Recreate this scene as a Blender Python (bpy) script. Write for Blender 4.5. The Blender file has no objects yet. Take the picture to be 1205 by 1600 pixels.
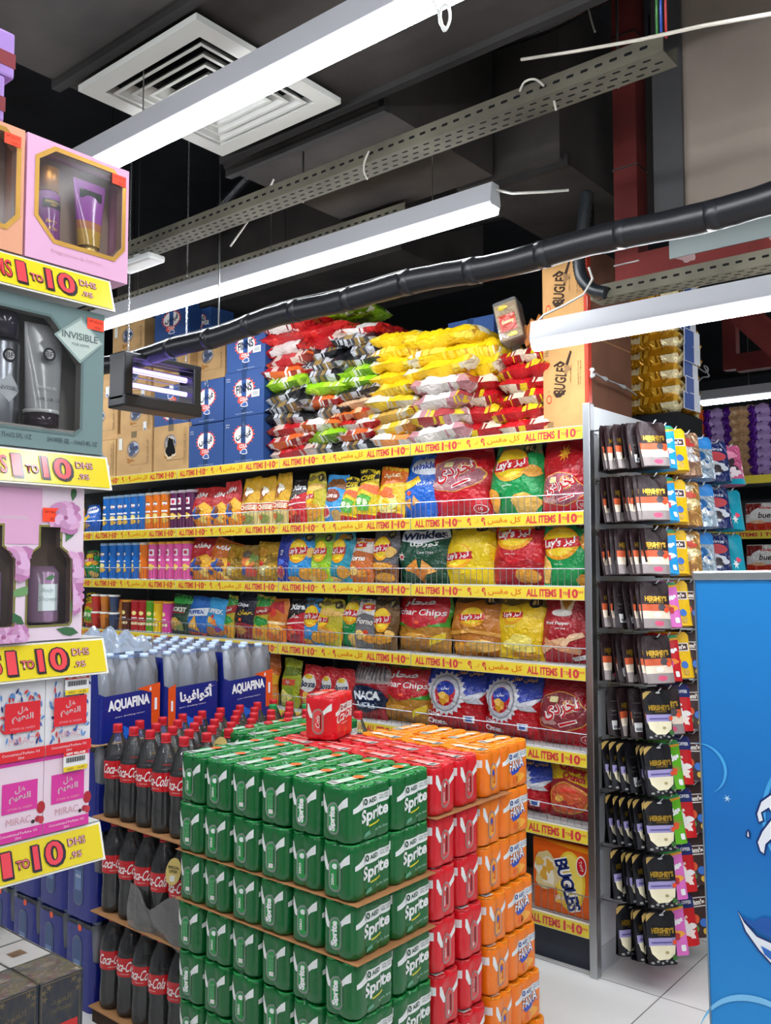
import bpy, bmesh, math, random
from math import pi, sin, cos, sqrt, radians
from mathutils import Vector, Matrix
from mathutils.geometry import tessellate_polygon

# ---------------------------------------------------------------- camera, world, exposure
scene = bpy.context.scene
COL = scene.collection
F_PX, CX, CY, EYE = 1400.0, 602.5, 800.0, 1.6
PITCH = math.atan(84 / F_PX)
YAW = math.atan2(1695, 1400 / cos(PITCH))
FH = Vector((-cos(YAW), sin(YAW), 0)); RT = Vector((sin(YAW), cos(YAW), 0)); UPV = Vector((0, 0, 1))
FW = FH * cos(PITCH) + UPV * sin(PITCH)
UP = UPV * cos(PITCH) - FH * sin(PITCH)
cd = bpy.data.cameras.new('camera'); cam = bpy.data.objects.new('camera', cd); COL.objects.link(cam)
cd.sensor_fit = 'VERTICAL'; cd.sensor_height = 24; cd.lens = 24 * F_PX / 1600
cd.clip_start = 0.05; cd.clip_end = 100
cam.matrix_world = Matrix(((RT.x, UP.x, -FW.x, 0), (RT.y, UP.y, -FW.y, 0), (RT.z, UP.z, -FW.z, EYE), (0, 0, 0, 1)))
scene.camera = cam
W = bpy.data.worlds.new('world'); scene.world = W; W.use_nodes = True
W.node_tree.nodes['Background'].inputs[0].default_value = (0.92, 0.96, 1.0, 1)
W.node_tree.nodes['Background'].inputs[1].default_value = 0.30
vs = scene.view_settings
scene.display_settings.display_device = 'sRGB'
vs.view_transform = 'Standard'; vs.look = 'None'; vs.gamma = 1.0; vs.exposure = 0.12; vs.use_curve_mapping = False
LAMP = 48.0          # brightness of the tube diffusers
scene.cycles.transparent_max_bounces = 20
scene.cycles.max_bounces = 7
scene.cycles.sample_clamp_indirect = 4.0

def ray(x, y): return FW + RT * ((x - CX) / F_PX) + UP * ((CY - y) / F_PX)
def onY(x, y, Y): d = ray(x, y); return d * (Y / d.y) + Vector((0, 0, EYE))
def onX(x, y, X): d = ray(x, y); return d * (X / d.x) + Vector((0, 0, EYE))
def onZ(x, y, Z): d = ray(x, y); return d * ((Z - EYE) / d.z) + Vector((0, 0, EYE))

# ---------------------------------------------------------------- materials
MATS = {}
def lin(c):
    c = c.lstrip('#'); v = [int(c[i:i + 2], 16) / 255 for i in (0, 2, 4)]
    return tuple(x / 12.92 if x <= .04045 else ((x + .055) / 1.055) ** 2.4 for x in v) + (1,)
FIN = {  # roughness, metallic, bump strength, bump scale, specular
    'film': (.2, 0, .75, 30, .6), 'foil': (.22, .45, .9, 30, .6), 'paper': (.62, 0, .04, 60, .35), 'card': (.8, 0, .1, 90, .25),
    'gloss': (.16, 0, 0, 1, .5), 'matte': (.85, 0, .06, 50, .2), 'metal': (.32, 1, .03, 60, .5), 'paint': (.42, 0, .02, 40, .45),
    'gold': (.36, .75, .05, 40, .5), 'dusty': (.8, .1, .25, 14, .3), 'shrink': (.22, 0, .22, 26, .55), 'pouch': (.44, 0, .5, 30, .35), 'plas': (.35, 0, .03, 30, .45)}
def M(key):
    """key = '#rrggbb finish' or a special name"""
    if key in MATS: return MATS[key]
    m = bpy.data.materials.new(key.replace('#', 'c').replace(' ', '_')); m.use_nodes = True
    nt = m.node_tree; N = nt.nodes; L = nt.links
    P = N['Principled BSDF']
    col, _, fin = key.partition(' ')
    if fin.startswith('clear'):
        tr = N.new('ShaderNodeBsdfTransparent'); gl = N.new('ShaderNodeBsdfGlossy'); mx = N.new('ShaderNodeMixShader')
        df = N.new('ShaderNodeBsdfDiffuse'); df.inputs[0].default_value = lin(col)
        fr = N.new('ShaderNodeFresnel'); fr.inputs[0].default_value = 1.5
        tr.inputs[0].default_value = lin(col); gl.inputs[1].default_value = .12
        ns = N.new('ShaderNodeTexNoise'); ns.inputs['Scale'].default_value = 30; tc = N.new('ShaderNodeTexCoord')
        bp = N.new('ShaderNodeBump'); bp.inputs[0].default_value = .35 if fin != 'clear1' else 0; bp.inputs[1].default_value = .006
        if fin == 'clear1': fr.inputs[0].default_value = 1.22
        L.new(tc.outputs['Object'], ns.inputs['Vector']); L.new(ns.outputs[0], bp.inputs['Height'])
        L.new(bp.outputs[0], gl.inputs['Normal']); L.new(bp.outputs[0], fr.inputs['Normal'])
        m2 = N.new('ShaderNodeMixShader'); m2.inputs[0].default_value = float(fin[5:] or 8) / 100
        L.new(fr.outputs[0], mx.inputs[0]); L.new(tr.outputs[0], m2.inputs[1]); L.new(df.outputs[0], m2.inputs[2])
        L.new(m2.outputs[0], mx.inputs[1]); L.new(gl.outputs[0], mx.inputs[2])
        L.new(mx.outputs[0], N['Material Output'].inputs[0])
    elif fin.startswith('glow'):
        P.inputs['Base Color'].default_value = (0, 0, 0, 1)
        P.inputs['Emission Color'].default_value = lin(col); P.inputs['Emission Strength'].default_value = float(fin[4:])
    else:
        ro, me, bs, sc, sp = FIN[fin]
        P.inputs['Base Color'].default_value = lin(col); P.inputs['Roughness'].default_value = ro
        P.inputs['Metallic'].default_value = me; P.inputs['Specular IOR Level'].default_value = sp
        tc = N.new('ShaderNodeTexCoord')
        if fin in ('dusty', 'card', 'matte'):
            n2 = N.new('ShaderNodeTexNoise'); n2.inputs['Scale'].default_value = 2.3 if fin != 'card' else 9; n2.inputs['Detail'].default_value = 7
            rp = N.new('ShaderNodeMapRange'); rp.inputs[1].default_value = .35; rp.inputs[2].default_value = .75
            k = .45 if fin == 'dusty' else .12
            rp.inputs[3].default_value = 1 - k; rp.inputs[4].default_value = 1 + k
            hv = N.new('ShaderNodeHueSaturation'); hv.inputs['Color'].default_value = lin(col)
            L.new(tc.outputs['Object'], n2.inputs['Vector']); L.new(n2.outputs[0], rp.inputs[0]); L.new(rp.outputs[0], hv.inputs['Value'])
            L.new(hv.outputs[0], P.inputs['Base Color'])
        if bs:
            ns = N.new('ShaderNodeTexNoise'); ns.inputs['Scale'].default_value = sc; ns.inputs['Detail'].default_value = 3
            if fin in ('film', 'foil', 'shrink'): ns.inputs['Distortion'].default_value = 1.4; ns.inputs['Roughness'].default_value = .45
            bp = N.new('ShaderNodeBump'); bp.inputs[0].default_value = bs; bp.inputs[1].default_value = .017 if fin in ('film', 'foil') else .01
            L.new(tc.outputs['Object'], ns.inputs['Vector']); L.new(ns.outputs[0], bp.inputs['Height']); L.new(bp.outputs[0], P.inputs['Normal'])
    MATS[key] = m
    return m

# ---------------------------------------------------------------- mesh builder
class MB:
    def __init__(s): s.v = []; s.f = []; s.m = []; s.sm = []; s.keys = []
    def mi(s, key):
        if key not in s.keys: s.keys.append(key)
        return s.keys.index(key)
    def add(s, vs, fs, key, smooth=False):
        o = len(s.v); k = s.mi(key); s.v.extend(tuple(p) for p in vs)
        for f in fs: s.f.append(tuple(i + o for i in f)); s.m.append(k); s.sm.append(smooth)
        return s
    def box(s, x0, x1, y0, y1, z0, z1, key, mat=None):
        vs = [Vector((x, y, z)) for z in (z0, z1) for y in (y0, y1) for x in (x0, x1)]
        if mat: vs = [mat @ p for p in vs]
        return s.add(vs, [(0, 2, 3, 1), (4, 5, 7, 6), (0, 1, 5, 4), (2, 6, 7, 3), (0, 4, 6, 2), (1, 3, 7, 5)], key)
    def rbox(s, x0, x1, y0, y1, z0, z1, r, key, mat=None):
        """box with chamfered/rounded edges"""
        bm = bmesh.new(); bmesh.ops.create_cube(bm, size=1)
        for v in bm.verts: v.co = Vector(((x0 + x1) / 2 + v.co.x * (x1 - x0), (y0 + y1) / 2 + v.co.y * (y1 - y0), (z0 + z1) / 2 + v.co.z * (z1 - z0)))
        bmesh.ops.bevel(bm, geom=bm.edges[:], offset=r, segments=2, profile=.6, affect='EDGES')
        if mat: bm.transform(mat)
        bm.verts.index_update(); s.add([v.co.copy() for v in bm.verts], [[v.index for v in f.verts] for f in bm.faces], key); bm.free(); return s
    def lathe(s, prof, key, seg=20, loc=(0, 0, 0), mat=None, smooth=True, cap=True):
        vs = []; fs = []; n = len(prof)
        for (r, z) in prof:
            for i in range(seg):
                a = 2 * pi * i / seg; vs.append(Vector((loc[0] + r * cos(a), loc[1] + r * sin(a), loc[2] + z)))
        for j in range(n - 1):
            for i in range(seg):
                k = (i + 1) % seg; fs.append((j * seg + i, j * seg + k, (j + 1) * seg + k, (j + 1) * seg + i))
        if mat: vs = [mat @ p for p in vs]
        s.add(vs, fs, key, smooth)
        if cap:
            o = len(s.v) - len(vs); k = s.mi(key)
            for j, rev in ((0, 1), (n - 1, 0)):
                if prof[j][0] > 1e-4:
                    f = [o + j * seg + i for i in range(seg)]; s.f.append(tuple(reversed(f)) if rev else tuple(f)); s.m.append(k); s.sm.append(False)
        return s
    def tube(s, pts, r, key, seg=8, cap=True):
        pts = [Vector(p) for p in pts]; vs = []; fs = []; n = len(pts)
        prev = None
        for j, p in enumerate(pts):
            t = (pts[min(j + 1, n - 1)] - pts[max(j - 1, 0)]).normalized()
            if prev is None: a = t.orthogonal().normalized()
            else: a = (prev - t * prev.dot(t)).normalized()
            prev = a; b = t.cross(a); rr = r[j] if isinstance(r, (list, tuple)) else r
            for i in range(seg):
                an = 2 * pi * i / seg; vs.append(p + (a * cos(an) + b * sin(an)) * rr)
        for j in range(n - 1):
            for i in range(seg):
                k = (i + 1) % seg; fs.append((j * seg + i, j * seg + k, (j + 1) * seg + k, (j + 1) * seg + i))
        if cap: fs.append(tuple(range(seg))[::-1]); fs.append(tuple((n - 1) * seg + i for i in range(seg)))
        return s.add(vs, fs, key, seg > 5)
    def grid(s, P, nu, nv, keyf, smooth=True, u0=0, u1=1, v0=0, v1=1):
        """P(u,v)->Vector ; keyf(u,v) or key"""
        vs = [P(u0 + (u1 - u0) * i / nu, v0 + (v1 - v0) * j / nv) for j in range(nv + 1) for i in range(nu + 1)]
        o = len(s.v); s.v.extend(tuple(p) for p in vs)
        for j in range(nv):
            for i in range(nu):
                k = keyf if isinstance(keyf, str) else keyf(u0 + (u1 - u0) * (i + .5) / nu, v0 + (v1 - v0) * (j + .5) / nv)
                if k is None: continue
                a = o + j * (nu + 1) + i
                s.f.append((a, a + 1, a + nu + 2, a + nu + 1)); s.m.append(s.mi(k)); s.sm.append(smooth)
        return s
    def mesh(s, name):
        me = bpy.data.meshes.new(name); me.from_pydata(s.v, [], s.f)
        for k in s.keys: me.materials.append(M(k))
        me.polygons.foreach_set('material_index', s.m); me.polygons.foreach_set('use_smooth', s.sm); me.update()
        return me
    def obj(s, name, parent=None, loc=None, rot=None):
        o = bpy.data.objects.new(name, s.mesh(name)); COL.objects.link(o)
        if parent: o.parent = parent
        if loc is not None: o.location = loc
        if rot is not None: o.rotation_euler = rot
        return o

def tag(o, label=None, cat=None, group=None, kind=None):
    if label: o['label'] = label
    if cat: o['category'] = cat
    if group: o['group'] = group
    if kind: o['kind'] = kind
    return o
def empty(name, loc=(0, 0, 0), rot=(0, 0, 0), label=None, cat=None, group=None):
    o = bpy.data.objects.new(name, None); COL.objects.link(o); o.location = loc; o.rotation_euler = rot
    return tag(o, label, cat, group)
def dup(o, loc=None, rot=None, label=None, group=None, parent=None, cat=None):
    c = o.copy(); COL.objects.link(c)
    if parent: c.parent = parent
    for ch in list(o.children): dup(ch, parent=c)
    if loc is not None: c.location = loc
    if rot is not None: c.rotation_euler = rot
    if label: c['label'] = label
    if group: c['group'] = group
    return c
class Proto:
    """first use places the built thing itself, later uses copy it with its parts"""
    def __init__(s, o): s.o = o; s.used = False
    def put(s, loc, rot=(0, 0, 0), label=None, group=None, cat=None, scale=None):
        o = dup(s.o) if s.used else s.o
        s.used = True; o.location = loc; o.rotation_euler = rot
        if scale: o.scale = scale
        return tag(o, label, cat, group)

# ---------------------------------------------------------------- flat artwork: polygons and lettering laid on surfaces
TXT = {}
def text_mesh(t, bold):
    k = (t, bold)
    if k not in TXT:
        cu = bpy.data.curves.new('lettering', 'FONT'); cu.body = t; cu.offset = bold; cu.resolution_u = 3 if len(t) < 14 else 1
        ob = bpy.data.objects.new('lettering', cu)
        me = bpy.data.meshes.new_from_object(ob)
        bpy.data.objects.remove(ob); bpy.data.curves.remove(cu)
        v = [(p.co.x, p.co.y) for p in me.vertices]; f = [tuple(p.vertices) for p in me.polygons]
        bpy.data.meshes.remove(me)
        if not v: v = [(0, 0)]
        x0 = min(a for a, b in v); x1 = max(a for a, b in v); y0 = min(b for a, b in v); y1 = max(b for a, b in v)
        TXT[k] = ([(a - (x0 + x1) / 2, b - (y0 + y1) / 2) for a, b in v], f, x1 - x0, y1 - y0)
    return TXT[k]
FORMS = {  # arabic letters: isolated, final, initial, medial presentation forms
    'ا': (0xFE8D, 0xFE8E, 0, 0), 'أ': (0xFE83, 0xFE84, 0, 0), 'إ': (0xFE87, 0xFE88, 0, 0), 'ب': (0xFE8F, 0xFE90, 0xFE91, 0xFE92), 'ت': (0xFE95, 0xFE96, 0xFE97, 0xFE98),
    'خ': (0xFEA5, 0xFEA6, 0xFEA7, 0xFEA8), 'ح': (0xFEA1, 0xFEA2, 0xFEA3, 0xFEA4), 'د': (0xFEA9, 0xFEAA, 0, 0), 'ر': (0xFEAD, 0xFEAE, 0, 0), 'ز': (0xFEAF, 0xFEB0, 0, 0),
    'س': (0xFEB1, 0xFEB2, 0xFEB3, 0xFEB4), 'ش': (0xFEB5, 0xFEB6, 0xFEB7, 0xFEB8), 'ص': (0xFEB9, 0xFEBA, 0xFEBB, 0xFEBC), 'ع': (0xFEC9, 0xFECA, 0xFECB, 0xFECC),
    'ف': (0xFED1, 0xFED2, 0xFED3, 0xFED4), 'ق': (0xFED5, 0xFED6, 0xFED7, 0xFED8), 'ك': (0xFED9, 0xFEDA, 0xFEDB, 0xFEDC), 'ل': (0xFEDD, 0xFEDE, 0xFEDF, 0xFEE0),
    'م': (0xFEE1, 0xFEE2, 0xFEE3, 0xFEE4), 'ن': (0xFEE5, 0xFEE6, 0xFEE7, 0xFEE8), 'ه': (0xFEE9, 0xFEEA, 0xFEEB, 0xFEEC), 'و': (0xFEED, 0xFEEE, 0, 0), 'ي': (0xFEF1, 0xFEF2, 0xFEF3, 0xFEF4),
    'ى': (0xFEEF, 0xFEF0, 0, 0), 'ظ': (0xFEC5, 0xFEC6, 0xFEC7, 0xFEC8)}
def ar(s):
    out = []
    for i, c in enumerate(s):
        if c not in FORMS: out.append(c); continue
        f = FORMS[c]; pj = i > 0 and s[i - 1] in FORMS and FORMS[s[i - 1]][2]; nj = f[2] and i + 1 < len(s) and s[i + 1] in FORMS
        out.append(chr(f[3] if pj and nj else f[2] if nj else f[1] if pj else f[0]))
    return ''.join(reversed(out))
def cut(vs, fs, step):
    """split flat triangles on a grid so they can follow a curved surface"""
    bm = bmesh.new(); bv = [bm.verts.new((a, b, 0)) for a, b in vs]
    for f in fs:
        try: bm.faces.new([bv[i] for i in f])
        except ValueError: pass
    for ax in (0, 1):
        lo = min(v.co[ax] for v in bm.verts); hi = max(v.co[ax] for v in bm.verts)
        k = math.ceil(lo / step)
        while k * step < hi:
            no = Vector((1, 0, 0)) if ax == 0 else Vector((0, 1, 0))
            bmesh.ops.bisect_plane(bm, geom=bm.verts[:] + bm.edges[:] + bm.faces[:], dist=1e-6, plane_co=no * (k * step), plane_no=no); k += 1
    bm.verts.index_update()
    r = [(v.co.x, v.co.y) for v in bm.verts], [[v.index for v in f.verts] for f in bm.faces]; bm.free(); return r
def orient(vs, fs):
    o = []
    for f in fs:
        a = sum(vs[f[i]][0] * vs[f[(i + 1) % len(f)]][1] - vs[f[(i + 1) % len(f)]][0] * vs[f[i]][1] for i in range(len(f)))
        o.append(f if a > 0 else f[::-1])
    return o
def ell(cx, cy, rx, ry, n=22, a0=0, a1=2 * pi):
    return [(cx + rx * cos(a0 + (a1 - a0) * i / n), cy + ry * sin(a0 + (a1 - a0) * i / n)) for i in range(n if a1 - a0 > 6.2 else n + 1)]
def rect(x0, x1, y0, y1): return [(x0, y0), (x1, y0), (x1, y1), (x0, y1)]
def rrect(x0, x1, y0, y1, r, n=5):
    o = []
    for cx, cy, a in ((x1 - r, y0 + r, -pi / 2), (x1 - r, y1 - r, 0), (x0 + r, y1 - r, pi / 2), (x0 + r, y0 + r, pi)):
        o += [(cx + r * cos(a + pi / 2 * i / n), cy + r * sin(a + pi / 2 * i / n)) for i in range(n + 1)]
    return o
def blob(cx, cy, rx, ry, seed, amp=.12, n=20):
    R = random.Random(seed); ph = [R.random() * 6.28 for _ in range(3)]
    o = []
    for i in range(n):
        a = 2 * pi * i / n; k = 1 + amp * (sin(3 * a + ph[0]) + .6 * sin(5 * a + ph[1]) + .4 * sin(8 * a + ph[2])); o.append((cx + rx * k * cos(a), cy + ry * k * sin(a)))
    return o
def star(cx, cy, r0, r1, n): return [(cx + (r0 if i % 2 else r1) * cos(pi * i / n), cy + (r0 if i % 2 else r1) * sin(pi * i / n)) for i in range(2 * n)]
KEEP = [None]
def put_poly(mb, pts, key, P, off, step=None):
    tri = tessellate_polygon([[Vector((a, b, 0)) for a, b in pts]]); vs = list(pts)
    if step: vs, tri = cut(vs, tri, step)
    if KEEP[0]: tri = [f for f in tri if KEEP[0](sum(vs[i][0] for i in f) / len(f), sum(vs[i][1] for i in f) / len(f))]
    mb.add([P(a, b, off) for a, b in vs], orient(vs, tri), key, True)
def put_text(mb, t, cx, cy, h, key, P, off, w=None, rot=0, shear=0, bold=.0, step=None, aspect=1.0):
    """lettering h high (or fitted to width w), centred at (cx,cy)"""
    v, f, tw, th = text_mesh(t, bold)
    sy = h / max(th, 1e-6); sx = sy * aspect
    if w: sx = w / max(tw, 1e-6)
    c, s = cos(rot), sin(rot); vs = []
    for a, b in v:
        a, b = a * sx + shear * b * sy, b * sy; vs.append((cx + a * c - b * s, cy + a * s + b * c))
    if step: vs, f = cut(vs, f, step)
    mb.add([P(a, b, off) for a, b in vs], orient(vs, f), key, True)
def art(mb, items, P, step=None, o0=.0006, do=.00025, w=1, h=1, ox=0, oy=0):
    """items in 0..1 units of a w x h face: ('p', pts, key) | ('t', text, cx, cy, height, key, {opts}); later ones lie on top"""
    Q = lambda a, b, o: P(a + ox, b + oy, o)
    for n, it in enumerate(items):
        off = o0 + n * do
        if it[0] == 'p': put_poly(mb, [(a * w, b * h) for a, b in it[1]], it[2], Q, off, step)
        else:
            op = dict(it[6]) if len(it) > 6 else {}
            if 'w' in op: op['w'] *= w
            put_text(mb, it[1], it[2] * w, it[3] * h, it[4] * h, it[5], Q, off, step=step, **op)
def plane_map(o, ux, vy):
    """flat face: origin o, unit vectors ux, vy; normal = ux x vy"""
    o = Vector(o); ux = Vector(ux); vy = Vector(vy); n = ux.cross(vy)
    return lambda a, b, off=0: o + ux * a + vy * b + n * off
ORD = ['first', 'second', 'third', 'fourth', 'fifth', 'sixth', 'seventh', 'eighth', 'ninth', 'tenth', 'eleventh', 'twelfth', 'thirteenth', 'fourteenth', 'fifteenth', 'sixteenth', 'seventeenth', 'eighteenth', 'nineteenth', 'twentieth']
ORD += ['twenty-' + o for o in ORD[:9]] + ['thirtieth'] + ['thirty-' + o for o in ORD[:9]]
RND = random.Random(7)
# ---------------------------------------------------------------- setting: floor, ceiling, walls
def struct(mb, name, label=None):
    o = mb.obj(name); o['kind'] = 'structure'
    if label: o['label'] = label
    return o
def floor_mat():
    m = bpy.data.materials.new('floor_tiles'); m.use_nodes = True; N = m.node_tree.nodes; L = m.node_tree.links; P = N['Principled BSDF']
    tc = N.new('ShaderNodeTexCoord'); mp = N.new('ShaderNodeMapping'); mp.inputs['Location'].default_value = (1.4 - .3 + .3, -3.295 + .3 * 10, 0)
    br = N.new('ShaderNodeTexBrick'); br.offset = 0; br.squash = 1
    br.inputs['Scale'].default_value = 1; br.inputs['Brick Width'].default_value = .6; br.inputs['Row Height'].default_value = .6
    br.inputs['Mortar Size'].default_value = .0022; br.inputs['Mortar Smooth'].default_value = .2
    br.inputs['Color1'].default_value = lin('#e6e4e0'); br.inputs['Color2'].default_value = lin('#e0ded9'); br.inputs['Mortar'].default_value = lin('#4a4845')
    n = N.new('ShaderNodeTexNoise'); n.inputs['Scale'].default_value = 3; n.inputs['Detail'].default_value = 6
    hv = N.new('ShaderNodeHueSaturation'); rp = N.new('ShaderNodeMapRange'); rp.inputs[3].default_value = .85; rp.inputs[4].default_value = 1.1
    L.new(tc.outputs['Object'], mp.inputs[0]); L.new(mp.outputs[0], br.inputs['Vector']); L.new(tc.outputs['Object'], n.inputs['Vector'])
    L.new(n.outputs[0], rp.inputs[0]); L.new(rp.outputs[0], hv.inputs['Value']); L.new(br.outputs[0], hv.inputs['Color']); L.new(hv.outputs[0], P.inputs['Base Color'])
    P.inputs['Roughness'].default_value = .28; MATS['floor'] = m
floor_mat()
struct(MB().box(-11, 4, -3, 13, -.05, 0, 'floor'), 'floor', 'pale glossy square floor tiles with thin dark joints')
struct(MB().box(-11, 4, -3, 13, 4.3, 4.4, '#14161a dusty'), 'ceiling', 'dark painted ceiling slab high above the pipes and ducts')
struct(MB().box(-11, 4, 13, 13.1, 0, 4.4, '#2a2c30 matte'), 'wall_back', 'dark far wall of the shop')
struct(MB().box(-11.1, -11, -3, 13, 0, 4.4, '#2a2c30 matte'), 'wall_left', 'dark side wall of the shop')
# bulkhead above the aisle
struct(MB().box(-1.30, .9, 3.44, 3.60, 2.93, 4.3, '#b3a496 matte').box(-1.42, -1.30, 3.42, 3.62, 2.98, 4.3, '#5b5a5a paint'), 'trim_1', 'beige boarded bulkhead with a grey steel edge post')
struct(MB().box(-1.26, .9, 3.425, 3.46, 2.875, 2.95, '#c2c3c0 paint').box(-1.34, .9, 3.37, 3.44, 2.845, 2.875, '#77807e paint').box(-1.34, .9, 3.365, 3.375, 2.80, 2.875, '#8c9693 paint'), 'trim_2', 'grey metal trim under the beige bulkhead')

# red steel frame carrying the bulkhead
t = empty('steel_portal', (-1.52, 3.42, 2.8), label='red painted steel post and beam in front of the beige bulkhead', cat='steel frame')
MB().box(-.05, .05, -.05, .05, -.06, 1.5, '#6d2a26 dusty').obj('post', t)
mb = MB().box(.05, 2.4, -.05, .045, -.055, .055, '#6d2a26 dusty')
for k, (x, r) in enumerate(((.25, .025), (.62, .05), (.68, .035), (.8, .03))): put_poly(mb, blob(x, .0, r * 1.6, r, k, .2), '#a58a86 dusty', plane_map((0, -.0505, 0), (1, 0, 0), (0, 0, 1)), .0005)
mb.obj('beam', t)
for zz in (.02, .42, .98): MB().box(-.054, .054, -.054, .054, zz, zz + .006, '#a9a6a0 metal').obj('tie_wire', t)

# far red frame and diagonal brace on the other aisle
a = onY(1137, 470, 5.2); b = onY(1240, 560, 5.2)
t = empty('steel_brace', a, label='red diagonal steel brace seen beyond the long lamp', cat='brace')
mb = MB(); d = b - a; mb.box(0, d.length, -.05, .05, -.07, .07, '#6d2a26 dusty', Matrix.Rotation(math.atan2(-d.z, d.x), 4, 'Y')); mb.obj('web', t)
mb = MB(); mb.box(0, d.length, -.09, .09, .06, .075, '#7a322c dusty', Matrix.Rotation(math.atan2(-d.z, d.x), 4, 'Y')); mb.obj('flange', t)
a = onY(1133, 580, 6.2)
t = empty('door_frame_bracket', a, label='small red steel bracket frame hanging above the far aisle', cat='bracket')
MB().box(0, .09, -.04, .04, 0, .45, '#6d2a26 dusty').obj('upright', t)
MB().box(.09, 1.2, -.04, .04, -.02, .1, '#6d2a26 dusty').obj('rail', t)

# air ducts
def duct(x0, x1, y0, y1, z0, z1, label, ribs=()):
    t = empty('air_duct', ((x0 + x1) / 2, (y0 + y1) / 2, z0), label=label, cat='duct')
    ox, oy = (x0 + x1) / 2, (y0 + y1) / 2
    MB().box(x0 - ox, x1 - ox, y0 - oy, y1 - oy, 0, z1 - z0, '#3a3633 dusty').obj('casing', t)
    for ax, p in ribs:
        mb = MB()
        if ax == 'x': mb.box(p - ox - .015, p - ox + .015, y0 - oy - .02, y1 - oy + .02, -.022, .03, '#2c2a29 dusty')
        else: mb.box(x0 - ox - .02, x1 - ox + .02, p - oy - .015, p - oy + .015, -.022, .03, '#2c2a29 dusty')
        mb.obj('flange', t)
    for sx in (x0 - ox + .05, x1 - ox - .05):
        for sy in (y0 - oy + .1, y1 - oy - .1): MB().tube([(sx, sy, z1 - z0), (sx, sy, 4.3 - z0)], .006, '#6b6b68 metal', 5).obj('hanger_rod', t)
    return t
duct(-2.62, 1.6, -.6, 2.24, 3.17, 3.75, 'wide sooty duct around the white ceiling vent', (('y', 1.50), ('y', 2.2)))
duct(-2.75, -1.95, 2.30, 3.05, 3.2, 3.8, 'dusty brown duct box beyond the white vent', (('y', 2.34),))
duct(-2.15, -1.66, 3.08, 4.2, 3.2, 3.95, 'sooty duct box over the stacked cartons', (('y', 3.12),))
duct(-5.6, -2.95, 3.7, 4.5, 3.3, 3.8, 'long dark duct behind the perforated trays')

# ceiling diffuser
c0, c1 = onZ(133, 137, 3.15), onZ(527, 155, 3.15)
DX0, DX1 = -2.555, -1.955; DY0, DY1 = 1.525, 2.135
t = empty('ceiling_vent', ((DX0 + DX1) / 2, (DY0 + DY1) / 2, 3.13), label='white square four-way ceiling vent set in a dark duct', cat='vent')
hx = (DX1 - DX0) / 2
def sqring(mb, r0, z0, r1, z1, key):
    vs = [(sx * r, sy * r, z) for r, z in ((r0, z0), (r1, z1)) for sx, sy in ((-1, -1), (1, -1), (1, 1), (-1, 1))]
    mb.add(vs, [(i, (i + 1) % 4, 4 + (i + 1) % 4, 4 + i) for i in range(4)], key)
mb = MB(); sqring(mb, hx, 0, hx * .80, 0, '#cfcfc8 paint'); sqring(mb, hx, 0, hx, .02, '#cfcfc8 paint'); sqring(mb, hx * .8, 0, hx * .8, .038, '#cfcfc8 paint'); mb.obj('frame', t)
for k in range(5):
    r = hx * (.74 - .135 * k); mb = MB(); sqring(mb, r, -.002, r - .035, .036, '#c9c9c2 paint'); sqring(mb, r, -.002, r - .012, -.002, '#c9c9c2 paint'); mb.obj('vane', t)
MB().box(-hx * .8, hx * .8, -hx * .8, hx * .8, .038, .0395, '#0b0b0c matte').obj('back_plate', t)

# ---------------------------------------------------------------- linear lamps
def lamp(x0, x1, Y, z, label, wires=(), cable=None):
    t = empty('linear_lamp', (x0, Y, z), label=label, cat='lamp', group='suspended linear lamps'); Ln = x1 - x0
    prof = [(-.028, .0), (-.034, .012), (-.022, .085), (.022, .085), (.034, .012), (.028, .0)]
    mb = MB(); n = len(prof)
    mb.add([(x, y, zz) for x in (0, Ln) for y, zz in prof], [(i, i + 1, n + i + 1, n + i) for i in range(n - 1)] + [(n - 1, 0, n, 2 * n - 1)], '#c4c5c8 paint').obj('housing', t)
    for x in (-.004, Ln): MB().add([(x + dx, y, zz) for dx in (0, .004) for y, zz in prof], [tuple(range(n))[::-1], tuple(range(n, 2 * n))] + [(i, (i + 1) % n, n + (i + 1) % n, n + i) for i in range(n)], '#b4b6b8 paint').obj('end_cap', t)
    pd = [(.031 * cos(a), -.03 * sin(a) ** .6 if sin(a) > 0 else 0) for a in [pi * i / 8 for i in range(9)]]
    m = len(pd)
    MB().add([(x, y, zz) for x in (.002, Ln - .002) for y, zz in pd], [(i, i + 1, m + i + 1, m + i) for i in range(m - 1)] + [tuple(range(m)), tuple(range(m, 2 * m))[::-1]], '#f4f8ff glow%g' % LAMP).obj('diffuser', t)
    for w in wires: MB().tube([(w - x0, 0, .085), (w - x0, 0, 4.3 - z)], .0022, '#9a9a98 metal', 5).obj('suspension_wire', t)
    if cable:
        c = MB().tube(cable, .005, '#c9c6bd plas', 6); c.v = [(p[0] - x0, p[1] - Y, p[2] - z) for p in c.v]; c.obj('power_cable', t)
    return t
lamp(-2.75, 1.2, 1.60, 2.905, 'bright linear lamp crossing under the white ceiling vent', (-2.3, -.6))
e2 = onY(772, 300, 2.70); q = [e2 + Vector((0, 0, .01)), onY(800, 302, 2.72), onY(850, 300, 2.75), onY(889, 297, 2.8)]
lamp(-4.3, -1.72, 2.70, 2.90, 'linear lamp running just above the black insulated pipe', (-3.9, -2.9, -2.0), q)
q = [onY(x, y, 3.08) for x, y in ((842, 520), (838, 505), (850, 492), (880, 478), (912, 460), (926, 436), (920, 418))]
lamp(-1.775, 1.3, 3.07, 2.475, 'low linear lamp hanging in front of the tall brown cartons', (-.2,), q)
lamp(-2.75, .6, 7.05, 2.90, 'thin distant linear lamp above the far purple packs', (-2.2,))
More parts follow.
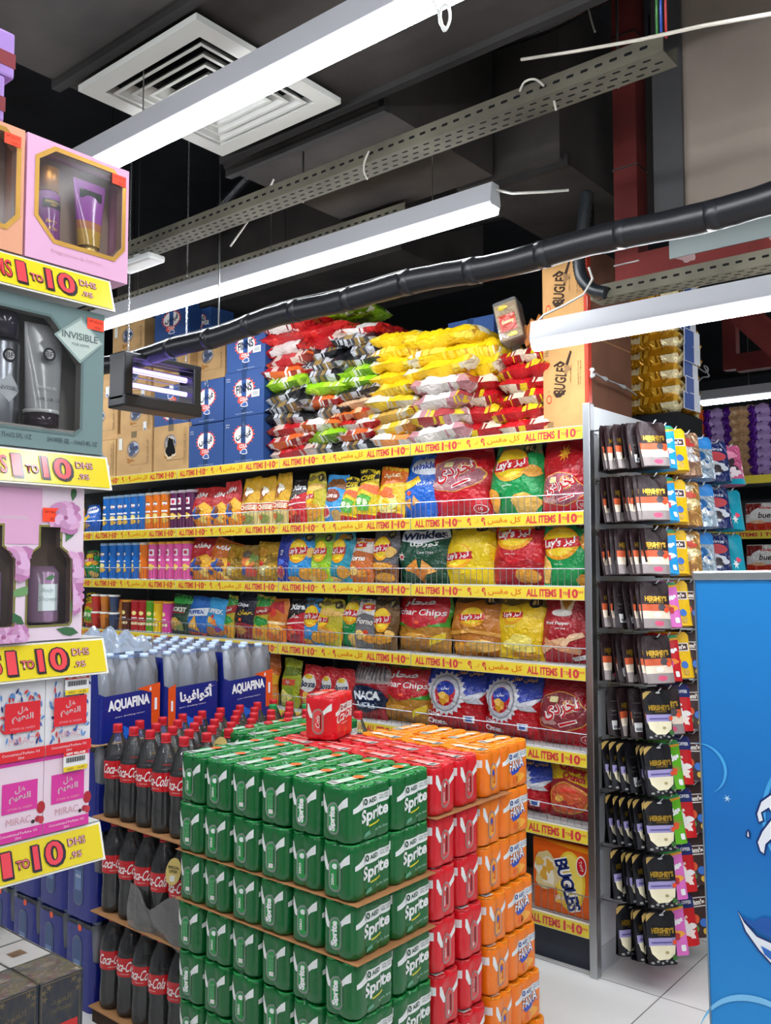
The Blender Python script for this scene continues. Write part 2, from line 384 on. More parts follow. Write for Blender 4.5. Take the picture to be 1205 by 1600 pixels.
lamp(-3.3, -2.0, 10.4, 2.90, 'short piece of lamp farthest back under the red bracket')
# added out-of-view lamps, carrying the shop lighting on behind and beside the camera
lamp(-2.5, 2.6, .45, 2.905, 'linear lamp over the aisle behind the camera', (-1.5, 1.5))
lamp(-2.5, 2.6, -.9, 2.905, 'linear lamp second row behind the camera', (-1.5, 1.5))
lamp(-8, -5.0, 2.70, 2.90, 'linear lamp continuing over the far end of the shelves', (-7, -5.5))
lamp(-6.0, -3.2, 1.0, 2.905, 'linear lamp hidden behind the gift set shelves', (-5.5, -3.5))

# ---------------------------------------------------------------- pipe, trays, cables
t = empty('insulated_pipe', (-4.1, 2.49, 2.6), label='black foam-insulated pipe running along the aisle below the lamp', cat='pipe')
pts = []; rr = []
for i in range(91):
    x = -4.1 + i * .055; pts.append((x + 4.1, .012 * sin(x * 3.1), .012 * sin(x * 2.2) + .006 * sin(x * 9))); rr.append(.044 + .0018 * (sin(i * 2.4) * sin(i * 1.1)))
MB().tube(pts, rr, '#191a1d plas', 14).obj('insulation', t)
for i in range(4, 90, 5): MB().tube([Vector(pts[i]) + Vector((-.02, 0, 0)), Vector(pts[i]) + Vector((.02, 0, 0))], rr[i] + .0008, '#1d1e22 plas', 14).obj('tape_wrap', t)
MB().tube([Vector(p) + Vector((0, -.01, .047)) for p in pts[6:40]], .0012, '#b5b5b2 plas', 5).obj('white_wire', t)
for x in (1.1,): MB().tube([(x, 0, .04), (x, 0, 1.7)], .004, '#7e7f80 metal', 5).obj('hanger_rod', t)

def tray(x0, x1, Y, z, label, w=.1, hgt=.05, tilt=0, rods=True):
    t = empty('cable_tray', (x0, Y, z), (tilt, 0, 0), label, 'cable tray'); Ln = x1 - x0; k = '#625e50 dusty'
    mb = MB().box(0, Ln, -w / 2, w / 2, -.003, 0, k).box(0, Ln, -w / 2, -w / 2 + .003, 0, hgt, k).box(0, Ln, w / 2 - .003, w / 2, 0, hgt, k)
    i = 0
    while .03 + i * .045 < Ln - .03:
        x = .03 + i * .045; i += 1
        for j, yy in enumerate((-.03, 0, .03)):
            dx = .0225 * (j % 2)
            put_poly(mb, rrect(x + dx - .012, x + dx + .012, -yy - .0045, -yy + .0045, .004, 3), '#0c0c0d matte', plane_map((0, 0, -.003), (1, 0, 0), (0, -1, 0)), .0006)
        put_poly(mb, rrect(x - .012, x + .012, hgt * .5 - .0045, hgt * .5 + .0045, .004, 3), '#0c0c0d matte', plane_map((0, -w / 2, 0), (1, 0, 0), (0, 0, 1)), .0006)
    mb.obj('channel', t)
    i = 0
    while rods and .5 + i * 1.3 < Ln:
        x = .5 + i * 1.3; i += 1; MB().tube([(x, w / 2 + .006, 0), (x, w / 2 + .006, 4.3 - z)], .004, '#5d5d5b metal', 5).obj('hanger_rod', t)
    return t
tray(-4.2, -.92, 2.345, 3.0, 'perforated cable tray nearest the white vent, with zip ties')
tray(-5.0, -2.35, 3.02, 3.12, 'dim second cable tray behind the perforated one')
a = onY(928, 466, 3.2)
tray(a.x, 1.3, 3.22, a.z - .012, 'short perforated tray under the red beam', rods=False)
def cable(name, pts, r, key, label, cat='cable'):
    o = MB().tube([Vector(p) - Vector(pts[0]) for p in pts], r, key, 7).obj(name, loc=pts[0]); return tag(o, label, cat)
def smooth(pts, n=5):
    P = [Vector(p) for p in pts]; out = []
    for i in range(len(P) - 1):
        a, b, c, d = P[max(i - 1, 0)], P[i], P[i + 1], P[min(i + 2, len(P) - 1)]
        for k in range(n):
            u = k / n; out.append(.5 * ((2 * b) + (c - a) * u + (2 * a - 5 * b + 4 * c - d) * u * u + (3 * b - a - 3 * c + d) * u ** 3))
    return out + [P[-1]]
cable('white_cable', [onY(x, y, Y) for x, y, Y in ((815, 93, 2.3), (900, 80, 2.25), (1000, 62, 2.2), (1100, 40, 2.1), (1215, 20, 2.0))], .005, '#c9c2b4 plas', 'pale loose cable slanting across the beige bulkhead')
cable('white_cable', smooth([onY(x, y, 2.45) for x, y in ((428, 280), (415, 305), (388, 345), (360, 385))]), .004, '#c9c6bd plas', 'short white cable hanging from the duct through the tray')
cable('wire_coil', smooth([onY(x, y, 1.55) for x, y in ((678, 2), (686, 20), (694, 48), (703, 30), (700, 8), (690, 12), (688, 35), (697, 46))]), .0035, '#d8d8d4 plas', 'small loop of white wire hanging beside the lamp', 'wire')
def zip_tie(pts, label): cable('zip_tie', smooth(pts), .0035, '#b9b5a8 plas', label, 'zip tie')
zip_tie([onY(x, y, 2.28) for x, y in ((577, 236), (570, 252), (569, 268), (574, 280))], 'looped white zip tie midway along the perforated tray')
zip_tie([onY(x, y, 2.28) for x, y in ((812, 143), (820, 128), (836, 124), (850, 134))], 'curled white zip tie standing up from the perforated tray')
zip_tie([onY(x, y, 2.28) for x, y in ((866, 158), (869, 172))], 'cut white zip tie end poking below the perforated tray')
zip_tie([onY(x, y, 2.9) for x, y in ((920, 15), (925, 35), (930, 50))], 'zip tie on the black cable bundle by the red post')
b0 = [onY(x, y, 2.95) for x, y in ((590, 110), (700, 82), (780, 62), (870, 30), (960, -20), (1040, -60))]
cable('cable_bundle', smooth(b0), .035, '#16171b shrink', 'thick black cable bundle sweeping over the trays toward the red post', 'cable')
b1 = [onY(x, y, 3.3) for x, y in ((190, 385), (260, 368), (330, 335), (380, 285), (420, 240))]; b1.append(Vector((b1[-1].x + .15, 3.35, 4.32)))
cable('cable_bundle', smooth(b1), .03, '#191a1e shrink', 'sagging black cable bundle behind the near tray by the pink gift box', 'cable')
b1 = [onY(x, y, 3.55) for x, y in ((560, 385), (700, 352), (820, 325), (893, 292), (915, 310), (918, 360), (912, 420))]
cable('cable_bundle', smooth(b1), .032, '#17181a shrink', 'black cable bundle bending down behind the pipe to the cartons', 'cable')
q = smooth([onY(x, y, 3.16) for x, y in ((918, 300), (912, 350), (905, 395), (908, 430), (925, 452), (948, 458))], 12)
cable('flexible_conduit', q, [.024 + .0035 * (i % 2) for i in range(len(q))], '#1d2225 plas', 'ribbed black conduit curving into the short tray', 'conduit')
for dx, c, n in ((0, '#3a7d3a', 'green'), (.012, '#2a50b0', 'blue'), (.026, '#b02a2a', 'red')):
    a = onY(1027, 65, 2.35) + Vector((dx, 0, 0)); cable(n + '_wire', [a + Vector((.01, 0, .5)), a + Vector((0, 0, .2)), a], .0035, c + ' plas', n + ' loose wire dropping into the end of the perforated tray', 'wire')
cable('tied_string', smooth([onY(x, y, 4.6) for x, y in ((1050, 100), (1062, 555), (1085, 570), (1103, 582), (1106, 575), (1100, 572), (1108, 588), (1098, 590), (1085, 603))]), .004, '#8b8d8f plas', 'knotted string hanging below the far ceiling', 'string')
a = onY(178, 420, 2.30); b = onY(232, 404, 2.30)
t = empty('junction_box', ((a.x + b.x) / 2, 2.345, 2.945), label='small white plastic box under the tray beside the pink gift box', cat='junction box')
w = b.x - a.x; MB().rbox(-w / 2, w / 2, -.045, .045, 0, .03, .01, '#d0d1ce plas').obj('box', t); MB().rbox(-.02, .02, -.02, .02, .03, .052, .004, '#b9bab8 plas').obj('bracket', t)
# ---------------------------------------------------------------- long shelving run
GY = 3.276                                   # front edge of the shelves
SEAMS = [-6.05, -5.18, -4.31, -3.44, -2.56, -1.675]
SHELF = [2.165, 1.818, 1.513, 1.193, .853, .555, .195]   # heights of the shelf tops, top to bottom
STRIP_Y, STRIP_R = '#e4cb3e gloss', '#cc4244 gloss'
def strip_art(mb, w, P, h=.05):
    """the yellow price strip with red lettering, w long"""
    put_poly(mb, rect(0, w, 0, h), STRIP_Y, P, .0)
    c = h * .5
    def items(x0, wd):
        put_text(mb, 'ALL ITEMS', x0 + wd * .29, c, h * .66, STRIP_R, P, .0008, w=wd * .54, bold=.04)
        put_text(mb, '1', x0 + wd * .63, c, h * .74, STRIP_R, P, .0008, bold=.05, aspect=1.1); put_text(mb, 'TO', x0 + wd * .71, c, h * .26, STRIP_R, P, .0008, bold=.04)
        put_text(mb, '10', x0 + wd * .84, c, h * .74, STRIP_R, P, .0008, w=wd * .17, bold=.05); put_text(mb, 'DHS', x0 + wd * .965, c + h * .12, h * .2, STRIP_R, P, .0008, bold=.02)
    a = w * .3
    items(w * .02, a); items(w * .69, a)
    put_text(mb, ar('كل مقس'), w * .575, c, h * .6, '#d8661c gloss', P, .0008, w=w * .19, bold=.015)
    put_text(mb, '٩', w * .455, c, h * .7, STRIP_R, P, .0008, bold=.04); put_text(mb, ar('إلى'), w * .415, c, h * .36, '#d8661c gloss', P, .0008); put_text(mb, '٩', w * .37, c, h * .7, STRIP_R, P, .0008, bold=.04)
def fence_mb(w, h=.075, step=.03):
    mb = MB()
    for z in (.004, h): mb.tube([(.01, 0, z), (w - .01, 0, z)], .0022 if z > .01 else .0018, '#b9bcc0 metal', 5)
    n = int((w - .02) / step)
    for i in range(n + 1):
        x = .01 + (w - .02) * i / n; mb.tube([(x, 0, .0), (x, 0, h)], .0013, '#b9bcc0 metal', 4)
    return mb
def make_bay(w):
    t = empty('shelving_bay', label='x', cat='shelving')
    MB().box(0, w, .46, .475, 0, 2.16, '#46484b paint').obj('back_panel', t)
    for x in (0, w): MB().box(x - .012, x + .012, .43, .46, 0, 2.2, '#8d9092 paint').obj('upright', t)
    MB().box(0, w, .05, .065, 0, .14, '#232a38 paint').obj('kick_plate', t)
    for k, z in enumerate(SHELF):
        s = MB().box(.002, w - .002, .012, .45, z - .028, z, '#b7b8b6 paint').box(.002, w - .002, .012, .02, z - .05, z, '#b7b8b6 paint').obj('shelf', t)
        mb = MB(); strip_art(mb, w - .006, plane_map((.003, .0, z - .05), (1, 0, 0), (0, 0, 1)))
        mb.box(.003, w - .003, .0006, .012, z - .052, z + .003, '#d9d4b8 plas').obj('price_strip', s)
        if k: fence_mb(w, .075 if k < 6 else .1, .03).obj('wire_fence', t, (0, .022, z))
    return t
bay = None
for i in range(5, 0, -1):
    x0 = SEAMS[i - 1]; lab = ['shelving bay at the steel end post, holding the largest crisp bags', 'second shelving bay from the end post, full of small crisp bags', 'third shelving bay from the end post, with the corn snacks', 'fourth shelving bay from the end post, holding the crisp tubes', 'fifth shelving bay from the end post, mostly hidden by the gift sets'][5 - i]
    t = make_bay(.872) if bay is None else dup(bay); bay = bay or t
    t.location = (x0, GY, 0); t.scale = ((SEAMS[i] - x0) / .872, 1, 1); tag(t, lab, 'shelving', 'shelving bays of the crisp aisle')

# end panel with peg hooks
EX = -1.655
t = empty('end_display', (EX, 3.276, 0), label='white end panel of the shelving with steel post and peg hooks', cat='display panel')
MB().rbox(-.02, .012, -.005, .035, 0, 2.255, .004, '#b4b7ba metal').obj('post', t)
mb = MB().box(-.012, -.004, .035, 1.1, .1, 2.25, '#dfe3e6 paint')
mb.obj('panel', t)
MB().box(-.012, -.002, .035, 1.1, 0, .1, '#c5c9cc paint').obj('base_board', t)
MB().rbox(-.02, .012, 1.1, 1.135, 0, 2.255, .004, '#b4b7ba metal').obj('post', t)
PEG_Y = [.07, .17, .28, .42, .585, .77, .95]
PEG_Z = [2.15 - .2075 * k for k in range(10)]
pm = MB().tube([(-.004, 0, 0), (.245, 0, .004), (.257, 0, .02)], .0032, '#d7d9db metal', 6).box(-.004, 0, -.018, .018, -.012, .012, '#d7d9db metal').mesh('peg_hook')
for k, z in enumerate(PEG_Z):
    for j, y in enumerate(PEG_Y):
        if k > 2 and j > 3: continue
        o = bpy.data.objects.new('peg_hook', pm); COL.objects.link(o); o.parent = t; o.location = (0, y, z)
# boxes/back of the other side of the gondola
t = empty('rear_shelving', (EX - .02, 3.77, 0), label='rear half of the double-sided shelving behind the end panel', cat='shelving')
MB().box(-4.4, 0, .02, .04, 0, 2.16, '#3c3e41 paint').obj('back_panel', t)
for z in (2.165, 1.5, .8): MB().box(-4.4, 0, .04, .5, z - .03, z, '#b7b8b6 paint').obj('shelf', t)
# ---------------------------------------------------------------- crisp bags
def bag_surface(w, h, d, seed, wr=1.0):
    R = random.Random(seed)
    waves = [(R.uniform(4, 16), R.uniform(-14, 14), R.uniform(0, 6.28), R.uniform(.3, 1)) for _ in range(7)]
    folds = [(R.uniform(0, pi), R.uniform(.05, .95), R.uniform(.08, .95), R.uniform(-1.3, 1.3)) for _ in range(11)]
    def P(a, b, off=0):
        u, v = min(max(a / w, 0), 1), min(max(b / h, 0), 1); e = 2 * u - 1
        pu = max(0, 1 - abs(e) ** 2.6) ** .62
        vv = min(max((v - .03) / .93, 0), 1); pv = max(0, sin(pi * vv ** .78)) ** .62
        y = d / 2 * pu * pv
        k = wr * (.005 + .03 * d) * (.35 + .65 * (abs(e) ** 2 + (2 * v - 1) ** 4))
        n = sum(q[3] * sin(q[0] * u + q[1] * v + q[2]) for q in waves) * .35 + .16 * sin(31 * u + 17 * v + 3 * sin(9 * v + seed)) + .14 * sin(37 * v - 19 * u + 2 * sin(11 * u + seed))
        for an, fu, fv, am in folds:
            t = (u - fu) * cos(an) + (v - fv) * sin(an); r2 = (u - fu) ** 2 + (v - fv) ** 2
            n += am * (max(0, 1 - abs(t) * 14)) * max(0, 1 - r2 * 5)
        y += k * n * min(1, pu * 1.4) * (1 if .05 < v < .95 else .4)
        x = e * w / 2 * (1 - .12 * (v ** 6) - .05 * ((1 - v) ** 8)) + (.006 + .025 * max(0, d - .085)) * (sin(7 * v + seed) + .5 * sin(15 * v + 2 * seed)) * abs(e) * e
        z = b + .012 * h * sin(5 * u + seed) * (v ** 3)
        if v > .95: y += .002 * (1 if int(u * 40) % 2 else -1)
        return Vector((x, -y - off, z))
    return P
def bag_mesh(name, w, h, d, base, items, seed, wr=1.0, big=False, fin='film'):
    P = bag_surface(w, h, d, seed, wr); mb = MB(); nu, nv = (22, 28) if big else (14, 18); k = base if ' ' in base else base + ' ' + fin
    mb.grid(lambda u, v: P(u * w, v * h), nu, nv, k)
    B = lambda u, v: (lambda q: Vector((q.x, -q.y * .85, q.z)))(P((1 - u) * w, v * h))
    mb.grid(B, nu // 2, nv // 2, k)
    st = w / (nu * .9)
    art(mb, items, P, st, .0012, .0006, w, h)
    return mb.mesh(name)
CHIP, CHIP2 = '#d8962f film', '#e8b95a film'
def ribbon(cx, cy, s, rot=.12):
    pts = [(-1, -.42), (-.55, -.52), (0, -.42), (.55, -.5), (1, -.38), (.93, 0), (1, .5), (.5, .42), (0, .52), (-.55, .42), (-1, .5), (-.9, 0)]
    c, n = cos(rot), sin(rot); return [(cx + (a * c - b * n * .6) * s, cy + (a * n * .6 + b * .55 * c) * s * .72) for a, b in pts]
def D_lays(c, top='#6b5a22', lx=.5, ly=.6, s=.34, chips=((.25, .16, .2, .1), (.66, .1, .24, .1)), deep=None):
    it = []
    if deep: it.append(('p', [(0, 0), (1, 0), (1, .3), (.75, .38), (.45, .3), (.2, .4), (0, .3)], deep + ' film'))
    if top: it += [('p', [(0, .86), (.3, .82), (.62, .88), (1, .8), (1, 1), (0, 1)], top + ' film'), ('p', ell(.78, .88, .13, .08), '#2c2412 film'), ('t', '#1', .78, .88, .085, '#d8c079 film', {'bold': .03})]
    it += [('p', ell(lx, ly, s * 1.0, s * .66), '#f0a516 film'), ('p', ell(lx, ly + .02, s * .86, s * .56), '#f7d224 film'), ('p', ribbon(lx, ly, s * 1.05), '#c9151e film'),
           ('t', "Lay's", lx - s * .38, ly - s * .03, s * .42, '#f6f4f0 film', {'w': s * .92, 'shear': .12, 'bold': .03, 'rot': .09}), ('t', ar('ليز'), lx + s * .52, ly + s * .06, s * .36, '#f6f4f0 film', {'w': s * .6, 'bold': .02, 'rot': .09})]
    for k, (a, b, rx, ry) in enumerate(chips): it.append(('p', blob(a, b, rx, ry, k + 3, .06), (CHIP, CHIP2)[k % 2]))
    it.append(('t', 'potato chips', lx, ly - s * .82, .03, '#eeeee6 film'))
    return it
def D_forno(c2):
    return [('p', [(0, .62), (.4, .72), (1, .66), (1, 1), (0, 1)], '#d8cfc4 film'), ('p', ell(.5, .84, .24, .08), '#f3c41f film'), ('p', ribbon(.5, .84, .27), '#c9151e film'), ('t', "Lay's", .5, .84, .075, '#f6f4f0 film', {'bold': .03}),
            ('t', 'Forno', .48, .55, .12, '#f4efe4 film', {'w': .62, 'shear': .2, 'bold': .03}), ('p', blob(.35, .26, .2, .1, 4), '#e8c16a film'), ('p', blob(.66, .2, .2, .09, 5), '#d98f2f film'), ('p', ell(.55, .33, .1, .05), '#c93b1c film')]
SOHAR = [('p', [(0, .42), (1, .42), (1, 1), (0, 1)], '#3f9a2c film'), ('p', [(.03, .5), (.5, .38), (.97, .5), (.97, .93), (.03, .93)], '#c8202c film'),
         ('t', 'Sohar Chips', .5, .64, .14, '#f5f2ee film', {'w': .9, 'bold': .015}), ('t', ar('صحار'), .5, .82, .15, '#f5f2ee film', {'w': .6, 'bold': .04, 'rot': .06}),
         ('p', blob(.48, .22, .36, .13, 4), '#b6771f film'), ('p', blob(.42, .24, .2, .07, 6), '#d39a3e film'), ('p', [(.72, .1), (.95, .22), (.97, .34), (.76, .24)], '#e6c92c film'), ('p', rect(.5, .57, .46, .51), '#ff5a28 film')]
OMAN = [('p', [(0, .62), (.3, .55), (.7, .5), (1, .58), (1, 1), (0, 1)], '#1d3aa6 film'), ('p', star(.38, .53, .29, .34, 22), '#d6d6da film'), ('p', ell(.38, .53, .25, .27), '#8d8f98 film'), ('p', ell(.38, .53, .225, .25), '#c8c9cf film'), ('p', ell(.38, .53, .17, .19), '#c21f2b film'),
        ('p', ell(.38, .6, .15, .11), '#1d3aa6 film'), ('t', ar('عمان'), .38, .6, .06, '#f0f0f0 film', {'bold': .02}), ('p', blob(.38, .45, .08, .09, 3), '#d99a26 film'), ('p', blob(.34, .5, .06, .05, 6), '#edbd55 film'),
        ('p', [(.66, .5), (.98, .62), (.9, .5), (.97, .42), (.74, .42)], '#c8c9cf film'), ('t', ar('شبس عمان'), .72, .86, .1, '#e9b53a film', {'w': .4, 'bold': .02}),
        ('t', 'Chips', .18, .2, .09, '#f2f2f2 film', {'w': .28, 'bold': .03}), ('t', 'Oman', .22, .09, .09, '#f2f2f2 film', {'w': .32, 'bold': .03}), ('p', rect(.7, .86, .14, .24), '#e8e8ea film'), ('p', rect(.73, .83, .16, .22), '#3b62b5 film'), ('t', '5.19', .78, .06, .05, '#5a2a8a film')]
def D_nakh(win, y0=.36, y1=.86):
    cy = (y0 + y1) / 2; ry = (y1 - y0) / 2
    return [('p', blob(.45, cy, .44, ry * 1.04, 9, .05, 36), '#ecb04a film'), ('p', blob(.45, cy, .425, ry, 9, .05, 36), win + ' film'), ('p', blob(.6, cy + .08, .12, .09, 4, .2), '#c89058 film'), ('p', blob(.25, cy - .12, .14, .07, 5, .2), '#b98a86 film'),
            ('t', ar('نخردى'), .47, cy + .04, ry * .95, '#f4e9e6 film', {'w': .62, 'bold': .07, 'rot': .25}), ('t', ar('نخردى'), .47, cy + .04, ry * .95, '#c51724 film', {'w': .62, 'bold': .015, 'rot': .25}),
            ('p', [(.42, cy - ry * .62), (.72, cy - ry * .3), (.74, cy - ry * .48), (.45, cy - ry * .82)], '#f4e9e6 film'), ('p', [(.44, cy - ry * .64), (.71, cy - ry * .36), (.71, cy - ry * .46), (.45, cy - ry * .78)], '#c51724 film'),
            ('p', rrect(.28, .42, y1 - .13, y1 - .05, .02), '#d8c98e film'), ('p', ell(.85, .1, .1, .06), '#f2e6e4 film'), ('p', ell(.85, .1, .088, .05), '#b3121d film'), ('t', '10', .85, .1, .045, '#f2e6e4 film')]
TORT = [('p', [(.05, .7), (.5, .62), (.97, .74), (.94, .92), (.5, .84), (.08, .88)], '#e9edf0 film'), ('t', 'Winkles', .52, .77, .13, '#1d2b52 film', {'w': .8, 'bold': .04, 'rot': .06}), ('t', ar('تورتيلا'), .55, .62, .1, '#f0f0ea film', {'w': .5, 'bold': .02}), ('t', 'Corn Chips', .6, .48, .05, '#f0f0ea film')]
def tri(cx, cy, s, r): return [(cx + s * cos(r + k * 2.094), cy + s * .8 * sin(r + k * 2.094)) for k in range(3)]
D_DINK = TORT + [('p', tri(.38, .24, .2, 1.2), '#d98a34 film'), ('p', tri(.62, .22, .2, 1.9), '#e6a352 film'), ('p', tri(.5, .14, .18, 2.6), '#c8742a film'), ('p', star(.17, .42, .04, .08, 8), '#e9e4da film'), ('p', ell(.17, .42, .03, .03), '#c8202c film')]
D_TBLUE = [('p', ell(.55, .82, .42, .14), '#dfe7ee film'), ('t', 'Winkles', .55, .82, .11, '#2a4aa8 film', {'w': .7, 'bold': .04, 'rot': .2}), ('p', [(.05, .5), (.5, .66), (.6, .58), (.1, .38)], '#f0c22c film'), ('t', ar('تورتيلا'), .68, .56, .08, '#eef4f8 film', {'w': .4, 'rot': .2}), ('p', tri(.3, .22, .14, 1), '#c98c3a film'), ('p', tri(.5, .27, .12, 2), '#dca458 film'), ('p', ell(.3, .38, .06, .035), '#e8502c film')]
PEPPER = [('p', [(.3, .95), (.42, .72), (.6, .72), (.72, .95), (.6, .97), (.51, .82), (.42, .97)], '#f0d9b0 film'), ('p', [(.36, .9), (.5, .74), (.66, .9), (.6, .98), (.51, .86), (.4, .98)], '#c8861e film'), ('p', ell(.42, .7, .2, .05), '#f2ede4 film'), ('t', 'Hot Pepper', .36, .55, .06, '#f4efe8 film', {'w': .46, 'bold': .02}), ('t', 'with Juice', .42, .48, .04, '#f4efe8 film'),
          ('p', [(.05, .1), (.3, .22), (.55, .3), (.5, .36), (.2, .3), (.03, .2)], '#e3b286 film'), ('p', [(.35, .2), (.6, .4), (.8, .44), (.85, .38), (.6, .3), (.45, .15)], '#edc59c film'), ('p', [(.1, .28), (.4, .16), (.75, .12), (.78, .2), (.4, .25), (.12, .35)], '#d99a70 film'), ('p', [(.62, .02), (.97, .08), (.97, .15), (.62, .08)], '#f0eeea film'), ('t', 'STRONG TASTE', .8, .085, .03, '#222222 film', {'w': .32, 'rot': .1})]
CRACK = [('p', [(0, .6), (.4, .66), (1, .52), (1, 1), (0, 1)], '#edc51c film'), ('p', blob(.46, .34, .42, .26, 8, .05, 30), '#e0a03c film'), ('p', blob(.46, .34, .39, .235, 8, .05, 30), '#d45a32 film'), ('t', 'Cheese', .55, .82, .13, '#c41c22 film', {'w': .6, 'bold': .06, 'rot': -.15, 'shear': .2}), ('t', 'Crunch', .6, .69, .11, '#c41c22 film', {'w': .5, 'bold': .06, 'rot': -.15, 'shear': .2}), ('p', ell(.5, .42, .2, .1, 20, .3, 2.9), '#e8452c film'), ('t', ar('كراكر'), .46, .24, .12, '#b8202a film', {'w': .5, 'bold': .04}), ('p', blob(.3, .34, .1, .06, 3), '#eeb452 film')]
D_CORN = [('p', [(0, .0), (1, 0), (1, .36), (.6, .5), (.2, .42), (0, .3)], '#e88a1c film'), ('p', [(.0, .3), (.4, .52), (.75, .62), (1, .5), (1, .36), (.5, .3)], '#f2b632 film'), ('t', ar('بفك'), .48, .8, .15, '#f4eee6 film', {'w': .6, 'bold': .05, 'rot': .15}), ('p', blob(.42, .34, .2, .15, 5, .2), '#2b4c96 film'), ('p', blob(.5, .42, .12, .09, 7, .2), '#8a4a26 film'), ('p', blob(.72, .2, .16, .09, 6, .25), '#f6d26a film'), ('p', blob(.2, .12, .1, .06, 2), '#31428a film')]
D_CHEESE = [('p', rect(0, 1, .3, .46), '#c93a28 film'), ('p', rect(0, 1, .44, .46), '#f3e4c8 film'), ('t', 'CHEESE', .5, .37, .1, '#f6e2c4 film', {'w': .8, 'bold': .05}), ('p', rect(0, 1, 0, .29), '#d9c37c film'), ('p', blob(.35, .64, .2, .13, 4, .25), '#a05a1c film'), ('p', blob(.5, .7, .2, .09, 3, .25), '#f4ead2 film'), ('p', blob(.5, .14, .3, .09, 8), '#8c9a4a film'), ('p', blob(.3, .16, .12, .06, 2), '#d06a2c film')]
D_BLKRED = [('p', [(0, .42), (.5, .62), (1, .78), (1, 0), (0, 0)], '#c41f2a film'), ('t', 'Xtra', .5, .82, .13, '#efefef film', {'w': .66, 'bold': .05, 'rot': .12}), ('t', ar('حار'), .5, .6, .12, '#f0e2da film', {'w': .4, 'bold': .03}), ('p', blob(.4, .24, .24, .12, 4, .2), '#e8623a film'), ('p', blob(.6, .14, .22, .08, 6, .2), '#9a1420 film'), ('p', [(.05, .36), (.9, .5), (.9, .52), (.05, .4)], '#f2d8d4 film')]
D_CHIL = [('p', [(0, .7), (1, .84), (1, 1), (0, 1)], '#26221a film'), ('t', 'Chilli', .5, .84, .1, '#f1d22a film', {'w': .66, 'bold': .04, 'rot': .12}), ('p', [(0, .5), (.4, .62), (1, .52), (1, .7), (.5, .72), (0, .64)], '#e9662a film'), ('p', blob(.45, .36, .4, .16, 6, .15), '#57b03a film'), ('p', blob(.34, .38, .13, .07, 2), '#dfe8c0 film'), ('p', blob(.62, .36, .11, .07, 3), '#dfe8c0 film'), ('p', rect(0, 1, .0, .15), '#c9262a film'), ('p', rect(0, 1, .13, .16), '#f1d22a film')]
D_ORNG = [('p', [(0, .62), (1, .74), (1, 1), (0, 1)], '#d9681c film'), ('t', ar('عنيد'), .5, .83, .1, '#f6e6b8 film', {'w': .6, 'bold': .03, 'rot': .1}), ('p', blob(.5, .34, .34, .2, 3, .12), '#e5ec8a film'), ('p', blob(.48, .5, .26, .1, 5, .2), '#ef6a30 film'), ('p', ell(.48, .32, .14, .09), '#f1c42a film'), ('p', rect(.02, .98, .02, .14), '#b92430 film'), ('p', blob(.5, .18, .3, .05, 8), '#f3e08a film')]
D_GOLD = [('p', blob(.4, .3, .22, .14, 3, .25), '#f5e6a0 foil'), ('p', blob(.65, .55, .2, .12, 4, .25), '#8a6a1a foil'), ('p', blob(.3, .72, .2, .1, 5, .25), '#c98c2c foil'), ('p', ell(.3, .44, .12, .06), '#c9352c film'), ('p', blob(.62, .22, .16, .09, 7, .2), '#e0b030 foil')]
D_MULT = [('p', blob(.4, .5, .3, .18, 3, .2), '#e07a3a film'), ('p', blob(.68, .62, .18, .12, 4, .25), '#6a8a3a film'), ('p', blob(.3, .26, .2, .12, 5, .25), '#3a5aa0 film'), ('p', blob(.64, .24, .26, .14, 7, .2), '#c84a3a film'), ('p', blob(.36, .74, .2, .1, 2), '#5a4a3a film'), ('p', ell(.5, .48, .1, .07), '#f0d050 film')]
D_NAVY = [('p', [(0, 0), (1, 0), (1, .3), (.5, .36), (0, .28)], '#8a2430 film'), ('t', 'Chips', .45, .72, .1, '#f0f0f0 film', {'w': .5, 'bold': .03}), ('t', ar('عمان'), .6, .56, .13, '#e9c23a film', {'w': .55, 'bold': .04}), ('p', rect(.38, .5, .38, .44), '#ff6028 film'), ('p', blob(.45, .18, .22, .1, 4), '#c08a3a film')]
D_BLUETRI = [('p', [(.02, .62), (.97, .74), (.97, .54), (.02, .44)], '#e8eef2 film'), ('t', 'PUFFEX', .5, .59, .1, '#2a5ab0 film', {'w': .72, 'bold': .05, 'rot': .12}), ('p', tri(.45, .26, .32, 1.4), '#e0a040 film'), ('p', tri(.45, .26, .2, 1.4), '#f0c060 film'), ('p', rect(0, 1, 0, .08), '#c04a2a film')]
D_SKY = [('t', 'PUFFEX', .5, .66, .12, '#f2f6f8 film', {'w': .8, 'bold': .05}), ('p', blob(.4, .42, .12, .09, 3), '#e8b04a film'), ('p', blob(.6, .36, .12, .09, 5), '#e07a3a film'), ('p', blob(.52, .52, .06, .05, 5), '#d83a2a film'), ('p', blob(.5, .12, .5, .12, 8), '#b8702c film'), ('p', blob(.75, .2, .12, .07, 8), '#7a3a9a film')]
D_GRTRI = [('p', [(0, .75), (1, .78), (1, 1), (0, 1)], '#2f9a3c film'), ('t', 'ROKET', .5, .62, .12, '#e8e4d8 film', {'w': .7, 'bold': .05}), ('p', rect(.12, .8, .53, .55), '#c8302c film'), ('p', blob(.4, .24, .3, .16, 4), '#c8a04a film'), ('p', blob(.6, .16, .2, .08, 6), '#8a9a4a film')]
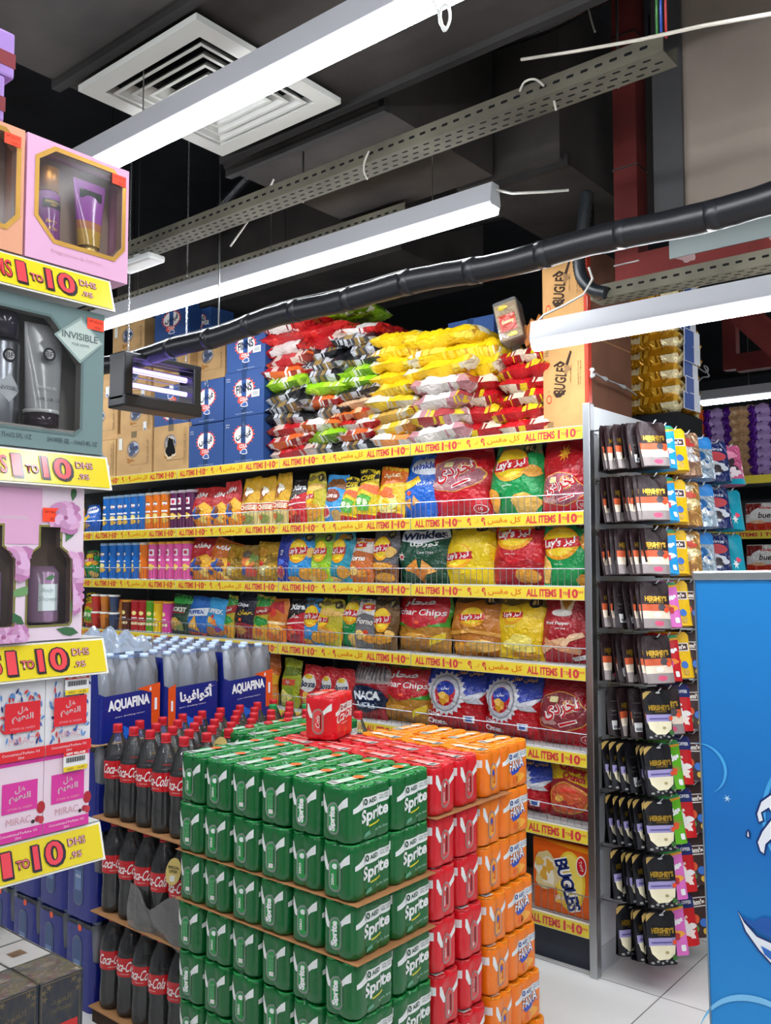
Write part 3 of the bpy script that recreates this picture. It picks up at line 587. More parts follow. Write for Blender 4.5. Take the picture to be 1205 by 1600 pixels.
D_TRIC = [('p', [(0, .66), (1, .78), (1, 1), (0, 1)], '#2f8f3c film'), ('p', [(0, .5), (1, .62), (1, .8), (0, .7)], '#a82a2a film'), ('t', ar('شبس'), .5, .66, .1, '#f4efe0 film', {'w': .5, 'bold': .04, 'rot': .12}), ('p', blob(.5, .42, .4, .1, 3), '#2f8f3c film'), ('p', rect(.03, .97, .02, .28), '#e0a030 film'), ('p', blob(.5, .18, .2, .09, 3), '#d06a28 film')]
D_ORED = [('p', [(.1, .6), (.5, .75), (.9, .65), (.8, .95), (.2, .9)], '#b8262a film'), ('p', blob(.4, .66, .14, .11, 3, .2), '#e8402a film'), ('p', blob(.55, .3, .3, .16, 4, .15), '#f0b04a film'), ('p', rect(.05, .95, .4, .46), '#f6d8a0 film'), ('p', blob(.3, .14, .2, .08, 6), '#e06a2a film')]
D_NACA = [('p', [(0, .6), (1, .66), (1, 1), (0, 1)], '#9a8a86 film')] + [('p', rect(.06 + .1 * k, .1 + .1 * k, .7, .96), '#4a4a4e film') for k in range(9)] + [('p', blob(.5, .36, .46, .24, 3, .08, 28), '#14213f film'), ('t', 'NACA', .5, .42, .16, '#e8ecf0 film', {'w': .66, 'bold': .06, 'rot': .08}), ('t', ar('ناكا'), .5, .25, .1, '#c8d4e4 film', {'w': .5, 'bold': .03})]
D_BOU = [('p', ell(.42, .6, .36, .2), '#f0efe8 film'), ('t', 'Bouns', .44, .58, .14, '#1b2550 film', {'w': .62, 'bold': .04, 'rot': .1}), ('p', blob(.5, .26, .26, .14, 3), '#e8b84a film'), ('p', ell(.4, .74, .2, .05), '#e8c02a film')]
D_LIME = [('p', [(0, .6), (1, .7), (1, .86), (0, .8)], '#6a7a1a film'), ('p', ribbon(.5, .52, .34), '#e0502a film'), ('t', "Lay's", .5, .52, .09, '#f6f0e8 film', {'bold': .03}), ('p', blob(.4, .22, .28, .14, 4, .2), '#eee27a film'), ('p', blob(.6, .36, .2, .08, 6, .2), '#8aa020 film')]
BAGS = {  # name: base, art, seed, finish
    'nakh': ('#bf1420', D_nakh('#a86a72'), 3), 'nakh2': ('#b80f1c', D_nakh('#9c4a58', .1, .52) + [('p', star(.5, .8, .06, .13, 9), '#e58a1c film'), ('t', ar('نخل'), .5, .8, .08, '#f2c83a film', {'bold': .05})], 8), 'nakh3': ('#a8121e', D_nakh('#8a3038', .2, .72), 12),
    'green': ('#0d8a43', D_lays('', '#8a7a52', .48, .66, .34, ((.14, .2, .16, .16), (.75, .14, .24, .14), (.88, .56, .12, .08))), 5), 'green2': ('#0b9347', D_lays('', '#b5a06a', .4, .6, .37, ((.9, .62, .13, .12), (.1, .22, .14, .2), (.86, .06, .16, .1))), 15),
    'yellow': ('#f0cd0c', D_lays('', '#86702a', .36, .42, .3, ()), 6), 'yellow2': ('#eec715', D_lays('', '#7a6a2e', .36, .68, .22, ((.6, .06, .3, .06),)) + [('p', blob(.55, .24, .3, .14, 5, .15), '#f7e36a film')], 16), 'red': ('#cc1a24', D_lays('', '#4a3018', .44, .74, .36, ((.7, .13, .2, .12),), '#a8141e'), 7),
    'copper': ('#bd7216', D_lays('', '#5a4018', .48, .6, .24, ((.3, .1, .3, .1), (.7, .16, .3, .1))) + [('p', [(0, .3), (.5, .36), (1, .3), (1, .36), (.5, .42), (0, .36)], '#d99a3a film')], 17),
    'lblue': ('#2f8fd0', D_lays('', '#4a5a5a', .44, .6, .36, ((.8, .16, .26, .12), (.9, .58, .12, .1), (.3, .05, .3, .05))), 18), 'lime': ('#86b81c', D_lays('', '#8a9a4a', .46, .6, .32, ((.5, .14, .36, .12), (.2, .06, .2, .06)), '#a5d02c'), 19),
    'teal': ('#1f8aa0', D_lays('', '#4aa0b0', .42, .6, .36, ((.72, .2, .24, .12), (.3, .05, .3, .05), (.55, .88, .2, .05))), 20), 'grey': ('#57555a', D_lays('', '#6a6868', .44, .62, .34, ((.45, .3, .4, .07), (.8, .55, .16, .1), (.6, .1, .36, .08)), '#7a4a26'), 21),
    'dark': ('#6a4a1c', D_lays('', '#3a2c14', .42, .56, .36, ((.45, .2, .4, .1), (.78, .3, .16, .08))), 22), 'pale': ('#c8b82a', D_lays('', '#7a6a28', .3, .52, .26, ((.5, .22, .4, .16), (.55, .7, .4, .08))), 23), 'fgrey': ('#6e6c6e', D_forno(''), 24), 'forno': ('#c4641e', D_forno(''), 25),
    'sky': ('#3f9ad6', [('p', [(0, .7), (.3, .9), (.75, .92), (1, .78), (1, .68), (.5, .74)], '#7a4a22 film'), ('p', ell(.45, .56, .34, .14), '#8a3a22 film'), ('t', 'Lotus', .45, .56, .1, '#f2e4d4 film', {'w': .5, 'bold': .03}), ('p', ell(.2, .22, .2, .14), '#e9dcd8 film'), ('p', ell(.2, .22, .17, .11), '#c8323a film'), ('p', blob(.7, .14, .26, .12, 4), '#caa05a film')], 26),
    'sohar': ('#b57f2c', SOHAR, 27), 'oman': ('#b8141f', OMAN, 28), 'dink': ('#134a33', D_DINK, 29), 'tblue': ('#1b62c4', D_TBLUE, 30), 'pepper': ('#a81922', PEPPER, 31), 'crack': ('#a81c24', CRACK, 32),
    'corn': ('#b8201f', D_CORN, 33), 'corn2': ('#c8661c', D_CORN, 34), 'cheese': ('#dca71c', D_CHEESE, 35), 'blkred': ('#1c1618', D_BLKRED, 36), 'chil': ('#dcc21f', D_CHIL, 37), 'orng': ('#e0b41e', D_ORNG, 38), 'gold': ('#b58a1e', D_GOLD, 39, 'foil'), 'mult': ('#8a6a2a', D_MULT, 40),
    'dblue': ('#1d2f8f', [('p', ell(.5, .2, .3, .14), '#d07a3a film'), ('p', ell(.5, .2, .24, .1), '#b02a4a film'), ('t', '3D', .5, .62, .12, '#e8e8f0 film', {'bold': .04}), ('p', blob(.5, .42, .24, .07, 3), '#4a6ad0 film')], 41), 'navy': ('#14182c', D_NAVY, 42), 'btri': ('#1f66b8', D_BLUETRI, 43), 'puff': ('#3fa0d8', D_SKY, 44), 'grtri': ('#23402c', D_GRTRI, 45), 'tric': ('#c8b030', D_TRIC, 46),
    'ored': ('#dd7a1c', D_ORED, 47), 'naca': ('#a01d28', D_NACA, 48), 'bou': ('#c01c22', D_BOU, 49), 'limeb': ('#a8b01e', D_LIME, 50)}
WHAT = {'nakh': 'large red bag with a pink clear window', 'nakh2': 'large red bag with low pink window', 'nakh3': 'large dark red bag with gold-edged window', 'green': 'large green crisp bag', 'green2': 'large green crisp bag with pale rumpled top', 'yellow': 'large plain yellow crisp bag', 'yellow2': 'crumpled yellow crisp bag', 'red': 'large red crisp bag', 'copper': 'large copper-orange crisp bag',
        'lblue': 'light blue crisp bag', 'lime': 'lime green crisp bag', 'teal': 'teal crisp bag', 'grey': 'charcoal and orange crisp bag', 'dark': 'dark brown crisp bag', 'pale': 'pale olive-yellow crisp bag', 'fgrey': 'grey baked crisp bag', 'forno': 'tan and orange baked crisp bag', 'sky': 'sky blue bag with brown top', 'sohar': 'red-topped tan chips bag', 'oman': 'red and blue bag with silver wreath', 'dink': 'large dark green tortilla bag',
        'tblue': 'large blue tortilla bag', 'pepper': 'large red hot pepper bag', 'crack': 'yellow and red snack bag', 'corn': 'red and orange corn snack bag', 'corn2': 'leaning orange corn snack bag', 'cheese': 'golden bag with red cheese band', 'blkred': 'black and red hot crisp bag', 'chil': 'yellow chilli bag with green middle', 'orng': 'yellow bag with orange top', 'gold': 'crumpled gold foil bag', 'mult': 'crumpled multicoloured snack bag',
        'dblue': 'narrow dark blue snack bag', 'navy': 'navy blue chips bag', 'btri': 'blue bag with triangle chip picture', 'puff': 'sky blue puffs bag', 'grtri': 'dark green bag with bright top', 'tric': 'green, red and yellow bag', 'ored': 'orange snack bag with red splash', 'naca': 'navy-labelled red bag', 'bou': 'red bag with white oval', 'limeb': 'shiny lime-yellow snack bag'}
BIG = {'nakh', 'nakh2', 'nakh3', 'green', 'green2', 'yellow', 'yellow2', 'red', 'copper', 'sohar', 'oman', 'dink', 'tblue', 'pepper', 'crack'}
BM = {}
def bag_get(n):
    if n not in BM:
        s = BAGS[n]; b = n in BIG
        BM[n] = bag_mesh('crisp_bag', .26 if b else .2, .3 if b else .28, .13 if b else .085, s[0], s[1], s[2], 1.5 if b else 1.1, b, s[3] if len(s) > 3 else 'film')
    return BM[n]
SH_NAME = {1: 'upper bag shelf', 2: 'second bag shelf', 3: 'third bag shelf', 4: 'fourth bag shelf', 5: 'fifth bag shelf'}
ROWS = {
    1: [(293, 326, 761, 'corn', 0), (323, 352, 760, 'corn', .05), (350, 373, 750, 'corn', -.1), (371, 402, 745, 'cheese', 0), (400, 424, 744, 'cheese', 0), (422, 446, 738, 'cheese', .06), (442, 476, 749, 'blkred', .12), (474, 502, 737, 'pale', 0), (500, 536, 741, 'sky', .05), (524, 552, 745, 'chil', .16), (547, 582, 733, 'chil', .1), (580, 624, 729, 'orng', .1), (620, 674, 710, 'tblue', .12), (668, 756, 699, 'nakh', -.02), (757, 838, 687, 'green', 0), (836, 918, 684, 'nakh2', .03)],
    2: [(289, 327, 839, 'corn', .1), (318, 358, 842, 'corn2', .28), (345, 379, 852, 'gold', .1), (371, 404, 851, 'mult', 0), (398, 432, 846, 'gold', 0), (428, 448, 836, 'dblue', .05), (444, 483, 830, 'lblue', .03), (480, 514, 830, 'lime', .05), (510, 545, 828, 'teal', .05), (541, 578, 841, 'forno', 0), (577, 616, 824, 'grey', 0), (617, 692, 815, 'dink', 0), (688, 764, 811, 'yellow', 0), (762, 843, 808, 'red', .02), (842, 918, 805, 'green2', 0)],
    3: [(262, 292, 929, 'grtri', .03), (288, 318, 932, 'btri', .06), (315, 348, 935, 'puff', .05), (345, 362, 930, 'tric', .08), (359, 395, 926, 'navy', .04), (389, 417, 930, 'tric', .1), (411, 442, 935, 'ored', .05), (440, 474, 936, 'blkred', .1), (467, 501, 935, 'lblue', .05), (488, 527, 935, 'pale', .1), (523, 561, 932, 'green', .12), (549, 585, 937, 'fgrey', .08), (579, 614, 933, 'dark', .02), (610, 692, 925, 'sohar', 0), (698, 776, 926, 'copper', 0), (770, 844, 930, 'yellow2', .02), (842, 918, 926, 'pepper', 0)],
    4: [(196, 232, 1004, 'chil', 0), (230, 268, 1002, 'tric', .05), (266, 300, 1006, 'corn', 0), (300, 336, 1006, 'gold', 0), (338, 378, 1008, 'blkred', .05), (380, 424, 1012, 'corn2', 0), (433, 463, 1030, 'limeb', .05), (463, 496, 1040, 'bou', .08), (494, 521, 1043, 'bou', .05), (519, 548, 1046, 'bou', 0), (546, 597, 1037, 'naca', .04), (590, 660, 1040, 'sohar', 0), (660, 746, 1036, 'oman', .03), (748, 834, 1046, 'oman', .03), (836, 921, 1054, 'nakh3', 0)],
    5: [(770, 850, 1180, 'oman', .03), (853, 923, 1186, 'crack', -.02)]}
for row, lst in ROWS.items():
    n = len(lst)
    for i, (xl, xr, yt, nm, lean) in enumerate(lst):
        b = nm in BIG; Yf = GY + (.075 if b else .06); z0 = SHELF[row] + .002
        a, c = onY(xl, yt, Yf), onY(xr, yt, Yf)
        w = (c.x - a.x) * 1.06; h = (a.z + c.z) / 2 - z0
        o = bpy.data.objects.new('crisp_bag', bag_get(nm)); COL.objects.link(o)
        bw, bh, bd = (.26, .3, .13) if b else (.2, .28, .085)
        o.scale = (w / bw, min(1.15, max(.7, w / bw)), h / bh); o.location = ((a.x + c.x) / 2, Yf + .5 * bd * o.scale.y * .9, z0)
        o.rotation_euler = (-.06, lean, RND.uniform(-.12, .12))
        tag(o, '%s, %s from the post, %s' % (WHAT[nm], ORD[n - 1 - i], SH_NAME[row]), 'crisp bag', 'crisp bags on the ' + SH_NAME[row])

# crisp tubes
def can_mesh(body, kind):
    r, h = .0375, .235; mb = MB()
    mb.lathe([(r, .004), (r, h - .012)], body + ' gloss', 22, cap=False).lathe([(r * .97, 0), (r * 1.01, .0), (r * 1.01, .006)], '#c8cacc metal', 22)
    P = lambda a, b, off=0: Vector(((r + off) * sin(a / r), -(r + off) * cos(a / r), b))
    it = []
    if kind == 'tube': it = [('p', blob(0, .165, .017, .014, 3, .05), '#f2efe8 gloss'), ('p', ell(0, .172, .014, .006, 14, 0, pi), '#3a2a20 gloss'), ('p', ell(0, .156, .007, .004), '#c8342c gloss'), ('p', ell(0, .09, .02, .014), '#f2e08a gloss'), ('p', blob(.004, .06, .02, .016, 4), '#e8b84a gloss'), ('p', rect(-.02, .02, .112, .122), '#f0f0f0 gloss')]
    elif kind == 'stripe': it = [('p', rect(-.02, .02, .15, .19), '#f0e6ea gloss'), ('p', ell(0, .17, .012, .012), '#c83a5a gloss'), ('p', blob(0, .08, .022, .02, 4), '#f0c85a gloss'), ('p', rect(-.024, .024, .118, .13), '#f6f0f0 gloss')]
    elif kind == 'plain': it = [('p', rect(-.03, .03, .05, .07), '#f6e6b8 gloss'), ('p', ell(0, .14, .016, .016), '#f2e08a gloss'), ('p', rect(-.02, .02, .098, .106), '#f0f0f0 gloss')]
    art(mb, it, P, .008, .0006, .0003)
    return mb
def make_can(body, lid, kind):
    o = can_mesh(body, kind).obj('crisp_tube')
    MB().lathe([(.0385, .221), (.0385, .235), (.036, .238), (.03, .236)], lid + ' plas', 22).obj('lid', o); return o
CANS = {'blue': ('#1c68b8', '#9fc2e0', 'tube', 'blue'), 'orange': ('#e0741a', '#e8dcc8', 'tube', 'orange'), 'purple': ('#5a1f4a', '#d8c8d0', 'stripe', 'purple'), 'pink': ('#dc5a9c', '#f0a83a', 'stripe', 'pink'), 'cred': ('#b8242a', '#c83a34', 'plain', 'dark red'), 'cgreen': ('#5aa022', '#6ab030', 'plain', 'green'), 'cyellow': ('#e8c01e', '#e8a01e', 'plain', 'yellow'), 'cpink': ('#d8489a', '#e8a03a', 'plain', 'magenta'), 'corg': ('#d88a3a', '#e86a1a', 'plain', 'tan'), 'cbrown': ('#5a3020', '#e8a030', 'plain', 'brown')}
CP = {k: Proto(make_can(*v[:3])) for k, v in CANS.items()}
CROWS = {1: [(157, 167), (166, 176), (176, 187), (187, 197), (197, 207), (207, 217), (218, 228), (228, 239), (240, 256), (262, 272), (271, 281), (279, 291)], 2: [(152, 166), (166, 180), (180, 190), (186, 202), (202, 215), (215, 226), (226, 243), (243, 257), (257, 267), (267, 279), (278, 291)], 3: [(160, 170), (176, 190), (188, 201), (202, 215), (214, 226), (227, 237), (236, 250), (250, 265)]}
CK = {1: ['blue'] * 6 + ['orange'] * 3 + ['purple'] * 3, 2: ['blue'] * 5 + ['orange'] + ['pink'] * 5, 3: ['corg', 'corg', 'cbrown', 'cred', 'cred', 'cgreen', 'cyellow', 'cpink']}
for row in CROWS:
    seen = {}
    last = None
    for i, ((xl, xr), kd) in enumerate(zip(CROWS[row], CK[row])):
        seen[kd] = seen.get(kd, 0) + 1; Yf = GY + .05
        c = onY((xl + xr) / 2, 800, Yf); x = c.x if last is None else max(c.x, last + .0772); last = x
        CP[kd].put((x, Yf + .04, SHELF[row] + .001), (0, 0, RND.uniform(-.5, .5)), '%s crisp tube, %s of its colour counted along the %s' % (CANS[kd][3], ORD[seen[kd] - 1], SH_NAME[row]), 'crisp tubes on the ' + SH_NAME[row], 'crisp tube', (1, 1, .98 if row < 3 else .8))
# small snack cups stacked at the far end of the third shelf
def make_cup(c):
    o = MB().lathe([(.026, 0), (.034, .1), (.035, .104)], c + ' gloss', 18).obj('snack_cup')
    MB().lathe([(.0365, .098), (.0365, .108), (.03, .11)], '#e8e4dc plas', 18).obj('lid', o); return o
for k, (c, nm) in enumerate((('#c8342c', 'red and white'), ('#d8802c', 'orange'), ('#3a4a6a', 'navy'))):
    pr = Proto(make_cup(c))
    for j in range(2):
        x = onY(150 + 14 * k, 960, GY + .03).x; pr.put((x - .01, GY + .04, SHELF[3] + .001 + j * .111), (0, 0, 0), '%s snack cup, %s one in the stack beside the crisp tubes' % (nm, ('lower', 'upper')[j]), 'snack cups', 'snack cup')
for k, (row, nm) in enumerate(((1, 'tblue'), (1, 'chil'), (2, 'green'), (2, 'pale'), (3, 'chil'), (3, 'corn'))):
    o = bpy.data.objects.new('crisp_bag', bag_get(nm)); COL.objects.link(o); b = nm in BIG; s = .62 if b else .8
    x = -5.33 - .19 * (k % 2); o.scale = (s, s, s); o.location = (x, GY + .1, SHELF[row] + .002)
    tag(o, '%s beyond the crisp tubes on the %s' % (WHAT[nm].replace('large ', 'small '), SH_NAME[row]), 'crisp bag', 'crisp bags at the far end')
# large sweetcorn snack carton on the base shelf
a, b2 = onY(833, 1312, GY + .04), onY(922, 1335, GY + .04)
x0, x1, z0, z1 = a.x, b2.x, SHELF[6] + .003, onY(900, 1320, GY + .04).z
t = empty('snack_carton', ((x0 + x1) / 2, GY + .04, z0), label='big orange snack carton on the base shelf beside the end post', cat='carton'); w, h = x1 - x0, z1 - z0
mb = MB().rbox(-w / 2, w / 2, 0, .33, 0, h, .004, '#e0601c gloss')
CF = plane_map((-w / 2, 0, 0), (1, 0, 0), (0, 0, 1))
art(mb, [('p', [(.02, .97), (.2, .98), (.6, .93), (.98, .9), (.98, .98), (.02, .99)], '#f0941e gloss'), ('p', ell(.66, .47, .26, .42), '#e8c23a gloss'), ('p', ell(.66, .47, .21, .38), '#f0d860 gloss'),
         ('p', blob(.26, .55, .24, .27, 4, .1), '#d9c38a gloss'), ('p', blob(.24, .56, .17, .19, 6, .2), '#ece2c8 gloss'), ('p', blob(.3, .62, .07, .09, 3, .2), '#e0aa40 gloss'), ('p', blob(.2, .5, .06, .1, 5, .2), '#d8a23c gloss'), ('p', blob(.12, .66, .08, .06, 8), '#e8b448 gloss'), ('p', blob(.5, .18, .1, .05, 9), '#e8b448 gloss'),
         ('t', 'BUGLES', .62, .42, .22, '#f4f2ea gloss', {'w': .82, 'rot': -1.25, 'bold': .14}), ('t', 'BUGLES', .62, .42, .22, '#1c2a66 gloss', {'w': .78, 'rot': -1.25, 'bold': .03}),
         ('p', ell(.86, .72, .09, .14), '#f4ecdc gloss'), ('p', ell(.86, .72, .075, .12), '#c4202a gloss'), ('t', 'Tasty', .86, .72, .06, '#f4ecdc gloss', {'rot': -1.2}), ('t', ar('بوقلز'), .48, .22, .08, '#f4f2ea gloss', {'rot': .2, 'bold': .03})], CF, None, .0008, .0004, w, h)
art(mb, [('p', rect(.1, .5, .15, .5), '#f0c83a gloss'), ('p', ell(.75, .4, .16, .2), '#f4ecdc gloss')], plane_map((-w / 2, 0, h), (1, 0, 0), (0, 1, 0)), None, .0008, .0004, w, .33)
mb.obj('box', t)
MB().box(-w / 2, w / 2, .15, .18, h, h + .0006, '#c9a878 clear30').obj('tape', t)
# ---------------------------------------------------------------- cartons on the top shelf
TOPZ = SHELF[0] + .001
def finns_art(P, w, h, arabic, upside):
    red, wh, dk = '#d4493a paper', '#e9e6e0 paper', '#1a2436 paper'
    it = [('p', [(.5 + (.24 if i % 2 else .3) * cos(2 * pi * i / 36), .6 + (.2 if i % 2 else .25) * sin(2 * pi * i / 36)) for i in range(36)], red), ('p', ell(.5, .6, .235, .2), wh),
          ('t', ar('فينس') if arabic else 'FINNS', .5, .61, .2, dk, {'w': .4, 'bold': .04, 'rot': .12}), ('p', blob(.46, .36, .13, .08, 3), red), ('t', 'COLA', .5, .37, .08, wh, {'w': .2, 'bold': .03}), ('p', blob(.52, .25, .09, .06, 5), wh), ('p', blob(.52, .25, .07, .045, 5), '#3a5a9a paper'),
          ('t', '6x330 ml', .1, .86, .03, wh, {'w': .1}), ('t', '24 cans', .1, .81, .03, wh, {'w': .1}), ('t', 'keep in a cool dry place', .52, .06, .035, '#c8d0dc paper', {'w': .44})]
    if not arabic: it += [('p', rect(.7, .9, .38, .53), '#d8dad8 paper'), ('p', rect(.73, .87, .41, .5), '#a8acaa paper')]
    return it
def make_finns(arabic):
    w, h, d = .33, .3, .24; t = empty('drink_carton', label='x', cat='carton')
    mb = MB().rbox(-w / 2, w / 2, 0, d, 0, h, .003, '#23467e paper'); P = plane_map((-w / 2, 0, 0), (1, 0, 0), (0, 0, 1)); art(mb, finns_art(P, w, h, arabic, 0), P, None, .0006, .0003, w, h); mb.obj('box', t)
    MB().box(-.02, .02, -.0012, 0, 0, h, '#5f86c4 clear25').box(-.02, .02, 0, d, h, h + .0012, '#5f86c4 clear25').obj('tape', t); return t
def make_carton(kind):
    w, h, d = .33, .3, .26; t = empty('brown_carton', label='x', cat='carton')
    mb = MB().rbox(-w / 2, w / 2, 0, d, 0, h, .003, '#c09a68 card'); P = plane_map((-w / 2, 0, 0), (1, 0, 0), (0, 0, 1))
    art(mb, [('p', ell(.48, .6, .18, .2, 20), '#8f7a66 card'), ('p', ell(.5, .62, .15, .14, 14), '#aab0c0 card'), ('p', blob(.48, .6, .11, .14, 4, .3), '#4d5870 card'), ('t', 'Aqua', .5, .62, .1, '#3b3f52 card', {'w': .26, 'rot': .2, 'bold': .03}), ('p', blob(.4, .34, .1, .05, 3, .3), '#a5743a card'), ('t', 'carbonated drink 24 x 330 ml', .62, .24, .03, '#6a5a48 card', {'w': .5}), ('p', rect(.86, .94, .1, .9) if kind else rect(.07, .17, .62, .88), '#d9d6cc paper' if not kind else '#b5905e card'), ('t', 'THIS SIDE UP', .9, .5, .05, '#7a6246 card', {'rot': 1.57, 'w': .5})], P, None, .0006, .0003, w, h)
    if kind == 1: art(mb, [('p', rect(.74, .84, .06, .34), '#d8dad8 paper'), ('p', rect(.76, .82, .07, .14), '#6a7890 paper')], P, None, .0026, .0002, w, h)
    if kind == 2: art(mb, [('p', blob(.5, .48, .14, .24, 11, .16, 26), '#d8c3a0 card'), ('p', blob(.5, .5, .125, .2, 11, .16, 26), '#050505 matte')], P, None, .003, .0003, w, h)
    mb.obj('box', t)
    MB().box(-.025, .025, -.0012, 0, h * .86, h, '#d8c29a clear30').box(-.025, .025, 0, d, h, h + .0012, '#d8c29a clear30').obj('tape', t); return t
FA, FE_ = Proto(make_finns(True)), Proto(make_finns(False)); C0, C1, C2 = Proto(make_carton(0)), Proto(make_carton(1)), Proto(make_carton(2))
BOXES = [  # xl, xr, ytop, ybottom, plane offset, proto, label
    (182, 237, 674, 748, .03, C0, 'brown carton on the top shelf, second from the far end, bottom layer'), (240, 295, 663, 739, .03, C2, 'brown carton with a torn black hole in its front'), (126, 181, 690, 755, .05, C1, 'brown carton half hidden behind the green-grey gift box, bottom layer'),
    (295, 349, 662, 731, .03, FA, 'blue drink carton beside the torn carton, bottom layer'), (350, 412, 650, 726, .03, FA, 'blue drink carton on the bottom layer next to the snack piles'), (297, 350, 594, 661, .05, FA, 'blue drink carton stacked beside the dark gap'), (351, 413, 578, 650, .04, FE_, 'blue drink carton in the middle of the stack by the snack piles'),
    (354, 415, 512, 580, .04, FE_, 'topmost blue drink carton by the snack piles'), (188, 238, 628, 678, .05, C1, 'brown carton on the second layer under the insect killer'), (128, 184, 626, 690, .09, C0, 'brown carton second up, behind the gift box and pipe'),
    (128, 180, 570, 627, .12, C1, 'brown carton third up beside the insect killer'), (299, 352, 530, 594, .2, C0, 'brown carton set back in shadow behind the blue ones'), (176, 226, 500, 560, .3, C0, 'brown carton high up just under the lamp'), (182, 236, 560, 628, .16, C1, 'brown carton seen through the insect killer bars'), (240, 297, 540, 602, .14, C0, 'brown carton above the upside-down blue carton')]
for xl, xr, yt, yb, off, pr, lab in BOXES:
    Y = GY + off; a, b = onY(xl, (yt + yb) / 2, Y), onY(xr, (yt + yb) / 2, Y); zt = (onY(xl, yt, Y).z + onY(xr, yt, Y).z) / 2; zb = (onY(xl, yb, Y).z + onY(xr, yb, Y).z) / 2
    if zb < TOPZ + .04: zb = TOPZ
    pr.put(((a.x + b.x) / 2, Y, zb), (0, 0, 0), lab, 'cartons on the top shelf', 'carton', ((b.x - a.x - .004) / .33, 1, (zt - zb - .002) / .3))
Y = GY + .05; a, b = onY(241, 640, Y), onY(295, 640, Y)
o = FA.put(((a.x + b.x) / 2, Y, onY(270, 602, Y).z), (0, pi, 0), 'upside-down blue drink carton on top of the torn carton', 'cartons on the top shelf', 'carton', ((b.x - a.x - .004) / .33, 1, .98 * (onY(270, 602, Y).z - onY(270, 670, Y).z) / .3))
for xl, xr, yt, yb, off, pr, lab in ((242, 295, 484, 540, .34, FA, 'dim blue drink carton high up behind the lamp chain'), (297, 330, 488, 530, .44, FE_, 'dim blue drink carton set back at the very top')):
    Y = GY + off; a, b = onY(xl, 500, Y), onY(xr, 500, Y); zb = onY(xl, yb, Y).z; pr.put(((a.x + b.x) / 2, Y, zb), (0, 0, 0), lab, 'cartons on the top shelf', 'carton', ((b.x - a.x) / .33, .8, (onY(xl, yt, Y).z - zb) / .3))
pr = FE_; Y = GY + .42; a, b = onY(700, 520, Y), onY(772, 520, Y); pr.put(((a.x + b.x) / 2, Y, TOPZ + .2), (0, 0, 0), 'dim blue carton far back behind the yellow packs', 'cartons on the top shelf', 'carton', ((b.x - a.x) / .33, .8, (onY(740, 497, Y).z - TOPZ - .2) / .3))

# tall snack cartons by the end post
def make_tall():
    w, h, d = .235, .36, .42; t = empty('tall_carton', label='x', cat='carton')
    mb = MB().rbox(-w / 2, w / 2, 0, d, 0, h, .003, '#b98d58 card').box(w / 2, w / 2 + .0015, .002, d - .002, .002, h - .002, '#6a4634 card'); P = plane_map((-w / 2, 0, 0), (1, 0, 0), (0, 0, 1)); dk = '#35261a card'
    art(mb, [('t', 'BUGLES', .4, .56, .17, dk, {'w': .52, 'rot': 1.4, 'bold': .03}), ('p', [(.24, .4), (.3, .36), (.4, .36), (.52, .42), (.5, .44), (.36, .4)], dk), ('p', [(.24, .72), (.4, .76), (.52, .72), (.52, .7), (.4, .73), (.26, .7)], dk), ('p', [(.5, .7), (.62, .86), (.66, .84), (.56, .68)], dk), ('p', blob(.55, .66, .07, .05, 3, .3), '#8a6a46 card'),
             ('p', ell(.14, .35, .06, .05), '#c4392c card'), ('p', ell(.14, .35, .045, .035), '#b98d58 card'), ('t', 'original corn snacks', .63, .6, .03, dk, {'rot': 1.5, 'w': .3}), ('t', 'ingredients corn meal', .8, .6, .03, dk, {'rot': 1.57, 'w': .4}), ('t', 'coconut oil sugar salt', .85, .6, .03, dk, {'rot': 1.57, 'w': .4}), ('t', '15x12', .1, .9, .04, dk, {'rot': 1.57}),
             ('p', rect(.1, .24, .04, .1), '#8a6a46 card'), ('p', rect(.94, 1, 0, 1), '#b5402c card')], P, None, .0006, .0003, w, h)
    mb.obj('box', t); MB().box(w / 2 - .012, w / 2 + .003, -.0016, .03, 0, h, '#b8402e gloss').obj('red_tape', t); return t
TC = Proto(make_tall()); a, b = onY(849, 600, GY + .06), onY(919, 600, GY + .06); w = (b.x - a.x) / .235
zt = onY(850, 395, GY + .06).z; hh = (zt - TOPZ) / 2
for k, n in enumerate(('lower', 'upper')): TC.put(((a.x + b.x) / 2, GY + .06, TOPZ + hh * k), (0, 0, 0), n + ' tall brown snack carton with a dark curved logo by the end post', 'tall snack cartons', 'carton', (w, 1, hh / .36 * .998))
cable('shrink_wrap_end', smooth([onX(x, y, EX + .02) for x, y in ((926, 575), (924, 590), (930, 584), (945, 592), (965, 600), (985, 610), (995, 618))]), [.006, .012, .006, .004, .005, .003, .004] * 4 + [.003] * 3, '#e8e8ea clear30', 'twisted strip of clear tape stretched across the brown carton side', 'tape')

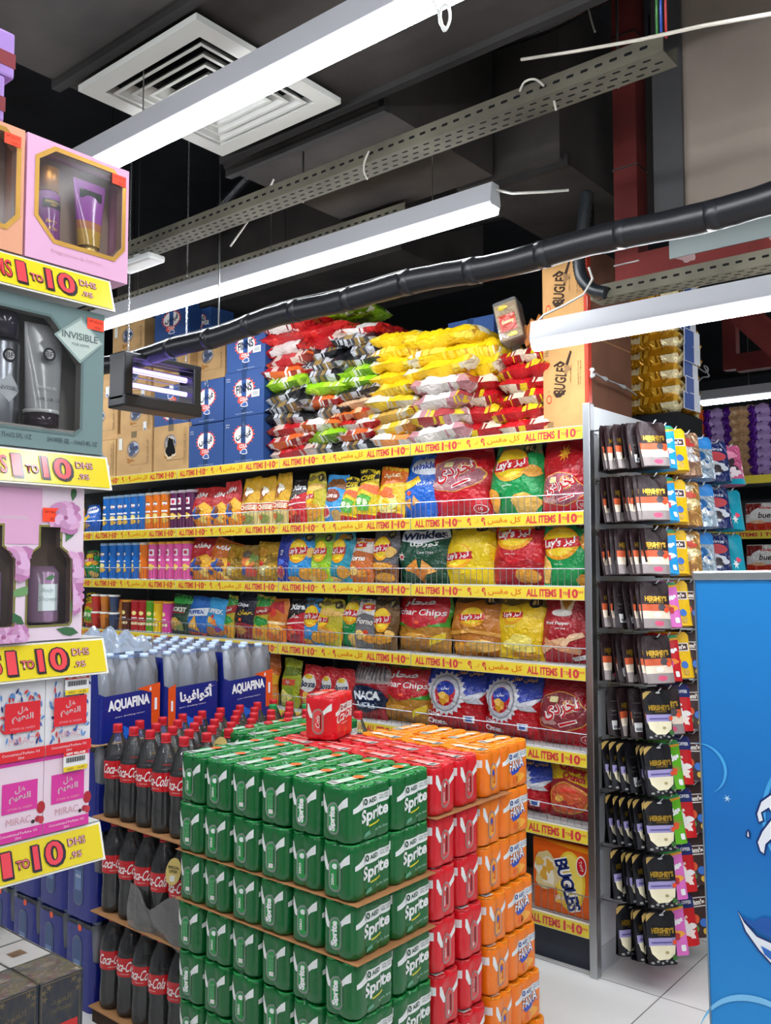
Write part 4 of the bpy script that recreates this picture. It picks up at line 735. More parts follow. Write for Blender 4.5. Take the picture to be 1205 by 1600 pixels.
# ---------------------------------------------------------------- flat snack packs piled on the top shelf
def pack_mesh(w, d, t, cols, seed, fin='film'):
    """lying pillow pack; front end at y=0, cols = list of (weight, hex)"""
    R = random.Random(seed); mb = MB(); nu, nv = 30, 16
    wv = [(R.uniform(5, 22), R.uniform(5, 22), R.uniform(0, 6.28), R.uniform(.3, 1)) for _ in range(7)]
    cv = [(R.uniform(2, 7), R.uniform(1, 5), R.uniform(0, 6.28)) for _ in range(5)]
    tot = sum(c[0] for c in cols)
    def col(u, v):
        n = sum(sin(a * u + b * v * 2 + c) for a, b, c in cv) / 5 + R.uniform(-.1, .1); q = min(.999, max(0, (n + 1) / 2)) * tot; s = 0
        q = min(tot * .999, max(0, (q - tot * .25) * 2))
        for c in cols:
            s += c[0]
            if q < s: return c[1] + ' ' + fin
        return cols[-1][1] + ' ' + fin
    J = {(i, j, k): Vector((R.uniform(-1, 1) * .003, R.uniform(-1, 1) * .003, R.uniform(-1, 1) * .0035)) for i in range(nu + 1) for j in range(nv + 1) for k in (1, -1)}
    def prof(x, p): return max(0, 1 - abs(x) ** p)
    def mk(sgn):
        def P(u, v):
            a, b = 2 * u - 1, 2 * v - 1
            pf = prof(a, 5) ** .5 * prof(b, 6) ** .5
            n = sum(q[3] * sin(q[0] * u + sgn * .7 + q[1] * v + q[2]) for q in wv) * .09
            z = sgn * t / 2 * pf * (1 + n) + .1 * t * n * (1 - pf)
            jj = J[(round(u * nu), round(v * nv), sgn)] if abs(a) < .97 and abs(b) < .97 else Vector((0, 0, 0)); return Vector((a * w / 2 * (1 - .03 * b * b), d * v + .006 * sin(9 * u + seed) * (1 - pf), t / 2 + z)) + jj
        return P
    mb.grid(mk(1), nu, nv, col, True); B = mk(-1); mb.grid(lambda u, v: B(1 - u, v), nu, nv, col, True)
    return mb.mesh('snack_multipack')
PK = {'redclear': ([(3, '#b01c22'), (2, '#c9b0a4'), (2, '#8f2a26'), (1, '#ece6e0'), (1, '#d9642c')], 'red and clear'), 'black': ([(4, '#1b1b1d'), (2, '#b9babd'), (1, '#45464a'), (1, '#8f7440'), (1, '#dcdcdc')], 'black and silver'),
      'lime': ([(4, '#8cc216'), (2, '#b4da3c'), (1, '#e6ecd2'), (1, '#5e8a12')], 'bright lime green'), 'red': ([(4, '#a81418'), (2, '#c42a26'), (1, '#7a1014'), (1, '#d8cfc8')], 'glossy red'), 'orange': ([(3, '#cf6a28'), (2, '#e0b48a'), (1, '#b8341e'), (1, '#efe6da')], 'orange and cream'),
      'yellow': ([(4, '#e8bd16'), (2, '#f2d44a'), (1, '#c9962a'), (1, '#e8e2c4')], 'golden yellow'), 'cheese': ([(3, '#e0bd2c'), (2, '#d8d0b8'), (2, '#c9a04a'), (1, '#b8762c')], 'yellow and clear'), 'clearred': ([(3, '#dcd4cc'), (2, '#b8848a'), (2, '#dcc22e'), (1, '#a83a3c')], 'clear pink and yellow'),
      'redyel': ([(4, '#b8141c'), (1, '#d8b81c'), (1, '#8f1a1c'), (1, '#dcc8b0')], 'red and yellow'), 'white': ([(3, '#dcd2c6'), (2, '#d88a4a'), (1, '#5a5048')], 'white and orange')}
PM = {}
def pack_get(n, s):
    k = (n, s)
    if k not in PM: PM[k] = pack_mesh(.3, .34, .06, PK[n][0], sum(map(ord, n)) + s * 17)
    return PM[k]
PILES = [  # xl, xr, bottom px, top px, colours bottom to top, name, set-back
    (409, 482, 722, 500, ['redclear', 'redclear', 'redclear', 'black', 'black', 'black', 'lime', 'redclear', 'redclear', 'red', 'red', 'red'], 'pile beside the blue cartons', .02),
    (468, 530, 716, 505, ['black', 'lime', 'orange', 'black', 'redclear', 'lime', 'black', 'black', 'black', 'redclear', 'red'], 'second pile', .03),
    (520, 584, 710, 505, ['black', 'redclear', 'red', 'orange', 'orange', 'black', 'lime', 'lime', 'black', 'black', 'black', 'red'], 'third pile', .035),
    (572, 646, 702, 520, ['white', 'cheese', 'cheese', 'cheese', 'yellow', 'yellow', 'yellow', 'yellow', 'yellow'], 'first yellow pile', .03),
    (634, 728, 696, 590, ['clearred', 'clearred', 'clearred', 'clearred'], 'stack of clear packs', .0), (704, 778, 690, 588, ['redyel', 'redyel', 'redyel', 'redyel'], 'pile beside the clear packs', .05), (630, 742, 588, 515, ['yellow', 'yellow', 'yellow'], 'heap over the clear packs', .03), (722, 782, 588, 530, ['yellow', 'yellow'], 'heap behind the leaning tub', .08),
    (772, 850, 684, 545, ['redyel', 'redyel', 'redyel', 'redyel', 'redyel', 'redyel'], 'pile beside the tall cartons', .035)]
for pi_, (xl, xr, yb, yt, cols, pn, off) in enumerate(PILES):
    Y = GY + off; xm = (xl + xr) / 2; a, b = onY(xl, 620, Y), onY(xr, 620, Y); zb = onY(xm, yb, Y).z; zt = onY(xm, yt, Y).z
    if zb < TOPZ + .06: zb = TOPZ
    st = (zt - zb) / len(cols)
    for i, c in enumerate(cols):
        o = bpy.data.objects.new('snack_multipack', pack_get(c, i % 3)); COL.objects.link(o); last = i == len(cols) - 1
        wd = (b.x - a.x) * RND.uniform(1.0, 1.14); o.scale = (wd / .3, 1.0, st * 1.24 / .06)
        o.location = ((a.x + b.x) / 2 + RND.uniform(-.025, .025), Y + RND.uniform(0, .03), zb + st * i); o.rotation_euler = (RND.uniform(-.05, .03), RND.uniform(-.07, .07), RND.uniform(-.16, .16))
        tag(o, '%s snack pack, %s from the bottom of the %s' % (PK[c][1], ORD[i], pn), 'snack pack', 'snack packs piled on the top shelf')
for (x, y, c, sc, lab) in ((520, 482, 'lime', .9, 'lime and white pack topmost under the pipe'), (560, 515, 'red', .9, 'glossy red pack sloping down toward the yellow packs'), (470, 500, 'red', .9, 'glossy red pack on top of the piles beside the blue cartons')):
    Y = GY + .12; p = onY(x, y, Y); o = bpy.data.objects.new('snack_multipack', pack_get(c, 1)); COL.objects.link(o); o.location = (p.x, Y, p.z - .03); o.scale = (1.25, .9, 1.2); o.rotation_euler = (0, .0 if c == 'lime' else .1, .1); tag(o, lab, 'snack pack', 'snack packs piled on the top shelf')
# leaning clear tub of sweets
Y = GY + .1; p = onY(800, 530, Y)
t = empty('sweet_tub', p, (-.12, -.24, .25), 'clear plastic tub of yellow and red sweets leaning on the packs', 'tub'); w, h, d = .115, .2, .1
MB().rbox(-w / 2, w / 2, 0, d, 0, h, .014, '#e6e8ea clear14').obj('shell', t)
MB().rbox(-w * .46, w * .46, .004, d * .9, .006, h * .92, .008, '#b58a2a film').obj('sweets', t)
mb = MB(); art(mb, [('p', rect(.16, .82, .22, .62), '#b5402c film'), ('t', 'Gummy', .5, .44, .12, '#f0dc9a film', {'w': .5, 'bold': .03}), ('p', blob(.4, .8, .2, .06, 3), '#c8b02a film'), ('p', blob(.6, .12, .2, .05, 5), '#e0c04a film')], plane_map((-w / 2, -.0005, 0), (1, 0, 0), (0, 0, 1)), None, .0005, .0003, w, h); mb.obj('sticker', t)
p = onY(838, 520, GY + .16); o = bpy.data.objects.new('snack_multipack', pack_get('white', 1)); COL.objects.link(o); o.location = p - Vector((.02, 0, .06)); o.scale = (.35, .5, 2.2); tag(o, 'clear wrapped packet between the leaning tub and tall cartons', 'snack pack')

# gold foil packs on the far half of the shelving
def gold_pack():
    t = bpy.data.objects.new('gold_pack', pack_mesh(.3, .26, .07, [(4, '#b07a12'), (2, '#d8a836'), (1, '#8a5a0c'), (1, '#efe0b0')], 5, 'foil')); COL.objects.link(t)
    mb = MB(); P = plane_map((.152, .04, .012), (0, 1, 0), (0, 0, 1)); put_poly(mb, rect(-.01, .17, 0, .058), '#dfe3ea paper', P, .002); put_poly(mb, rect(.0, .1, .002, .055), '#33549c paper', P, .003); mb.obj('label', t); return t
GP = Proto(gold_pack())
for k in range(10):
    z = onY(1040, 655, 4.1).z + .073 * k; GP.put((EX - .02 + RND.uniform(-.012, .012), 3.93, z), (0, 0, RND.uniform(-.06, .06)), 'gold foil pack with blue side label, %s from the bottom of the tall stack' % ORD[k], 'gold packs stacked behind the tall cartons', 'snack pack', (1, 1, 1.4))
bx = onY(1040, 655, 4.1).z
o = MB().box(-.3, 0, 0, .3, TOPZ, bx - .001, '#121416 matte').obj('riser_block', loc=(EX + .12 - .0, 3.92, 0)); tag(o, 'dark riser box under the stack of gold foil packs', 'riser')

# ---------------------------------------------------------------- insect killer hanging from two chains
c = onX(182, 590, -3.55); c2 = onX(303, 610, -3.55); L0 = c2.y - c.y
t = empty('insect_killer', (-3.55, c.y, (c.z + c2.z) / 2 - .11), label='black insect killer lamp with two violet tubes hanging on chains', cat='insect killer'); H0 = .215
MB().rbox(-.06, .06, 0, .05, 0, H0, .01, '#1b1d21 plas').obj('end_cap', t); MB().rbox(-.06, .06, L0 - .05, L0, 0, H0, .01, '#1b1d21 plas').obj('end_cap', t)
MB().rbox(-.07, .07, .0, L0, -.03, .03, .01, '#1b1d21 plas').obj('tray', t); MB().rbox(-.06, .06, 0, L0, H0 - .015, H0 + .01, .006, '#23262b plas').obj('top_bar', t)
for z in (.155, .085): MB().lathe([(.013, .05), (.013, L0 - .05)], '#9a86ff glow5', 14, mat=Matrix.Rotation(-pi / 2, 4, 'X') @ Matrix.Translation((0, -z, 0)) if 0 else Matrix.Translation((.0, 0, z)) @ Matrix.Rotation(-pi / 2, 4, 'X')).obj('tube', t)
mb = MB()
for sx in (-.055, .055):
    for k in range(7): mb.tube([(sx, .05, .035 + .025 * k), (sx, L0 - .05, .035 + .025 * k)], .0016, '#8d8f92 metal', 4)
mb.obj('grille', t)
def chain(y, z0, z1):
    mb = MB(); n = int((z1 - z0) / .016)
    for i in range(n):
        zc = z0 + .016 * i; pts = [(.004 * cos(a) * (i % 2), .004 * cos(a) * (1 - i % 2), zc + .0095 * sin(a)) for a in [2 * pi * k / 8 for k in range(9)]]; mb.tube(pts, .0013, '#c4c5c6 metal', 4)
    return mb
for y in (.06, L0 - .05): chain(y, 0, 4.3 - H0 - t.location.z).obj('chain', t, (0, y, H0))
# ---------------------------------------------------------------- pouches on the peg hooks
def pouch_mesh(base, items, seed, w=.125, h=.185, thick=.034, fin='film', clear=None):
    R = random.Random(seed); mb = MB(); ph = [R.uniform(0, 6.28) for _ in range(4)]
    def P(a, b, off=0):
        u, v = a / w, b / h; e = 2 * u - 1
        t = thick / 2 * (max(0, 1 - v) ** .7) * max(0, 1 - abs(e) ** 3) ** .5 + .0015
        t += .0035 * sin(7 * u + ph[0] + 5 * v) * max(0, 1 - e * e) + .002 * sin(13 * v + 6 * u + ph[1]) * max(0, 1 - e * e)
        r = .5 * w - (.012 * max(0, (v - .93) / .07) ** 2)
        return Vector((t + off + .01 * (1 - v) ** 2, e * r, b - h + .014))
    B = lambda u, v: (lambda q: Vector((-q.x * .8, q.y, q.z)))(P((1 - u) * w, v * h))
    k = base if ' ' in base else base + ' ' + fin
    mb.grid(lambda u, v: P(u * w, v * h), 10, 14, k).grid(B, 8, 10, k)
    vs = [P(u * w, 0) for u in [i / 10 for i in range(11)]] + [Vector((-P(u * w, 0).x * .8, P(u * w, 0).y, P(u * w, 0).z)) for u in [i / 10 for i in range(10, -1, -1)]]
    mb.add(vs, [tuple(range(len(vs)))[::-1]], k)
    art(mb, items, P, .014, .0008, .0004, w, h)
    return mb.mesh('pouch')
GOLD = '#c9a03a gold'
H_RED = [('p', rect(.03, .97, .3, .52), '#c85a34 pouch'), ('p', ell(.68, .45, .14, .08), '#4a4448 pouch'), ('p', rect(.03, .97, .22, .38), '#e0cfb8 pouch'), ('p', rect(.03, .97, .02, .22), '#8d8280 pouch'), ('p', ell(.55, .12, .16, .055), '#c8486a pouch'), ('p', ell(.5, .3, .13, .06), '#f0e6d6 pouch'),
         ('t', "HERSHEY'S", .5, .64, .11, GOLD, {'w': .76, 'bold': .05}), ('t', 'BITES', .5, .56, .035, GOLD, {'w': .5}), ('p', ell(.82, .4, .09, .05), '#e8502c pouch'), ('p', ell(.5, .94, .09, .018), '#0d0a0a matte')]
H_BLK = [('p', [(.0, .8), (.3, .97), (.1, .97), (0, .93)], '#c9a860 pouch'), ('p', rect(.04, .96, .34, .5), '#9d93c0 pouch'), ('p', rect(.12, .8, .4, .43), '#5a5490 pouch'), ('p', [(.06, .36), (.94, .36), (.88, .2), (.66, .1), (.3, .1), (.1, .22)], '#e6dcba pouch'), ('p', ell(.62, .23, .06, .03), '#a89a6a pouch')] + [('p', ell(.1 + .16 * k, .05 + .03 * (k % 2), .05, .022), '#8f8f8a pouch') for k in range(6)] + [('t', "HERSHEY'S", .52, .64, .11, GOLD, {'w': .76, 'bold': .05}), ('t', 'COOKIES', .55, .56, .03, GOLD, {'w': .4}), ('p', ell(.9, .42, .08, .045), '#e8502c pouch'), ('p', blob(.86, .14, .1, .05, 3), '#3e6a34 pouch'), ('p', ell(.5, .94, .09, .018), '#dadada matte')]
def H_BACK(c): return [('p', rect(.12, .6, .12, .3), '#d8d6d2 paper'), ('p', rect(.16, .5, .14, .2), '#77777a paper'), ('t', 'NUTRITION FACTS', .5, .5, .03, c, {'w': .7}), ('t', 'ingredients sugar cocoa milk', .5, .42, .02, c, {'w': .8}), ('t', 'best before see pack', .5, .7, .025, c, {'w': .7})]
SKIT = lambda c2, tc: [('p', [(.0, .86), (1, .92), (1, .98), (0, .96)], '#3c9a5a pouch'), ('p', [(.0, .78), (1, .88), (1, .92), (0, .86)], '#e8a02c pouch'), ('t', 'Skittles', .5, .62, .14, '#f4f2f0 pouch', {'w': .84, 'bold': .06, 'rot': .2}), ('p', blob(.5, .4, .34, .12, 4, .2), c2 + ' pouch'), ('p', blob(.6, .36, .14, .07, 6), tc + ' pouch'), ('p', blob(.34, .44, .1, .06, 7), '#e8c83a pouch'), ('p', rrect(.72, .88, .08, .2, .03), '#eceae6 pouch')]
MM = lambda bg: [('p', rect(.08, .94, .58, .76), '#e6e2da pouch'), ('p', rect(.12, .9, .6, .74), '#4a2a22 pouch'), ('t', "m&m's", .5, .67, .1, '#ece6dc pouch', {'w': .66, 'bold': .06}), ('p', ell(.4, .36, .14, .09), '#e0582c pouch'), ('p', ell(.66, .28, .13, .08), '#3a70c0 pouch'), ('p', ell(.34, .18, .12, .07), '#4a9a3a pouch'), ('p', ell(.68, .12, .1, .06), '#c8a03a pouch')]
MALT = [('p', rect(0, 1, .72, 1), '#1c2c6c paper'), ('t', 'SPECIAL OFFER', .5, .84, .07, '#f0f2f6 paper', {'w': .8, 'bold': .03}), ('p', blob(.55, .36, .3, .14, 4, .3), '#eae4de pouch'), ('p', blob(.7, .22, .16, .08, 6, .3), '#f2ded2 pouch'), ('p', ell(.3, .2, .1, .06), '#c8862c pouch'), ('t', ar('مالت'), .4, .58, .1, '#f2e4da pouch', {'w': .5, 'bold': .05})]
POUCH = {  # base, artwork, finish, wording
    'hred': ('#2a1a1c', H_RED, 'pouch', 'dark brown chocolate pouch with gold lettering'), 'hback': ('#211618', H_BACK('#8f8a86 pouch'), 'pouch', 'dark pouch showing its plain back'), 'hblk': ('#17161a', H_BLK, 'pouch', 'black white-chocolate pouch with lavender band'), 'hbback': ('#141317', H_BACK('#77777c pouch'), 'pouch', 'black pouch turned to its back'),
    'blue': ('#1f9ad8', SKIT('#f2f6fa', '#e0506a'), 'pouch', 'sky blue sweet pouch'), 'mmy': ('#e8b80e', MM(0), 'pouch', 'yellow chocolate peanut pouch'), 'pink': ('#e070c0', SKIT('#f0a83a', '#c83a3a'), 'pouch', 'pink sweet pouch'), 'sred': ('#c8141e', SKIT('#e8862c', '#c83a8a'), 'pouch', 'red sweet pouch'), 'green': ('#62b41c', SKIT('#8a9a3a', '#e85a2c'), 'pouch', 'lime green sour sweet pouch'),
    'malt': ('#c8161c', MALT, 'pouch', 'red malt ball pouch with navy header'), 'mmb': ('#3a221e', MM(0), 'pouch', 'brown chocolate sweet pouch'), 'goldc': ('#b98a4a', [('p', blob(.5, .5, .36, .2, 4, .3), '#e0c890 foil'), ('p', blob(.4, .2, .3, .12, 7, .3), '#8a5a24 pouch'), ('p', blob(.6, .7, .2, .1, 9, .3), '#c8402c pouch'), ('p', blob(.5, .84, .3, .08, 2, .2), '#e8dcc0 foil'), ('p', blob(.4, .36, .1, .06, 3), '#3a5aa0 pouch')], 'foil', 'gold chocolate coin bag'),
    'silver': ('#a88468', [('p', blob(.5, .5, .36, .2, 5, .3), '#dcd8d6 foil'), ('p', blob(.4, .24, .3, .12, 8, .3), '#6a4a34 pouch'), ('p', blob(.6, .74, .2, .1, 9, .3), '#b03a34 pouch')], 'foil', 'silver and brown chocolate bag'), 'clearb': ('#b5c6d2', [('p', rect(0, 1, .72, 1), '#2f7fc4 pouch'), ('p', blob(.45, .46, .3, .16, 5, .3), '#3a78b8 foil'), ('p', blob(.6, .3, .2, .12, 8, .3), '#e6ecf0 foil'), ('p', blob(.5, .2, .2, .07, 8, .3), '#8aa4b8 foil'), ('p', blob(.3, .62, .12, .07, 2), '#e0e6ea foil')], 'foil', 'clear bag of blue wrapped sweets'),
    'ore': ('#1d2a5c', [('p', ell(.5, .62, .4, .12), '#b8444a pouch'), ('p', blob(.5, .34, .34, .16, 3, .2), '#c9ccd2 pouch'), ('p', blob(.45, .3, .2, .1, 5, .2), '#3a3236 pouch'), ('t', 'minis', .5, .8, .08, '#eef0f4 pouch', {'w': .6})], 'film', 'navy mini biscuit bag'), 'teal': ('#159ab0', [('p', star(.6, .26, .05, .14, 6), '#f2f0ee pouch'), ('p', blob(.72, .36, .1, .06, 4), '#e8506a pouch'), ('p', blob(.4, .6, .06, .04, 4), '#12828f pouch')], 'pouch', 'plain teal sweet bag'),
    'pinkt': ('#c85a84', [('p', rect(0, 1, .0, .14), '#159ab0 pouch'), ('p', blob(.45, .5, .3, .2, 5, .3), '#3a2a34 pouch'), ('p', blob(.6, .3, .2, .12, 7, .3), '#e8d8dc pouch'), ('p', blob(.5, .74, .3, .1, 3), '#e890ac pouch')], 'film', 'pink and dark sweet bag')}
PCH = {k: pouch_mesh(v[0], v[1], i * 7 + 1, fin=v[2]) for i, (k, v) in enumerate(POUCH.items())}
COLS = {  # what hangs on each peg, nearest the panel first; one list per row
    0: [['hred'] * 3 + ['hred', 'hback', 'hred', 'hback', 'hred', 'hred'], ['hred', 'hback'] + ['hred'] * 5 + ['hred'], ['hred', 'hred', 'hback', 'hred', 'hred', 'hred', 'hred', 'hred'], ['hred', 'hred', 'hback', 'hback', 'hred', 'hred', 'hred'], ['hred', 'hred', 'hback', 'hred', 'hred', 'hred', 'hred'],
        ['hback', 'hred', 'hred', 'hback', 'hred', 'hblk'], ['hblk', 'hblk', 'hblk', 'hbback', 'hblk', 'hblk', 'hblk'], ['hblk', 'hblk', 'hblk', 'hblk', 'hblk', 'hblk', 'hblk'], ['hblk', 'hblk', 'hblk', 'hblk', 'hbback', 'hblk'], ['hblk', 'hblk', 'hblk', 'hblk', 'hblk']],
    1: [['blue'] * 3, ['blue'] * 3, ['blue'] * 3, ['pink'] * 3, ['sred'] * 3, ['hred'] * 2, ['green'] * 3, ['green'] * 3, ['pink'] * 2, ['pink'] * 3],
    2: [['mmy'] * 4, ['mmy'] * 3, ['mmy'] * 3, ['mmy'] * 3, ['mmy'] * 3, ['malt'] * 2, ['malt'] * 2, ['malt'] * 3, ['malt'] * 3, ['malt'] * 2],
    3: [['silver'] * 4, ['goldc'] * 4, ['mmb', 'goldc', 'goldc', 'goldc'], ['mmb'] * 3, ['mmb'] * 3, ['mmb'] * 3, ['mmb'] * 3, ['mmb'] * 3, ['mmb'] * 3, ['mmb'] * 3],
    4: [['clearb'] * 3, ['clearb'] * 3, ['clearb'] * 3], 5: [['ore', 'clearb', 'ore'], ['ore'] * 3, ['ore'] * 3], 6: [['pinkt'] * 3, ['teal'] * 2, ['teal'] * 2]}
ROWN = ['top', 'second', 'third', 'fourth', 'fifth', 'sixth', 'seventh', 'eighth', 'ninth', 'bottom']
for j, rows in COLS.items():
    for k, lst in enumerate(rows):
        n = len(lst)
        for i, nm in enumerate(lst):
            o = bpy.data.objects.new('sweet_pouch', PCH[nm]); COL.objects.link(o)
            x = .236 - (n - 1 - i) * (.215 / max(7, n)) - (.008 if j else 0)
            tw = RND.choice((-.5, -.25, -.1, .0, .15, .3, .45)) if i < n - 1 else RND.uniform(-.1, .1)
            o.location = (EX + x, GY + PEG_Y[j], PEG_Z[k] - .003); o.rotation_euler = (RND.uniform(-.04, .04), -.06 - .14 * (i / max(1, n - 1)) * (.5 + .5 * (j > 0)), (-.72 + tw) if i == n - 1 else (-.28 - .12 * (j > 0) + tw * .6))
            o.scale = (1, .93, 1)
            if j >= 3: o.scale = (1, 1.0, 1.06)
            nxt = ' and outermost' if i == n - 1 and n > 1 else ''
            tag(o, '%s, %s%s on the %s peg row, peg %s from post' % (POUCH[nm][3].replace(' with gold lettering', '').replace(' with lavender band', '').replace(' with navy header', ''), ORD[i], '', ROWN[k], ORD[j]), 'sweet pouch', 'pouches on the end panel')
# ---------------------------------------------------------------- can multipacks stacked in the middle
CR, PWX, PLY, CHT = .0285, .122, .166, .1465          # can radius, pack width, pack length, layer height
def pack_outline(r=.0285, lx=2, ly=3, n=8):
    """rounded outline of lx x ly cans under tight film"""
    pts = []
    hx, hy = (lx - 1) * r, (ly - 1) * r
    def arc(cx, cy, a0, a1, m):
        for i in range(m + 1): a = a0 + (a1 - a0) * i / m; pts.append((cx + r * cos(a), cy + r * sin(a)))
    dip = .0052
    def side(x0, y0, x1, y1, nx, ny, cnt):
        """bulging cans along one side between two corner cans"""
        for c in range(cnt):
            for i in range(1, 8):
                q = (c + i / 8); bul = abs(cos(pi * (q))) ** .6
                pts.append((x0 + (x1 - x0) * q / cnt - nx * dip * (1 - bul), y0 + (y1 - y0) * q / cnt - ny * dip * (1 - bul)))
    arc(-hx, -hy, pi, 1.5 * pi, n); side(-hx, -hy - r, hx, -hy - r, 0, -1, lx - 1)
    arc(hx, -hy, -pi / 2, 0, n); side(hx + r, -hy, hx + r, hy, 1, 0, ly - 1)
    arc(hx, hy, 0, pi / 2, n); side(hx, hy + r, -hx, hy + r, 0, 1, lx - 1)
    arc(-hx, hy, pi / 2, pi, n); side(-hx - r, hy, -hx - r, -hy, -1, 0, ly - 1)
    return pts
OUT = pack_outline()
LEN = [0]
for i in range(len(OUT)): a, b = OUT[i], OUT[(i + 1) % len(OUT)]; LEN.append(LEN[-1] + math.hypot(b[0] - a[0], b[1] - a[1]))
PER = LEN[-1]
def wrap(s, z, off=0):
    """point on the film at distance s round the pack (0 = corner start on the -X side) and height z"""
    s %= PER; lo, hi = 0, len(OUT)
    while hi - lo > 1:
        m = (lo + hi) // 2
        if LEN[m] <= s: lo = m
        else: hi = m
    a, b = OUT[lo], OUT[(lo + 1) % len(OUT)]; t = (s - LEN[lo]) / max(1e-9, LEN[lo + 1] - LEN[lo]); x, y = a[0] + (b[0] - a[0]) * t, a[1] + (b[1] - a[1]) * t
    dx, dy = b[0] - a[0], b[1] - a[1]; l = math.hypot(dx, dy); k = 1
    edge = .009
    if z < edge: k = 1 - .1 * (1 - z / edge) ** 2
    if z > CHT - .004 - edge: k = 1 - .12 * ((z - (CHT - .004 - edge)) / edge) ** 2
    return Vector(((x + dy / l * off) * k, (y - dx / l * off) * k, z))
R_ = .0285; S_FRONT = pi / 2 * R_ / 2                      # middle of first corner arc
S_Y0 = LEN[8] + R_                                          # centre of the -Y short side
S_X1 = LEN[8 + 7 + 9] + 2 * R_ - 0                          # centre of the +X long side (approx.)
for i in range(len(OUT)):
    if OUT[i][0] > 0 and abs(OUT[i][1]) < .004 and OUT[i][0] > .05: S_X1 = LEN[i]; break
for i in range(len(OUT)):
    if OUT[i][1] < 0 and abs(OUT[i][0]) < .004 and OUT[i][1] < -.07: S_Y0 = LEN[i]; break
HT = CHT - .004
def can_pack(kind, var=0):
    base, cap, tint = {'s': ('#08602a', '#1c8a40', '#1f8a40'), 'c': ('#d31522', '#d83a3e', '#d8484a'), 'f': ('#f07a12', '#f5921e', '#f6a23a')}[kind]
    bk = base + ' shrink'; t = empty('can_multipack', label='x', cat='can pack')
    mb = MB(); n = len(OUT); zs = [0, .004, .009, .03, .07, .1, .12, HT - .009, HT - .004, HT]
    vs = [wrap(LEN[i], z) for z in zs for i in range(n)]
    fs = [(j * n + i, j * n + (i + 1) % n, (j + 1) * n + (i + 1) % n, (j + 1) * n + i) for j in range(len(zs) - 1) for i in range(n)]
    mb.add(vs, fs, bk, True)
    mb.add([(p.x * .99, p.y * .99, HT - .003) for p in [wrap(LEN[i], HT) for i in range(n)]], [tuple(range(n))], bk)
    mb.obj('shrink_film', t)
    # can tops under the film
    for ix in (-1, 1):
        for iy in (-2, 0, 2): MB().lathe([(.0272, HT - .006), (.0272, HT - .0005), (.025, HT + .0012), (.0235, HT - .0005), (0, HT - .0005)], cap + ' film', 16, (ix * R_, iy * R_, 0)).obj('can_lid', t)
    # white band sweeping up, price wording, brand lettering
    W = lambda a, b, off=0: wrap(a, b, off)
    white = '#e4e6e2 shrink'; mb = MB(); L = 3 * R_
    def lab(sc, half, both):
        band = [(-half, .078), (-half * .62, .084), (half, .093), (half, .116), (half * .2, .113), (-half * .5, .112), (-half * .72, .1), (-half, .09)] if both else [(-half, .094), (-half * .75, .072), (-half * .35, .068), (half * .3, .078), (half * .6, .09), (half, .098), (half, .122), (half * .7, .112), (half * .3, .094), (-half * .3, .078), (-half * .6, .086), (-half * .85, .116), (-half, .118)]
        return [(sc + a, b) for a, b in band]
    put_poly(mb, lab(S_X1 + .006, .078, True), white, W, .0006, .008)
    put_poly(mb, lab(S_Y0, .045, False), white, W, .0006, .008)
    S_X0 = S_X1 + PER / 2; S_YB = S_Y0 + PER / 2
    put_poly(mb, lab(S_X0, .078, True), white, W, .0006, .008); put_poly(mb, lab(S_YB, .045, False), white, W, .0006, .008)
    mb.obj('white_band', t)
    dk = {'s': '#17452a', 'c': '#8a1018', 'f': '#23408a'}[kind] + ' shrink'
    def letter(sc):
        mb = MB()
        put_text(mb, '10', sc - .014, .1, .0175, dk, W, .0012, rot=.1, bold=.045, step=.008); put_text(mb, 'AED', sc + .014, .102, .012, dk, W, .0012, rot=.1, bold=.03, step=.008)
        put_text(mb, 'SPECIAL OFFER', sc + .058, .1085, .0055, dk, W, .0012, w=.04, rot=.08, step=.008); put_text(mb, 'NORMAL CANS', sc + .058, .101, .0055, dk, W, .0012, w=.038, rot=.08, step=.008)
        if kind == 's':
            put_text(mb, 'Sprite', sc + .024, .064, .043, white, W, .0012, w=.108, rot=.12, shear=.14, bold=.035, step=.007)
            put_poly(mb, [(sc + .0, .035), (sc + .045, .041), (sc + .045, .045), (sc + .0, .039)], '#d8d02a shrink', W, .0012, .008)
            put_poly(mb, [(sc - .016, .008), (sc + .006, .016), (sc + .002, .026), (sc - .012, .02)], '#5c9a78 shrink', W, .0012, .008)
            put_text(mb, 'lemon lime', sc + .05, .026, .008, '#9ac4aa shrink', W, .0012, rot=.1, step=.008)
        elif kind == 'f':
            put_poly(mb, [(sc - .012, .058), (sc + .056, .072), (sc + .05, .058), (sc + .02, .046), (sc - .006, .042)], '#2a49b8 shrink', W, .0012, .007)
            put_text(mb, 'FANTA', sc + .022, .073, .036, '#23408a shrink', W, .0016, w=.083, rot=.12, bold=.05, step=.007); put_text(mb, 'FANTA', sc + .021, .074, .031, '#f6f4f0 shrink', W, .0021, w=.077, rot=.12, bold=.012, step=.007)
            put_poly(mb, blob(sc + .034, .03, .028, .018, 4), '#f4a838 shrink', W, .0012, .008); put_poly(mb, ell(sc + .012, .026, .014, .012), '#e8641c shrink', W, .0012, .008)
        else:
            put_text(mb, 'Coca-Cola', sc + .01, .076, .034, white, W, .0012, w=.13, rot=.1, shear=.35, bold=.015, step=.007); put_text(mb, 'original taste', sc + .01, .05, .008, white, W, .0012, rot=.08, step=.008)
        return mb
    letter(S_X1 - .012).obj('lettering', t)
